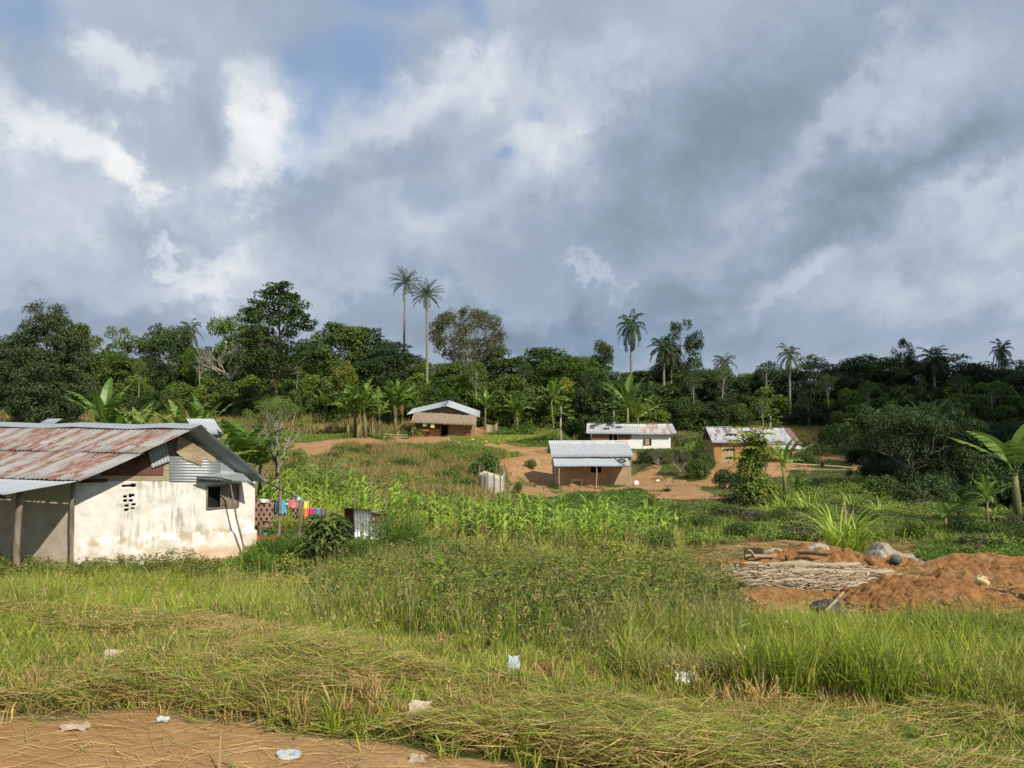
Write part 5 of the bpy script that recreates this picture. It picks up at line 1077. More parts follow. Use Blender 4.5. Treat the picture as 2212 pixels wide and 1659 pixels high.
for k_, (px_, tp_, Y_, w_) in enumerate([(2080, 900, 68, 110), (2150, 905, 72, 130), (2230, 890, 70, 130), (1800, 905, 92, 60), (2010, 895, 74, 90), (1870, 930, 74, 70), (2100, 960, 54, 90), (2200, 985, 52, 110), (2030, 990, 52, 70), (1950, 1000, 60, 60)]):
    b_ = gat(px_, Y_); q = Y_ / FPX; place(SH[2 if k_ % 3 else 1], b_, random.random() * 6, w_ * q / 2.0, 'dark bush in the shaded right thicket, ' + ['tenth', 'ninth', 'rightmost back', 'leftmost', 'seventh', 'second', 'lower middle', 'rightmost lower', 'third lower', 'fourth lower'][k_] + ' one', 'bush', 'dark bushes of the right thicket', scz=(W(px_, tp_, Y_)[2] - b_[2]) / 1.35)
for k_, (px_, Y_, w_, h_, pk) in enumerate([(800, 60, 60, 30, 0), (880, 66, 70, 34, 1), (965, 58, 80, 36, 0), (1010, 52, 70, 40, 0), (720, 66, 50, 26, 1), (930, 72, 60, 24, 0), (860, 53, 70, 30, 3), (990, 66, 50, 26, 1), (760, 72, 46, 20, 1), (1060, 60, 50, 26, 0), (900, 50, 60, 26, 0), (640, 60, 60, 40, 0), (650, 52, 60, 40, 1)]):
    b_ = gat(px_, Y_); q = Y_ / FPX; place(SH[pk], b_, random.random() * 6, w_ * q / 2.2, 'green shrub in the brown weeds below the thatched house', 'shrub', 'shrubs on the weedy slope', scz=h_ * q / 1.5)
# canes / tall grass clumps
CN = [cane_proto('tall_grass_clump', 90, 1.7, .35), cane_proto('tall_grass_clump', 70, 2.0, .5)]
for k_, px_, py_, Y_, s_, lb in [(0, 1822, 0, 24.6, 1.3, 'bright arching grass clump behind the grey sand heap'), (1, 1852, 0, 24.2, .8, 'yellow tipped grass clump right behind the sand heap'), (0, 1690, 0, 42, .95, 'tall grass clump left under the banana plant of the mud house'), (1, 1748, 0, 42, 1.05, 'tall grass clump right under the banana plant of the mud house'),
                                 (0, 1772, 0, 40, .8, 'grass clump right of the small bright banana'), (0, 1838, 0, 45, 1.0, 'grass clump standing alone right of the wooden rails'), (0, 1902, 0, 42, .85, 'grass clump in front of the feathery trees'), (1, 1800, 0, 37, .6, 'low grass clump above the bright arching clump'), (0, 1660, 0, 40, .7, 'grass clump under the vine wrapped papaya'), (1, 2180, 0, 38, .6, 'thin grass clump below the largest banana plant')]:
    place(CN[k_], gat(px_, Y_), random.random() * 6, s_, lb, 'grass clump', 'tall grass clumps')
# young coconut palm, sapling, feathery ferns
YP = palm_proto('young_palm', .5, 13, 2.3, .16, seed=9, dropmix=(1.45, .55), leafm='banana_leaf', lw=.05, nl=30, ll=.7, spread=1.1)
b_ = gpt(700, 1092, 20); place(YP, b_, .4, 1.0, 'young trunkless palm with upright bright fronds in the maize', 'palm', 'young palms'); place(YP, gat(2070, 36), 2.0, .8, 'young palm with pale frond left of the right banana plants', 'palm', 'young palms')
sp = MB(); spt = MB(); b_ = gat(706, 19.2)
spt.tube([b_ + [0, 0, -.1], b_ + [.05, 0, .7], b_ + [-.08, 0, 1.35]], [.03, .022, .01], 5)
for k_ in range(380):
    z_ = .1 + 1.5 * random.random(); r_ = .85 * (1.1 - z_ / 1.9) + .05; a = random.random() * 6.28; p = b_ + [math.cos(a) * r_ * random.random(), math.sin(a) * r_ * random.random(), z_]
    sp.arc(p, a, .42, .12, .5, 1.6, 4, .25, prof=.7)
e_ = empty('leafy_sapling', b_ * 1.0); e_.location = (0, 0, 0); spt.build('stem', 'bark', e_); sp.build('foliage', 'forest_leaf', e_); tag(e_, 'dark glossy leafed sapling in the green weeds right of the clothes line', 'sapling')
def fern(px, Y, w_, h_, lb):
    b = gat(px, Y); mb = MB(); n = 9500; D = norm(rng.normal(size=(n, 3))); D[:, 2] = np.abs(D[:, 2]); rr = rng.random(n) ** .45; lob = 1 + .25 * np.sin(D[:, 0] * 7 + px) * np.cos(D[:, 1] * 6)
    P = b + D * (rr * lob)[:, None] * [w_ / 2, w_ / 2.4, h_]; mb.leaves(P, D * [1, 1, .8] + rng.normal(0, .4, (n, 3)) + [0, 0, .3], rng.normal(size=(n, 3)), rng.uniform(.08, .16, n), .02)
    o = mb.build('feathery_bush', 'fern_leaf'); tag(o, lb, 'bush', 'feathery soft bushes')
fern(600, 20.0, 1.9, 1.05, 'soft feathery bush at the right foot of the white house wall'); fern(548, 18.6, 1.5, .75, 'low feathery bush in front of the right corner of the white house'); fern(862, 21.6, 1.9, 1.55, 'tall soft feathery bush right of the tin washing shed'); fern(785, 19.0, 1.0, .95, 'narrow feathery bush in front of the tin washing shed'); fern(655, 21.2, 1.1, .75, 'small feathery bush under the clothes line')
# maize field
MZ = [maize_proto('maize_plant', 1.5 + .08 * k_, k_) for k_ in range(6)]
cnt = 0; pts = []
mp_ = pxy([(905, 28.5), (1010, 25.3), (1440, 24.3), (1465, 28), (1300, 31), (1100, 31.5), (950, 31.5)]); mp2 = pxy([(560, 30), (680, 29), (760, 30), (950, 31), (930, 33.5), (620, 38)])
for poly, n_ in ((mp_, 215), (mp2, 80)):
    P_ = scatter(poly, n_ * 3); sel = []
    for p in P_:
        if all((p[0] - o[0]) ** 2 + (p[1] - o[1]) ** 2 > .30 for o in sel): sel.append(p)
        if len(sel) >= n_: break
    pts += sel
for p in pts: place(MZ[random.randrange(6)], p, random.random() * 6.28, random.uniform(.62, .92), 'green maize plant in the maize field', 'maize plant', 'maize plants in the field')
mb = MB(); P_ = scatter(pxy([(900, 27.5), (1445, 24), (1470, 30), (1130, 33), (600, 40), (560, 30), (760, 31)]), 15000); mb.blades(P_, rng.uniform(.1, .4, len(P_)), rng.uniform(.02, .05, len(P_)), rng.random(len(P_)) * 6.28, rng.uniform(.2, .9, len(P_)), (rng.random(len(P_)) < .06) * .8)
o = mb.build('field_grass', 'maize_leaf'); tag(o, 'bright green grass and seedlings between the maize plants', 'grass', kind='stuff')

# ------------------------------------------------------------------ ground cover masses
def cover(name, mat, poly, n, hmap, ls, label, cat, tint=lambda x, y, r: 0 * r, keep=None, ns=.5, wr=.5, seed=0, top=.45):
    P = scatter(poly, n, keep); r_ = rng.random(len(P)); b = fbm(P[:, 0], P[:, 1], ns, 200 + seed); hh = hmap * np.clip((b - .28) * 2.2, .08, 1.6); P[:, 2] += hh * r_ ** top
    m_ = len(P); D = rng.normal(size=(m_, 3)); D[:, 2] = D[:, 2] * .5 - .05; Nn = rng.normal(0, .5, (m_, 3)) + [.1, -.4, .9]
    s_ = ls * (.55 + .9 * rng.random(m_)); mb = MB(); mb.leaves(P, D, Nn, s_, s_ * wr, np.clip(tint(P[:, 0], P[:, 1], rng.random(m_)), 0, 1))
    o = mb.build(name, mat); tag(o, label, cat, kind='stuff'); return o
nodirt = lambda x, y: dirtmap(x, y) < .3
MIDP = pxy([(640, 40), (1000, 33), (1110, 36), (1120, 62), (1090, 78), (980, 84), (640, 76), (560, 60), (560, 46)])
cover('green_weeds', 'bush_leaf', MIDP, 60000, .8, .16, 'green weeds on the slope between the maize and the earth path', 'weeds', lambda x, y, r: (r < .1) * .7, nodirt, .35, seed=1)
P_ = scatter(MIDP, 30000, lambda x, y: nodirt(x, y) & (fbm(x, y, .28, 300) > .5)); mb = MB(); mb.blades(P_, rng.uniform(.3, 1.15, len(P_)), rng.uniform(.03, .06, len(P_)), rng.random(len(P_)) * 6.28, rng.uniform(.1, .9, len(P_)), (rng.random(len(P_)) < .25) * .6)
o = mb.build('dry_weeds', 'tan_grass'); tag(o, 'dry brown weeds mixed on the slope above the maize', 'weeds', kind='stuff')
P_ = scatter(pxy([(430, 88), (900, 92), (890, 100), (1000, 108), (480, 112), (-80, 112), (-80, 92)]), 46000, lambda x, y: fbm(x, y, .09, 301) > .45); mb = MB(); mb.blades(P_, rng.uniform(.5, 1.7, len(P_)), rng.uniform(.05, .11, len(P_)), rng.random(len(P_)) * 6.28, rng.uniform(.1, .8, len(P_)), np.clip(1.6 * (fbm(P_[:, 0], P_[:, 1], .2, 302) - .45), 0, 1))
o = mb.build('hillside_grass', 'tan_grass'); tag(o, 'tall golden dry grass on the hillside below the forest', 'grass', kind='stuff')
P_ = scatter(pxy([(1240, 100), (1760, 92), (1780, 104), (1600, 112), (1250, 112)]), 36000, lambda x, y: fbm(x, y, .12, 303) > .47); mb = MB(); mb.blades(P_, rng.uniform(.5, 1.7, len(P_)), rng.uniform(.05, .11, len(P_)), rng.random(len(P_)) * 6.28, rng.uniform(.1, .8, len(P_)), np.clip(1.8 * (fbm(P_[:, 0], P_[:, 1], .2, 304) - .42), 0, 1))
o = mb.build('tan_grass', 'tan_grass'); tag(o, 'tan seeded grass behind the long white house', 'grass', kind='stuff')
cover('slope_plants', 'bush_leaf', pxy([(430, 66), (880, 80), (880, 92), (640, 100), (380, 98), (380, 70)]), 30000, .6, .18, 'low green plants on the slope left of the thatched house', 'plants', lambda x, y, r: (r < .08) * .8, nodirt, .2, seed=2)
cover('clearing_plants', 'bush_leaf', pxy([(1060, 84), (1290, 88), (1270, 112), (1050, 112)]), 30000, .9, .2, 'leafy green plants around the clearing behind the tan house', 'plants', None or (lambda x, y, r: 0 * r), lambda x, y: nodirt(x, y) & (fbm(x, y, .12, 305) > .48), .2, seed=3)
cover('right_slope_plants', 'forest_leaf', pxy([(1700, 72), (2350, 60), (2350, 100), (1700, 100)]), 60000, 1.1, .22, 'dark green plants covering the slope right of the mud house', 'plants', keep=nodirt, ns=.15, seed=4)
RG = pxy([(1470, 26), (1470, 45), (1560, 52), (1700, 48), (2900, 48), (2900, 25), (1930, 24.5)])
cover('right_ground_cover', 'bush_leaf', RG, 90000, .42, .13, 'green ground cover behind the earth mounds', 'ground cover', lambda x, y, r: np.clip(3 * (fbm(x, y, .4, 310) - .55), 0, 1) * (r < .6), nodirt, .45, seed=5)
cover('purple_ground_cover', 'purple_leaf', RG, 66000, .75, .13, 'dark purplish green creeping plants behind the earth mounds', 'ground cover', keep=lambda x, y: nodirt(x, y) & (fbm(x, y, .22, 311) > .5), ns=.3, seed=6)
P_ = scatter(RG, 26000, lambda x, y: nodirt(x, y)); mb = MB(); mb.blades(P_, rng.uniform(.15, .6, len(P_)), rng.uniform(.015, .035, len(P_)), rng.random(len(P_)) * 6.28, rng.uniform(.2, .9, len(P_)), (rng.random(len(P_)) < .2) * .9)
o = mb.build('right_grass', 'grass_blade'); tag(o, 'grass tufts mixed with the ground cover on the right', 'grass', kind='stuff')
cover('yard_edge_plants', 'bush_leaf', pxy([(1000, 37), (1470, 31), (1560, 53), (1440, 57), (1300, 60), (1120, 56), (1080, 48)]), 42000, .4, .14, 'low green plants along the lower edge of the earth yard', 'plants', keep=nodirt, ns=.4, seed=7)
cover('yard_right_plants', 'bush_leaf', pxy([(1640, 46), (2400, 46), (2400, 66), (1900, 66), (1640, 60)]), 45000, .8, .16, 'dense green plants below the pale rails on the right', 'plants', keep=nodirt, ns=.3, seed=12)
cover('between_house_plants', 'bush_leaf', pxy([(1560, 80), (1900, 82), (1900, 100), (1480, 102), (1250, 103), (1250, 100.5), (1480, 99), (1480, 86)]), 36000, .7, .18, 'green plants between the long white house and the mud house', 'plants', keep=nodirt, ns=.2, seed=13)
P_ = scatter(pxy([(1040, 84), (1290, 84), (1290, 104), (1040, 100)]) , 9000, nodirt); mb = MB(); mb.blades(P_, rng.uniform(.05, .16, len(P_)), np.full(len(P_), .05), rng.random(len(P_)) * 6.28, rng.uniform(.2, .9, len(P_)))
o = mb.build('lawn_grass', 'grass_blade'); tag(o, 'short bright grass of the clearing right of the thatched house', 'grass', kind='stuff')
cover('dark_low_weeds', 'purple_leaf', pxy([(1000, 27), (1200, 27), (1190, 31), (990, 31.5)]), 9000, .75, .09, 'dark purplish weeds in front of the maize', 'weeds', ns=.5, seed=8)
# centre weeds between white house and mounds
CW = pxy([(480, 18.2), (560, 24.5), (600, 30), (760, 31), (1470, 28), (1500, 15), (1560, 12), (700, 12), (480, 13)])
SHZ = pxy([(735, 22.5), (845, 22.5), (850, 30), (735, 30)]); LNZ = pxy([(560, 23.5), (700, 23.5), (700, 28), (545, 28)])
nomound = lambda x, y: ~inpoly(x, y, MOUND) & nodirt(x, y) & ~inpoly(x, y, SHZ) & ~inpoly(x, y, LNZ)
cover('creeping_weeds', 'weed_leaf', CW, 110000, .6, .085, 'creeping green weeds in the middle of the rough ground', 'weeds', lambda x, y, r: (r < .07) * .9 + (r > .9) * .3, nomound, .55, seed=9)
P_ = scatter(CW, 60000, nomound); mb = MB(); mb.blades(P_, rng.uniform(.15, .6, len(P_)) * (.6 + fbm(P_[:, 0], P_[:, 1], .5, 320)), rng.uniform(.008, .018, len(P_)), rng.random(len(P_)) * 6.28, rng.uniform(.2, .95, len(P_)), (rng.random(len(P_)) < .2) * .8)
o = mb.build('middle_grass', 'grass_blade'); tag(o, 'green grass growing through the weeds in the middle ground', 'grass', kind='stuff')
SM = [shrub_proto('low_bush', .6, .8, n=7, nleaf=150, ls=.085, leafm='weed_leaf', wr=.45), shrub_proto('low_bush', .6, .7, n=7, nleaf=150, ls=.08, leafm='bush_leaf'), shrub_proto('low_bush', .6, .7, n=6, nleaf=150, ls=.075, leafm='forest_leaf')]
P_ = scatter(pxy([(620, 18), (760, 27), (1460, 25), (1480, 14.5), (1350, 12.5), (900, 13)]), 46, nomound)
for k_, p in enumerate(P_): place(SM[k_ % 3], p, random.random() * 6, random.uniform(.6, 1.25), 'low leafy bush in the rough green ground between washing shed and rubble', 'bush', 'low bushes in the rough ground', scz=random.uniform(.5, 1.25))
P_ = scatter(pxy([(1480, 24), (1480, 40), (2300, 36), (2300, 24.5)]), 40, nomound)
for k_, p in enumerate(P_): place(SM[1 + k_ % 2], p, random.random() * 6, random.uniform(.7, 1.7), 'low dark bush in the ground cover behind the earth mounds', 'bush', 'low bushes behind the mounds', scz=random.uniform(.5, 1.2))
def weeds(name, poly, n, H, nl, ls, mat, label, seed=0, keep=None, tint=.1, stemc='weed_leaf'):
    P = scatter(poly, n, keep); m_ = len(P); h = H * rng.uniform(.35, 1.1, m_) * (.55 + .9 * fbm(P[:, 0], P[:, 1], .9, 361)); mb = MB(); az = rng.random(m_) * 6.28; ln = rng.uniform(0, .35, m_)
    mb.blades(P, h, np.full(m_, .012), az, ln, .35)
    t_ = rng.random((m_, nl)) ** .7 * .9 + .1; d = np.stack([np.cos(az), np.sin(az), 0 * az], 1)
    C = P[:, None, :] + np.array([0, 0, 1.0]) * (h[:, None] * t_)[..., None] * .97 + d[:, None, :] * (h[:, None] * ln[:, None] * t_ ** 2)[..., None] * .7; C = C.reshape(-1, 3); k = len(C)
    D = rng.normal(size=(k, 3)); D[:, 2] = rng.uniform(-.2, .7, k); dry = np.repeat(rng.random(m_) < .14, nl)
    mb.leaves(C, D, rng.normal(0, .35, (k, 3)) + [0, -.1, 1], ls * rng.uniform(.5, 1.3, k), ls * .3 * rng.uniform(.7, 1.3, k), np.where(rng.random(k) < tint, 1.0, 0) * .9 + dry * .4)
    o = mb.build(name, mat); tag(o, label, 'weeds', kind='stuff'); return o
weeds('wall_weeds', pxy([(-60, 17.8), (560, 17.5), (540, 20.4), (430, 20.2), (130, 19.9), (-60, 21)]), 1500, .62, 26, .10, 'weed_leaf', 'leafy weeds growing along the foot of the white house wall')
weeds('tall_weeds', pxy([(700, 12.5), (1060, 8.8), (1560, 8.0), (1600, 11), (1480, 16.5), (1020, 18), (700, 16)]), 3400, 1.0, 26, .095, 'weed_leaf', 'tall leafy roadside weeds with yellowing leaves in the middle of the verge', tint=.13, keep=lambda x, y: (fbm(x, y, 1.1, 360) > .45) & (y > 8.6 + 3.2 * (fbm(x, x * 0, .9, 362) - .2)))
weeds('dark_weeds', pxy([(1050, 9.4), (1260, 8.9), (1280, 11.5), (1090, 12)]), 60, 1.0, 34, .10, 'weed_leaf', 'darkest and tallest weed stems at the centre of the verge', tint=.18)
P_ = scatter(pxy([(650, 11), (1060, 8.3), (1600, 7.8), (1600, 13), (1480, 18), (700, 20)]), 34000, nodirt); m_ = len(P_); mb = MB(); mb.blades(P_, rng.uniform(.3, 1.15, m_) * (.4 + fbm(P_[:, 0], P_[:, 1], .8, 363)), rng.uniform(.006, .014, m_), rng.random(m_) * 6.28, rng.uniform(.1, .8, m_), np.clip((rng.random(m_) < .3) * .9 + (fbm(P_[:, 0], P_[:, 1], .6, 364) > .58) * .5, 0, 1))
o = mb.build('weedy_grass', 'grass_blade'); tag(o, 'rough grass stems standing among the tall roadside weeds', 'grass', kind='stuff')
P_ = scatter(CW, 5200, nomound); m_ = len(P_); mb = MB(); mb.blades(P_, rng.uniform(.4, 1.1, m_), rng.uniform(.008, .014, m_), rng.random(m_) * 6.28, rng.uniform(.05, .6, m_), rng.random(m_)); o = mb.build('dead_stalks', 'dry_blade'); tag(o, 'thin dead stalks standing in the rough ground', 'stalks', kind='stuff')
weeds('big_leaf_weeds', pxy([(680, 11.5), (1060, 8.6), (1600, 8.2), (1560, 13), (1480, 20), (650, 24)]), 700, .95, 16, .17, 'bush_leaf', 'larger leafed weeds scattered through the rough ground', tint=.12)
P_ = scatter(pxy([(-260, 6.5), (2480, 6.0), (2480, 12), (1500, 12), (600, 17), (-260, 17)]), 1300, nodirt); m_ = len(P_); mb = MB(); h_s = rng.uniform(.35, .85, m_); z0_ = np.zeros(m_); mb.blades(P_, h_s, np.full(m_, .005), z0_, z0_ + .02, 1.0); tipc = np.repeat(P_ + np.stack([z0_, z0_, h_s * .98], 1), 7, 0) + rng.normal(0, .012, (m_ * 7, 3)) - np.tile(np.linspace(0, .12, 7), m_)[:, None] * [0, 0, 1.0]
mb.leaves(tipc, rng.normal(0, .5, (m_ * 7, 3)) + [0, 0, .8], rng.normal(size=(m_ * 7, 3)), .05, .012, .0); o = mb.build('seed_heads', 'tan_grass'); tag(o, 'brown seed heads of tall grass standing over the verge', 'grass', kind='stuff')
P_ = scatter(pxy([(1090, 54), (1560, 50), (1900, 60), (1900, 92), (1100, 92)]), 16000, lambda x, y: (fbm(x, y, .5, 372) > .60) | ((dirtmap(x, y) < .3) & (rng.random(np.shape(x)) < .4))); mb = MB(); m_ = len(P_); mb.blades(P_, rng.uniform(.08, .3, m_), rng.uniform(.03, .06, m_), rng.random(m_) * 6.28, rng.uniform(.2, .9, m_), .2); o = mb.build('yard_grass', 'bush_leaf'); tag(o, 'small grass patches growing on the bare yard', 'grass', kind='stuff')
weeds('verge_weeds', pxy([(1550, 8.5), (2300, 7.5), (2300, 9.6), (1550, 9.6)]), 500, .5, 18, .07, 'weed_leaf', 'scattered leafy weeds in the long grass on the right')

# ------------------------------------------------------------------ roadside grass
roadk = lambda x, y: rng.random(np.shape(x)) > np.clip(dirtmap(x, y) * 1.5, 0, 1) ** .3 * .997
def grass(name, mat, poly, n, h0, h1, w0, w1, l0, l1, label, dry=.12, keep=roadk, az=None, lift=0, hn=None, cl=0.0, seed=0):
    P = scatter(poly, n, keep); m_ = len(P)
    if cl:            # pull blades into tufts
        c = np.floor(P[:, :2] / cl); j1 = np.sin(c[:, 0] * 127.1 + c[:, 1] * 311.7) * 43758.5; j2 = np.sin(c[:, 0] * 269.5 + c[:, 1] * 183.3) * 43758.5; ctr = (c + np.stack([j1 - np.floor(j1), j2 - np.floor(j2)], 1)) * cl
        f = rng.uniform(.2, .95, (m_, 1)); P[:, :2] = P[:, :2] * (1 - f) + ctr * f + rng.normal(0, .02, (m_, 2)); P[:, 2] = gz(P[:, 0], P[:, 1])
    P[:, 2] += lift * rng.random(m_) - .01
    H = rng.uniform(h0, h1, m_) * (.15 + 1.7 * fbm(P[:, 0], P[:, 1], 1.3, 330 + seed)); a = rng.random(m_) * 6.28 if az is None else az(m_)
    tt = np.clip((rng.random(m_) < dry) * rng.uniform(.5, 1, m_) + 2.0 * np.clip(fbm(P[:, 0], P[:, 1], .7, 340 + seed) - .56, 0, 1), 0, 1)
    mb = MB(); mb.blades(P, H, rng.uniform(w0, w1, m_), a, rng.uniform(l0, l1, m_), tt); o = mb.build(name, mat); tag(o, label, 'grass', kind='stuff'); return o
FGP = pxy([(-700, 5.0), (3000, 4.6), (3000, 9.6), (1600, 9.0), (900, 10.0), (-700, 10.6)])
grass('verge_grass', 'grass_blade', FGP, 135000, .07, .38, .005, .018, .2, .95, 'short green grass on the roadside verge', .22, cl=.26, keep=lambda x, y: roadk(x, y) & (rng.random(np.shape(x)) > np.clip((fbm(x * .8, y * 1.5, .6, 352) - .44) * 5, 0, .55)))
grass('long_grass', 'grass_blade', pxy([(1330, 7.0), (2480, 5.8), (3000, 5.8), (3000, 9.3), (1700, 9.4), (1400, 9.4)]), 88000, .22, .66, .008, .016, .15, .8, 'long yellow green grass on the right of the verge', .12, cl=.22, seed=2)
grass('bank_grass', 'grass_blade', pxy([(-600, 9.4), (900, 9.6), (900, 13), (520, 18.2), (-500, 18.2), (-600, 14)]), 122000, .22, .66, .008, .016, .15, .85, 'tall green grass on the bank in front of the white house', .07, cl=.25, seed=3)
grass('mound_front_grass', 'grass_blade', pxy([(1480, 9.2), (3000, 9.0), (3000, 14.8), (1950, 13.6), (1560, 15.5), (1480, 14)]), 64000, .08, .24, .008, .016, .2, .9, 'short patchy grass in front of the earth mounds', .4, cl=.25, seed=6)
grass('seeded_grass', 'tan_grass', pxy([(1500, 8.6), (2480, 8.6), (2480, 11.5), (1500, 12)]), 5000, .25, .5, .004, .008, .1, .5, 'thin brown seeded grass along the upper edge of the long grass', .0, cl=.3, seed=7)
P_ = scatter(FGP, 9000, lambda x, y: roadk(x, y) & (fbm(x, y, .9, 370) > .5)); m_ = len(P_); P_[:, 2] += .03 + .12 * rng.random(m_); D_ = rng.normal(size=(m_, 3)); D_[:, 2] = rng.uniform(-.1, .5, m_)
mb = MB(); mb.leaves(P_, D_, rng.normal(0, .4, (m_, 3)) + [0, 0, 1], rng.uniform(.03, .09, m_), rng.uniform(.015, .04, m_), (rng.random(m_) < .2) * .8); o = mb.build('verge_broad_leaves', 'weed_leaf'); tag(o, 'small broad leafed weeds among the short verge grass', 'weeds', kind='stuff')
grass('mound_dry_grass', 'tan_grass', pxy([(1430, 22), (1470, 14.5), (1600, 14.2), (1560, 19), (1600, 23), (1950, 24), (2300, 23.5), (2300, 27), (1430, 28)]), 16000, .08, .3, .008, .016, .3, 1.0, 'dry matted grass around the rubble', .3, keep=lambda x, y: fbm(x, y, .5, 371) > .5, cl=.3, seed=8)
cover('yard_tufts', 'bush_leaf', pxy([(1090, 54), (1560, 50), (1900, 60), (1900, 84), (1560, 84), (1100, 80)]), 16000, .22, .13, 'low green tufts at the margins of the bare yard', 'plants', keep=nodirt, ns=.4, seed=14)
cover('bright_ground_cover', 'fern_leaf', pxy([(1990, 21.5), (2400, 20.5), (2400, 26), (1960, 27)]), 15000, .28, .09, 'bright green low plants beyond the right earth bank', 'ground cover', ns=.4, seed=15)
P_ = scatter(pxy([(860, 76), (1240, 70), (1250, 100), (860, 90)]), 14000, nodirt); m_ = len(P_); mb = MB(); mb.blades(P_, rng.uniform(.05, .3, m_), rng.uniform(.03, .06, m_), rng.random(m_) * 6.28, rng.uniform(.2, .9, m_), .1); o = mb.build('clearing_grass', 'grass_blade'); tag(o, 'short rough grass in front of the thatched house', 'grass', kind='stuff')
grass('stubble', 'dry_blade', pxy([(-200, 6.3), (1000, 6.0), (1900, 5.6), (1900, 7.0), (900, 8.6), (-200, 9.3)]), 30000, .06, .3, .009, .022, .1, .75, 'pale cut stubble stalks on the verge', .1, cl=.3, seed=4)
# cut straw lying in drifts
def straw(name, poly, n, L0, L1, label, keep=None, lift=.12, mat='dry_blade', tilt=.26, rot=0.0, sp=.55, w_=.0045):
    P = scatter(poly, n, keep); m_ = len(P); d = fbm(P[:, 0], P[:, 1], .9, 350); P[:, 2] += lift * rng.random(m_) ** .6 * np.clip((fbm(P[:, 0] * .8, P[:, 1] * 1.5, .6, 352) - .42) * 6, .1, 1.1) * (.4 + 1.2 * d) + .01
    a = rot + rng.normal(0, sp, m_) + (rng.random(m_) < .5) * math.pi + (fbm(P[:, 0], P[:, 1], .5, 351) - .5) * 2.4; L = rng.uniform(L0, L1, m_); t = np.stack([np.cos(a), np.sin(a), rng.normal(0, tilt, m_)], 1); sd_ = np.stack([-np.sin(a), np.cos(a), 0 * a], 1); sd_[:, 2] = rng.normal(0, .8, m_); sd_ = norm(sd_) * w_ / 2 * rng.uniform(.8, 2.2, (m_, 1)); bow = rng.normal(0, .12, (m_, 1)) * L[:, None]; bo = np.cross(t, [0, 0, 1.0]) * bow + np.array([0, 0, 1.0]) * np.abs(bow) * .4
    V = np.stack([P - t * L[:, None] / 2, P - sd_ + bo, P + t * L[:, None] / 2, P + sd_ + bo], 1).reshape(-1, 3); b = np.arange(m_)[:, None] * 4; mb = MB()
    tt = np.repeat((rng.random(m_) < .25) * .7, 4); mb.add(V, b + np.array([[0, 1, 2, 3]]), None, tt); o = mb.build(name, mat); tag(o, label, 'straw' if 'straw' in name else 'grass', kind='stuff'); return o
SP = pxy([(-500, 5.9), (700, 5.9), (1100, 5.3), (1500, 5.0), (3000, 4.7), (3000, 6.6), (1500, 7.4), (1000, 8.2), (700, 9.2), (-500, 9.8)])
straw('cut_straw', SP, 112000, .15, .55, 'cut straw lying in drifts over the verge', lambda x, y: roadk(x, y) & (rng.random(np.shape(x)) < np.clip((fbm(x * .8, y * 1.5, .6, 352) - .46) * 6, .12, .8)), lift=.2)
straw('green_cuttings', SP, 88000, .18, .55, 'green cut grass lying flat over the verge', lambda x, y: roadk(x, y) & (fbm(x, y, .6, 353) > .36), mat='grass_blade', lift=.22)
straw('road_straw', pxy([(-260, 4.4), (1250, 4.4), (1100, 5.6), (500, 6.4), (-260, 6.6)]), 2400, .12, .5, 'loose straw stalks scattered on the orange road shoulder', lift=.01, tilt=.02, w_=.003)
straw('mound_straw', pxy([(1300, 19), (1560, 15), (2350, 14.3), (2350, 23), (1900, 27), (1400, 26)]), 5200, .2, .7, 'dry straw around the earth mounds', keep=lambda x, y: fbm(x, y, .5, 354) > .5, lift=.1, mat='tan_grass', w_=.012)
# ------------------------------------------------------------------ earth mounds and rubble on the right
def mound(name, c, rx, ry, h, rot, seed, label, mat='loose_earth', rough=.3, n=90, cat='earth mound', grp=None, flat=1.6):
    g_ = np.linspace(-1.25, 1.25, n); X, Y = np.meshgrid(g_, g_); r = np.sqrt(X ** 2 + Y ** 2) * (1 + .35 * (fbm(X + seed, Y, 1.5, seed) - .5) * 2)
    ca, sa = math.cos(rot), math.sin(rot); wx = c[0] + X * rx * ca - Y * ry * sa; wy = c[1] + X * rx * sa + Y * ry * ca
    hh = h * np.clip(1 - r ** flat, 0, 1) ** .8; k_ = np.clip(hh / (h * .25), 0, 1); hh = hh + k_ * rough * h * ((fbm(wx, wy, 2.2, seed + 3, 5) - .5) * 1.6) + k_ * rough * .35 * h * (np.abs(fbm(wx, wy, 7, seed + 4, 3) - .5) * 3)
    Z = gz(wx, wy) + np.where(r < 1.02, hh, -.25) - .02
    V = np.stack([wx, wy, Z], -1).reshape(-1, 3); i = np.arange(n - 1)[:, None] * n; j = np.arange(n - 1)[None, :]; q = np.stack([i + j, i + j + 1, i + n + 1 + j, i + n + j], -1).reshape(-1, 4)
    keep = (r.reshape(-1)[q] < 1.12).all(1); mb = MB(); mb.add(V, q[keep]); o = mb.build(name, mat, smooth=True); tag(o, label, cat, grp); return o
mound('earth_mound', gat(1985, 15.9), 2.2, 1.35, 0.48, -.12, 11, 'largest cone of loose orange earth in the middle of the rubble', rough=.5, n=150)
mound('earth_mound', gat(2190, 18.6), 2.4, 1.0, 0.48, .05, 12, 'long orange earth bank at the right edge of the rubble', rough=.5, n=130)
mound('earth_mound', gat(2120, 20.6), 2.4, .8, 0.39, .05, 19, 'second orange earth bank behind the right one', rough=.5, n=110)
mound('earth_mound', gat(1735, 21.8), 2.4, 1.0, 0.43, .1, 13, 'low broken orange earth ridge along the back of the palm debris', rough=.6, n=120)
mound('earth_mound', gat(1612, 20.2), .95, .6, 0.33, 0, 14, 'small crumbly orange earth heap at the left end of the rubble', rough=.6)
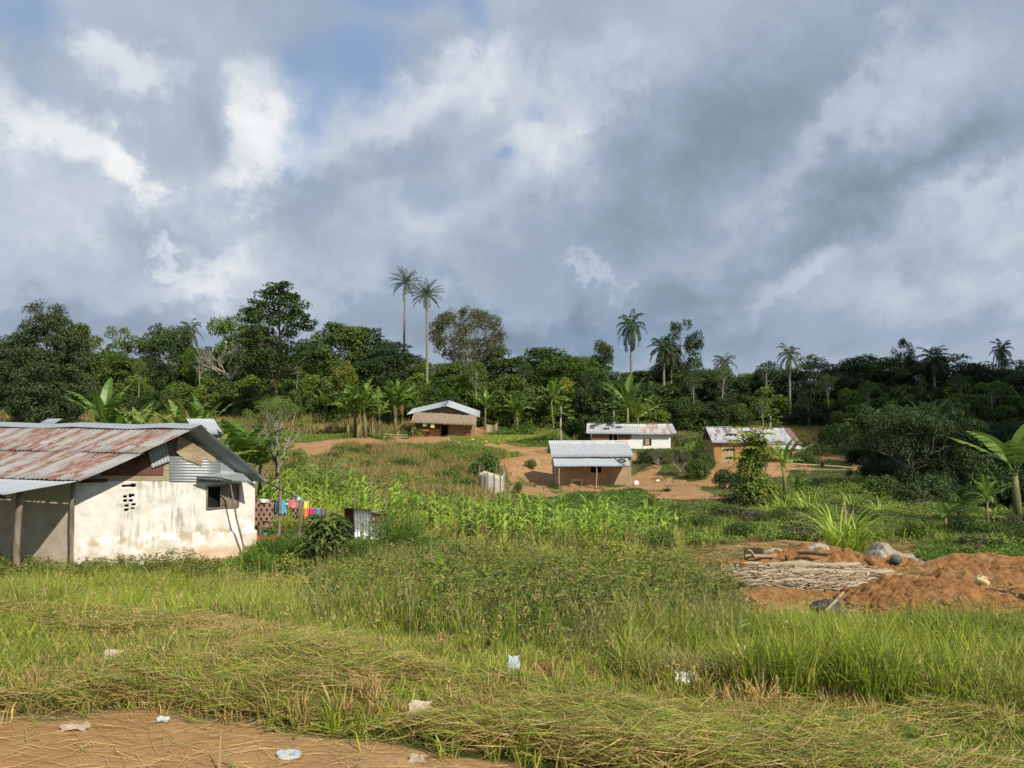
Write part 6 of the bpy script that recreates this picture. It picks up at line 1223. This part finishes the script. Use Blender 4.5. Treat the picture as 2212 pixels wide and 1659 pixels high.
mound('earth_mound', gat(1850, 20.6), 1.7, .8, 0.43, -.1, 17, 'orange earth ridge in front of the tarpaulin and sand', rough=.6, n=120)
mound('earth_mound', gat(1700, 16.6), 1.9, .6, 0.20, .05, 18, 'thin apron of orange earth below the palm debris', rough=.7)
mound('sand_heap', gat(1768, 21.8), .98, .5, 0.61, .0, 15, 'grey sand heap in the middle of the rubble', 'sand_grey', .16, cat='sand heap', flat=1.5)
mound('sand_heap', gat(1672, 22.0), .6, .35, 0.47, .1, 16, 'smaller low grey sand patch left of the main sand heap', 'sand_grey', .1, cat='sand heap', flat=1.8)
# crumpled tarpaulin over a heap
n = 46; g_ = np.linspace(-1, 1, n); X, Y = np.meshgrid(g_, g_); c = gat(1918, 22.2); wx = c[0] + X * .80; wy = c[1] + Y * .7
Z = gz(wx, wy) + .12 + .34 * np.exp(-((X + .3) ** 2 * 3.2 + Y ** 2 * 1.5)) + .11 * np.abs(np.sin(X * 9 + Y * 3 + fbm(X, Y, 2, 3) * 5)) + .30 * (fbm(X, Y, 2.2, 44) - .5) - .2 * np.clip(X ** 4 + Y ** 4, 0, 1)
i = np.arange(n - 1)[:, None] * n; j = np.arange(n - 1)[None, :]; mb = MB(); mb.add(np.stack([wx, wy, Z], -1).reshape(-1, 3), np.stack([i + j, i + j + 1, i + n + 1 + j, i + n + j], -1).reshape(-1, 4)); o = mb.build('tarpaulin', 'sand_grey', smooth=True); solidify(o, .012); tag(o, 'crumpled beige tarpaulin lying over earth right of the bright grass clump', 'tarpaulin')
# dry palm thatch debris: one loose mass, then planks on it
P_ = scatter(pxy([(1560, 18.9), (1640, 16.8), (1860, 16.8), (1900, 18.2), (1800, 20.0), (1650, 20.4)]), 5200); m_ = len(P_); mb = MB(); a = rng.normal(.2, .4, m_) + (rng.random(m_) < .12) * rng.normal(0, .8, m_)
P_[:, 2] += .10 + .13 * rng.random(m_) * (.5 + fbm(P_[:, 0], P_[:, 1], 1, 9)); D = np.stack([np.cos(a), np.sin(a) * 1, rng.normal(.0, .07, m_)], 1); mb.leaves(P_ - D * .3, D, rng.normal(0, .5, (m_, 3)) + [0, 0, 1], rng.uniform(.3, 1.1, m_), rng.uniform(.008, .05, m_))
o = mb.build('palm_debris', 'pale_wood'); tag(o, 'dried palm fronds and straw strewn over the orange earth', 'palm debris', kind='stuff')
def plank(px, Y, L, w_, th, az, lb, dz=.3, tilt=0.0, mat='pale_wood', nm='plank', cat='plank', grp='planks on the rubble', roll=.15):
    b = gat(px, Y, dz); mb = MB(); n = 9
    xs = np.linspace(-L / 2, L / 2, n)
    for k in range(n - 1):
        z0, z1 = .03 * math.sin(k * .8) * L * .4, .03 * math.sin((k + 1) * .8) * L * .4
        mb.hexa([(xs[k], -w_ / 2, z0 - th), (xs[k + 1], -w_ / 2, z1 - th), (xs[k + 1], w_ / 2, z1 - th), (xs[k], w_ / 2, z0 - th), (xs[k], -w_ / 2, z0), (xs[k + 1], -w_ / 2, z1), (xs[k + 1], w_ / 2, z1), (xs[k], w_ / 2, z0)])
    o = mb.build(nm, mat); o.location = tuple(b); o.rotation_euler = (roll, tilt, az); tag(o, lb, cat, grp); return o
plank(1755, 18.9, 2.3, .16, .05, .06, 'long pale plank lying across the top of the palm debris', .33); plank(1815, 18.0, 2.4, .18, .05, .02, 'second long pale plank just below the first on the palm debris', .31); plank(1690, 18.2, 1.2, .10, .03, .3, 'short pale plank at the left of the palm debris', .28)
plank(1760, 20.8, 1.0, .10, .05, -.25, 'dark broken plank on the earth ridge behind the palm debris', .42, mat='dark_wood'); plank(1640, 21.3, .9, .06, .06, .1, 'thin pale stick on the small left earth heap', .40); plank(1622, 21.1, .6, .07, .04, 1.0, 'short stick leaning on the small left earth heap', .46, .5)
plank(2075, 15.6, 1.5, .05, .03, -.35, 'thin pale lath lying on the largest earth cone, pointing to the jerrycan', .38, .10); plank(2135, 16.2, .45, .05, .03, .5, 'short pale lath beside the jerrycan', .2)
plank(2180, 15.4, 1.6, .04, .26, -.30, 'dark form board set on edge at the right of the rubble', .28, .05, 'dark_wood', roll=0); plank(2112, 22.5, .75, .07, .05, .7, 'dark board sticking up behind the right earth bank', .55, -.45, 'dark_wood')
plank(1625, 21.6, .55, .40, .03, .1, 'dark upright panel at the left end of the rubble', .35, 0, 'dark_wood', roll=1.4)
for k_, (px_, Y_, az_) in enumerate([(1660, 17.6, 2.6), (1890, 18.0, 2.2), (1925, 17.9, .5), (1575, 19.0, .25), (2010, 18.8, 2.5)]): 
    plank(px_, Y_, [.8, .9, .6, 1.1, 1.2][k_], .03, .02, az_, ['thin stick at the lower left of the palm debris', 'thin stick crossing the right end of the palm debris', 'short twig between palm debris and earth cone', 'long thin stick trailing left from the rubble', 'thin stick lying behind the earth cone'][k_], .22, .05, nm='stick', cat='stick', grp='sticks on the rubble')
for k_ in range(60):
    px_ = random.uniform(1560, 2230); Y_ = random.uniform(14.6, 22); r_ = random.uniform(.03, .09)
    o = lump('earth_clod', gat(px_, Y_) + [0, 0, r_ * .6 + (.12 if random.random() < .6 else 0)], r_, 'loose_earth', k_ + 100, .5, (1.2, 1, .7), 8); tag(o, 'small crumbly earth clod scattered over the rubble', 'clod', 'small clods on the rubble')
# jerrycan with red print
jc = empty('jerrycan', gat(2106, 15.9, .30)); jc.rotation_euler = (.5, .35, -.5); tag(jc, 'pale yellow plastic jerrycan with red print lying on the earth bank', 'jerrycan')
mb = MB(); nx_ = 12
zz = np.array([0, .02, .05, .22, .26, .29]); sc_z = np.array([.85, .97, 1, 1, .9, .6]); an = np.arange(16) * 2 * math.pi / 16; se_ = lambda c: np.sign(c) * np.abs(c) ** .45
ring = [np.stack([se_(np.cos(an)) * .13 * s, se_(np.sin(an)) * .09 * s, np.full(16, z)], 1) for z, s in zip(zz, sc_z)]; V = np.concatenate(ring + [[[0, 0, 0], [0, 0, .29]]]); q = []; tr = []
for a in range(5):
    for b in range(16): q.append((a * 16 + b, a * 16 + (b + 1) % 16, (a + 1) * 16 + (b + 1) % 16, (a + 1) * 16 + b))
for b in range(16): tr += [(96, (b + 1) % 16, b), (97, 80 + b, 80 + (b + 1) % 16)]
mb.add(V, q, tr); mb.build('body', 'jerrycan_yellow', jc, smooth=True)
MB().tube([(-.08, 0, .285), (-.05, 0, .34), (.03, 0, .34), (.06, 0, .285)], .014, 6).build('handle', 'jerrycan_yellow', jc); MB().tube([(.09, 0, .26), (.09, 0, .31)], .022, 8).build('cap', 'red_print', jc)
MB().box(-.05, .05, -.0955, -.0915, .10, .19).build('print', 'red_print', jc)
o = lump('boulder', gat(1783, 14.6) + [0, 0, .14], .30, 'dark_rock', 21, .35, (1.2, .8, .62)); tag(o, 'dark rounded boulder half hidden in grass below the rubble', 'boulder')
o = plank(1797, 14.2, .7, .035, .03, .7, 'pale stick leaning over the dark boulder', .28, -.35, grp=None, nm='stick', cat='stick')
o = lump('concrete_block', gat(1638, 14.4) + [0, 0, .14], .21, 'loose_earth', 23, .18, (1.1, .8, .7), 8, smooth=False); tag(o, 'tan earth block standing alone in the grass left of the dark boulder', 'block')
for k_, (px_, Y_, r_, m_) in enumerate([(1940, 15.2, .11, 'loose_earth'), (2030, 15.6, .1, 'loose_earth'), (1890, 15.6, .12, 'loose_earth'), (1875, 19.7, .13, 'loose_earth'), (1930, 20.2, .15, 'dark_rock'), (1700, 21.0, .12, 'loose_earth'), (1600, 18.8, .1, 'loose_earth'), (2000, 15.1, .08, 'loose_earth')]):
    o = lump('clod', gat(px_, Y_) + [0, 0, .1 + (.2 if Y_ > 18 else .05)], r_, m_, 40 + k_, .4, (1, 1, .8), 12); tag(o, ['earth clod at the front foot of the earth cone', 'earth clod right of the cone foot', 'earth clod left of the cone foot', 'big clod between debris and earth cone', 'dark stone on the ridge behind the earth cone', 'clod on the ridge behind the long planks', 'clod left of the palm debris', 'smallest clod low in front of the cone'][k_], 'clod', 'clods on the rubble')
# ------------------------------------------------------------------ tin washing shed
sd0, sd1, sd2 = gat(748, 27.6), gat(800, 26.8), gat(836, 27.8); zt_ = lambda px, py, Y: W(px, py, Y)
shd = empty('washing_shed', sd0 * 1.0); shd.location = (0, 0, 0); tag(shd, 'small roofless washing shed of grey and rusty corrugated sheets beside the maize', 'shed')
gx = lambda a, b, off=0: (W(a, b, 27.0 + off))
MB().sheet(gx(764, 1098), gx(800, 1100), gx(765, 1163), gx(800, 1166), .018, .10, 3, seed=51).build('sheet', 'zinc_bright', shd, smooth=True)
MB().sheet(gx(798, 1126, -.05), gx(834, 1122, -.05), gx(799, 1168, -.05), gx(829, 1174, -.05), .018, .10, 3, seed=52).build('sheet', 'zinc_bright', shd, smooth=True)
tag(MB().sheet(gx(802, 1114, .02), gx(834, 1110, .02), gx(804, 1132, .02), gx(836, 1130, .02), .015, .11, 3, seed=53).build('sheet', 'roof_rust', shd, smooth=True), 'rusty upper sheet')
tag(MB().sheet(gx(745, 1098, .6), gx(765, 1097, .0), gx(746, 1158, .6), gx(767, 1162, .0), .015, .1, 3, seed=54).build('sheet', 'rusty_brown', shd, smooth=True), 'brown side sheet')
MB().sheet(gx(744, 1100, .8), gx(744.5, 1100, 2.4), gx(746, 1160, .8), gx(747, 1156, 2.4), .015, .1, 3, seed=55).build('sheet', 'zinc_dull', shd, smooth=True)
MB().sheet(gx(834, 1112, .1), gx(836, 1112, 2.2), gx(832, 1172, .1), gx(836, 1168, 2.2), .015, .1, 3, seed=56).build('sheet', 'zinc_dull', shd, smooth=True)
MB().sheet(gx(746, 1100, 2.3), gx(836, 1112, 2.3), gx(746, 1160, 2.3), gx(836, 1168, 2.3), .015, .1, 3, seed=57).build('sheet', 'zinc_dull', shd, smooth=True)
for (a, t_, Y_) in ((800, 1038, .1), (831, 1052, .2), (764, 1060, .15), (745, 1085, .7)): MB().tube([gx(a, 1170, Y_), gx(a + 2, 1100, Y_), gx(a + 4, t_, Y_)], .028, 5).build('post', 'weathered_wood', shd)
MB().tube([gx(798, 1107, .05), gx(862, 1100, .05)], .025, 5).build('rail', 'weathered_wood', shd)
# ------------------------------------------------------------------ clothes line with washing
q27 = lambda a, b, Y=26.0: W(a, b, Y)
for k_, (a, t_, Y_, lb) in enumerate([(605, 1102, 25.0, 'shortest clothes post beside the patterned cloth'), (607 + 0, 1060, 26.0, ''), (648, 1078, 25.4, '')][:1] + [(605, 1048, 26.0, 'tall grey clothes post in front of the blue cloth'), (648, 1080, 25.4, 'clothes post between the lattice cloth and the yellow top')]):
    if k_ == 0: a = 563
    b = gat(a, Y_); o = MB().tube([b + [0, 0, -.2], (b + q27(a, t_, Y_)) / 2 + [.02, 0, 0], q27(a + 1, t_ if k_ else 1128, Y_)], .05, 6).build('clothes_post', 'weathered_wood'); tag(o, lb, 'post', 'posts of the clothes line')
o = MB().tube([q27(572, 1040, 24.4), q27(600, 1054, 25), q27(642, 1075, 25.4)], .022, 5).build('clothes_pole', 'dark_wood'); tag(o, 'dark pole sloping from the white house roof corner to the clothes post', 'pole')
o = MB().tube([q27(640, 1081, 25.4), q27(684, 1081, 25.4)], .02, 5).build('clothes_pole', 'pale_wood'); tag(o, 'short level pole above the yellow top on the clothes line', 'pole')
o = MB().tube([q27(575, 1140, 25), q27(600, 1110, 25.6)], .02, 5).build('brace_pole', 'weathered_wood'); tag(o, 'thin diagonal pole leaning between two clothes posts', 'pole')
o = MB().tube([q27(553, 1078, 26.2), q27(600, 1079, 26.1), q27(648, 1082, 26)], .008, 4).build('washing_line', 'sack_cloth'); tag(o, 'upper washing line carrying the patterned and blue cloths', 'washing line')
o = MB().tube([q27(640, 1092, 26.8), q27(665, 1098, 26.8), q27(700, 1098, 26.8)], .008, 4).build('washing_line', 'sack_cloth'); tag(o, 'lower washing line carrying the magenta and denim clothes', 'washing line')
CG = 'washing on the clothes lines'
for (mat_, a, b, y_, dr, Y_, lb, ct) in [('cloth_pattern', 546, 592, 1080, .98, 26.2, 'large brown patterned wrap cloth hanging nearest the white house', 'cloth'), ('cloth_white', 560, 582, 1078, .12, 26.15, 'small white piece folded over the line above the patterned cloth', 'cloth'), ('cloth_black', 588, 620, 1080, .50, 26.3, 'black cloth behind the blue towel', 'cloth'),
                                 ('cloth_white', 594, 622, 1086, .36, 26.24, 'white cloth edges behind the blue towel', 'cloth'), ('cloth_blue', 597, 618, 1080, .5, 26.1, 'bright blue towel hanging left of the pink top', 'towel'), ('cloth_pink', 622, 644, 1079, .30, 26.05, 'pink top hanging on the upper line', 'garment'), ('cloth_lattice', 633, 652, 1088, .50, 26.35, 'dark cloth with yellow lattice pattern', 'cloth'),
                                 ('cloth_mauve', 633, 642, 1069, .16, 25.5, 'mauve piece draped over the sloping pole', 'garment'), ('cloth_white', 641, 648, 1073, .2, 25.45, 'white piece draped on the end of the sloping pole', 'garment'), ('cloth_blue', 646, 654, 1075, .18, 25.5, 'small light blue piece at the top end of the sloping pole', 'garment'),
                                 ('cloth_yellow', 656, 668, 1083, .24, 26.0, 'yellow top hanging from the level pole', 'garment'), ('cloth_orange', 654, 667, 1097, .42, 26.8, 'orange striped garment left of the magenta one', 'garment'), ('cloth_magenta', 667, 679, 1097, .34, 26.8, 'magenta garment on the lower line', 'garment'), ('cloth_denim', 680, 693, 1097, .32, 26.8, 'small denim blue garment on the lower line', 'garment'), ('cloth_brown', 693, 706, 1096, .26, 26.8, 'brown garment at the right end of the lower line', 'garment')]:
    cloth('hanging_' + ct, mat_, q27(a, y_, Y_), q27(b, y_ + 1, Y_), dr, lb, CG, ct, seed=int(a), fold=.03)
tb = empty('red_table', gat(575, 24.2, 0), .2); tag(tb, 'low red topped table behind the feathery bush near the white house corner', 'table')
MB().box(-.4, .4, -.25, .25, .42, .47).build('tabletop', 'red_print', tb)
for sx_ in (-.35, .35):
    for sy_ in (-.2, .2): MB().box(sx_ - .025, sx_ + .025, sy_ - .025, sy_ + .025, -.1, .42).build('leg', 'weathered_wood', tb)
o = MB().tube([(0, 0, z) for z in (0, .01, .09, .10)], np.array([.05, .06, .085, .085]), 12).build('blue_cup', 'cloth_blue'); o.location = tuple(gat(575, 24.2, .47)); tag(o, 'small blue bowl standing on the red table', 'bowl')
# woven white screen (round enclosure)
cc = gpt(1063, 1066, 30); en = empty('woven_screen', cc); tag(en, 'round enclosure of pale sacking tied to sticks around a bright bush', 'enclosure'); q_ = cc[1] / FPX; rr_ = 27 * q_
an = np.linspace(0, 2 * math.pi, 49); mb = MB(); V = []
for k_, z_ in enumerate(np.linspace(0, 1, 7)):
    for a in an: V.append((math.cos(a) * rr_ * (1 + .05 * math.sin(a * 9 + z_)), math.sin(a) * rr_ * (1 + .05 * math.sin(a * 9)), z_ * (46 * q_ + .12 * math.sin(a * 3 + 1)) - .1))
mb.add(V, [(r_ * 49 + c_, r_ * 49 + c_ + 1, (r_ + 1) * 49 + c_ + 1, (r_ + 1) * 49 + c_) for r_ in range(6) for c_ in range(48)]); o = mb.build('sacking', 'sack_cloth', en, smooth=True); solidify(o, .01)
for k_ in range(12): a = k_ * math.pi / 6 + .2; MB().tube([(math.cos(a) * rr_ * 1.04, math.sin(a) * rr_ * 1.04, -.2), (math.cos(a) * rr_ * 1.03, math.sin(a) * rr_ * 1.03, 56 * q_ * random.uniform(.9, 1.25))], .025, 5).build('stake', 'weathered_wood', en)
# cloth screen behind thatch house, rails, wooden rack, small far roofs
cs_ = empty('cloth_screen', gat(1061, 100, 0)); tag(cs_, 'small enclosure of brown sacking behind and right of the thatched house', 'screen'); q_ = 100 / FPX
mb = MB(); P = [(-.8 + 1.6 * u_, -.15 * math.sin(u_ * 9), z_) for z_ in np.linspace(0, 1, 5) for u_ in np.linspace(0, 1, 13)]
P = [(x, y, z * (1.35 - .25 * math.sin((x + .8) / 1.6 * math.pi))) for x, y, z in P]; mb.add(P, [(r_ * 13 + c_, r_ * 13 + c_ + 1, (r_ + 1) * 13 + c_ + 1, (r_ + 1) * 13 + c_) for r_ in range(4) for c_ in range(12)]); o = mb.build('sacking', 'plywood', cs_); solidify(o, .02)
for x in (-.85, .85): MB().tube([(x, 0, -.3), (x, 0, 1.7)], .05, 6).build('post', 'weathered_wood', cs_)
for k_, (a, b, lb) in enumerate([((1698, 1021), (2000, 1027), 'lower pale wooden rail lying across the ground below the mud house'), ((1712, 1009), (1850, 1018), 'upper pale wooden rail behind the longer one'), ]):
    p, q = gpt(*a, 40), gpt(*b, 40); o = MB().tube([p + [0, 0, .3], (p + q) / 2 + [0, 0, .32], q + [0, 0, .28]], .06, 6).build('rail', 'pale_wood'); tag(o, lb, 'rail', 'pale rails below the mud house')
rk_ = empty('wooden_rack', gpt(845, 950, 40)); tag(rk_, 'low rack of rough poles on the path between banana clump and thatched house', 'rack')
for (a, b) in (((-.9, 0, -.1), (-.5, .1, 1.0)), ((.6, 0, -.1), (.9, .1, 1.1)), ((.9, .4, -.1), (.6, .3, .9))): MB().tube([a, b], .045, 5).build('pole', 'pale_wood', rk_)
for z_ in (.35, .6): MB().tube([(-.9, .05, z_), (1.8, .3, z_ - .1)], .045, 5).build('crossbar', 'pale_wood', rk_)
def tin_roof(px0, px1, y0, y1, Y, lb, mat='roof_clean', skew=30):
    e = empty('small_tin_house', (0, 0, 0)); tag(e, lb, 'house', 'far roofs behind the white house'); a, b = W(px0, y0, Y + 2.2), W(px1, y0, Y + 2.2); c, d = W(px0 + skew, y1, Y), W(px1 + skew, y1, Y)
    MB().sheet(a, b, c, d, .02, .2, 3, seed=61).build('roof', mat, e, smooth=True)
    c2, d2 = c + [.2, .2, -.02], d + [-.3, .2, -.02]; a2, b2 = a + [.1, 1.5, -.9], b + [-.1, 1.5, -.9]; g0 = float(gz(c[0], c[1])) - .5
    MB().hexa([(c2[0], c2[1], g0), (d2[0], d2[1], g0), (b2[0], b2[1], g0), (a2[0], a2[1], g0), tuple(c2), tuple(d2), tuple(b2), tuple(a2)]).build('wall', 'tan_plaster', e)
tin_roof(402, 462, 905, 938, 40, 'little house with bright tin roof just visible behind the roof apex of the white house', 'roof_clean', 22)
tin_roof(104, 136, 905, 916, 60, 'grey roof corner peeping over the left part of the white house ridge', 'zinc_bright', -20)
for (px_, py_, r_, m_, lb) in [(1070 - 20, 955, .12, 'litter_white', 'white scrap on the lawn right of the thatched house'), (1135, 948, .14, 'jerrycan_yellow', 'yellow pail lying in front of the thatched house'), (1420, 1040, .16, 'litter_white', 'white plastic scrap on the earth yard right of the tan house'), (970, 952, .12, 'litter_white', 'white scrap on the earth in front of the thatched doorway'), (1243, 951, .25, 'litter_white', 'white pile at the foot of the papaya beside the tan house roof'), (1160, 953, .2, 'litter_white', 'pale litter patch on the clearing lawn left of the papaya'), (946, 1113, .25, 'sand_grey', 'pale flat stone among the weeds in front of the maize')]:
    if 1130 < px_ < 1140: px_, py_ = 1021, 951
    o = lump('litter', gpt(px_, py_, 22) + [0, 0, r_ * .4], r_, m_, int(px_), .5, (1.5, 1, .6), 10); tag(o, lb, 'litter' if r_ < .24 else 'pile')
# crimson plant
mb = MB(); b_ = gpt(1757 + 20, 1012, 40)
for k_ in range(22): mb.arc(b_ + [0, 0, .05 * k_ % .4], random.random() * 6.28, .55, .09, 1.2, .7, 4, .2)
o = mb.build('crimson_plant', 'crimson_leaf'); tag(o, 'small crimson leafed plant between the round bush and the pale rails', 'plant')
# ------------------------------------------------------------------ litter on the verge
def bag(px, py, w_, h_, mat, seed, lb, y0=4.2, up=.25, cat='plastic bag'):
    r = ray(px, py); r = r / r[1]; b = None
    for Y in np.arange(y0, 45, .02):
        if CZ + r[2] * Y < float(gz(r[0] * Y, Y)) + up * .10: b = np.array([r[0] * Y, Y, 0]); break
    q = b[1] / FPX; b[2] = gz(b[0], b[1]) + h_ * q * .18 + .015 + .13 * (up if up > .3 else 0); n = 12; g_ = np.linspace(-1, 1, n); X, Y_ = np.meshgrid(g_, g_)
    rr = np.random.default_rng(seed); a = rr.random() * 1.2 - .6
    Z = .5 * (fbm(X + seed, Y_, 1.3, seed, 3) - .5) * 2; x = X * w_ * q / 2.3 * (1 + .15 * np.sin(Y_ * 4 + seed)); y = Y_ * h_ * q * .45; z = Y_ * h_ * q * .30 + Z * w_ * q * .35
    P = np.stack([x * math.cos(a) - y * 0, y + x * math.sin(a) * .5, z], -1) + b; mb = MB(); i = np.arange(n - 1)[:, None] * n; j = np.arange(n - 1)[None, :]
    mb.add(P.reshape(-1, 3), np.stack([i + j, i + j + 1, i + n + 1 + j, i + n + j], -1).reshape(-1, 4)); o = mb.build('plastic_bag' if 'bag' in cat else 'litter_scrap', mat); solidify(o, .002); tag(o, lb, cat, 'litter on the verge'); return o
bag(394, 1484, 46, 34, 'litter_blue', 1, 'crumpled clear and blue plastic sachet in the grass at left', up=.9); bag(1110, 1460, 30, 50, 'litter_blue', 2, 'upright crumpled blue grey plastic bag in the middle of the verge', up=1.2); bag(1484, 1483, 58, 30, 'litter_white', 3, 'white plastic bag lying on cut grass right of centre', up=1.2)
bag(90, 1328, 48, 32, 'litter_tan', 4, 'faded orange and clear plastic bag on the far verge at left', up=1.3); bag(240, 1436, 40, 32, 'litter_tan', 5, 'beige paper scrap standing in the grass at left', up=1.2); bag(160, 1572, 66, 14, 'litter_tan', 6, 'flattened pale wrapper on the orange road shoulder'); bag(352, 1554, 30, 14, 'litter_blue', 7, 'small grey scrap at the grass edge of the road shoulder')
bag(625, 1632, 58, 24, 'litter_blue', 8, 'faded blue wrapper on the earth at the bottom'); bag(905, 1556, 62, 40, 'litter_tan', 9, 'crumpled brownish clear bag among straw at the bottom', up=.8); bag(385, 1362, 44, 16, 'litter_tan', 10, 'flat grey brown object lying at the foot of the tall bank grass', up=1.0); bag(900, 1640, 40, 16, 'litter_tan', 11, 'tan scrap at the bottom edge of the straw'); bag(592, 1302, 26, 10, 'litter_blue', 12, 'tiny pale blue scrap in the green grass below the weeds', up=2.0)
# ------------------------------------------------------------------ added lumpy meshes out of view, blocking sun from the right forest and thicket
for off_, rad_ in (((92.0, 100.0, 5.0), [58, 50, 12]), ((63.0, 60.0, 4.0), [34, 18, 8])):
    cl_ = np.array(off_) + np.array(sdir) * 560
    n = 40; th = np.linspace(0.01, math.pi - .01, n)[:, None]; ph = (np.arange(2 * n) * math.pi / n)[None, :]; D = np.stack([np.sin(th) * np.cos(ph), np.sin(th) * np.sin(ph), np.cos(th) + 0 * ph], -1)
    rr = 1 + .5 * (fbm(D[..., 0] * 2 + 3, D[..., 1] * 2 + 5 + D[..., 2], 1.3, 5) - .5) * 2; P = D * rr[..., None] * rad_ + cl_; mb = MB(); i = np.arange(n - 1)[:, None] * 2 * n; j = np.arange(2 * n)[None, :]; j2 = (j + 1) % (2 * n)
    mb.add(P.reshape(-1, 3), np.stack([i + j, i + 2 * n + j, i + 2 * n + j2, i + j2], -1).reshape(-1, 4)); o = mb.build('added_shade_cloud', 'white_paint', smooth=True); tag(o, kind='structure')
for pr in [FT_open, FT_grey, FT_tall, FT_yel, FT_slim, FT_vine, PT, PD, PP_, YP, PA, PB, FD] + FT + BT + SM + BN + SH + CN + MZ:
    if pr.name not in USED:
        for ch in KIDS.get(pr.name, []): bpy.data.objects.remove(ch)
        bpy.data.objects.remove(pr)
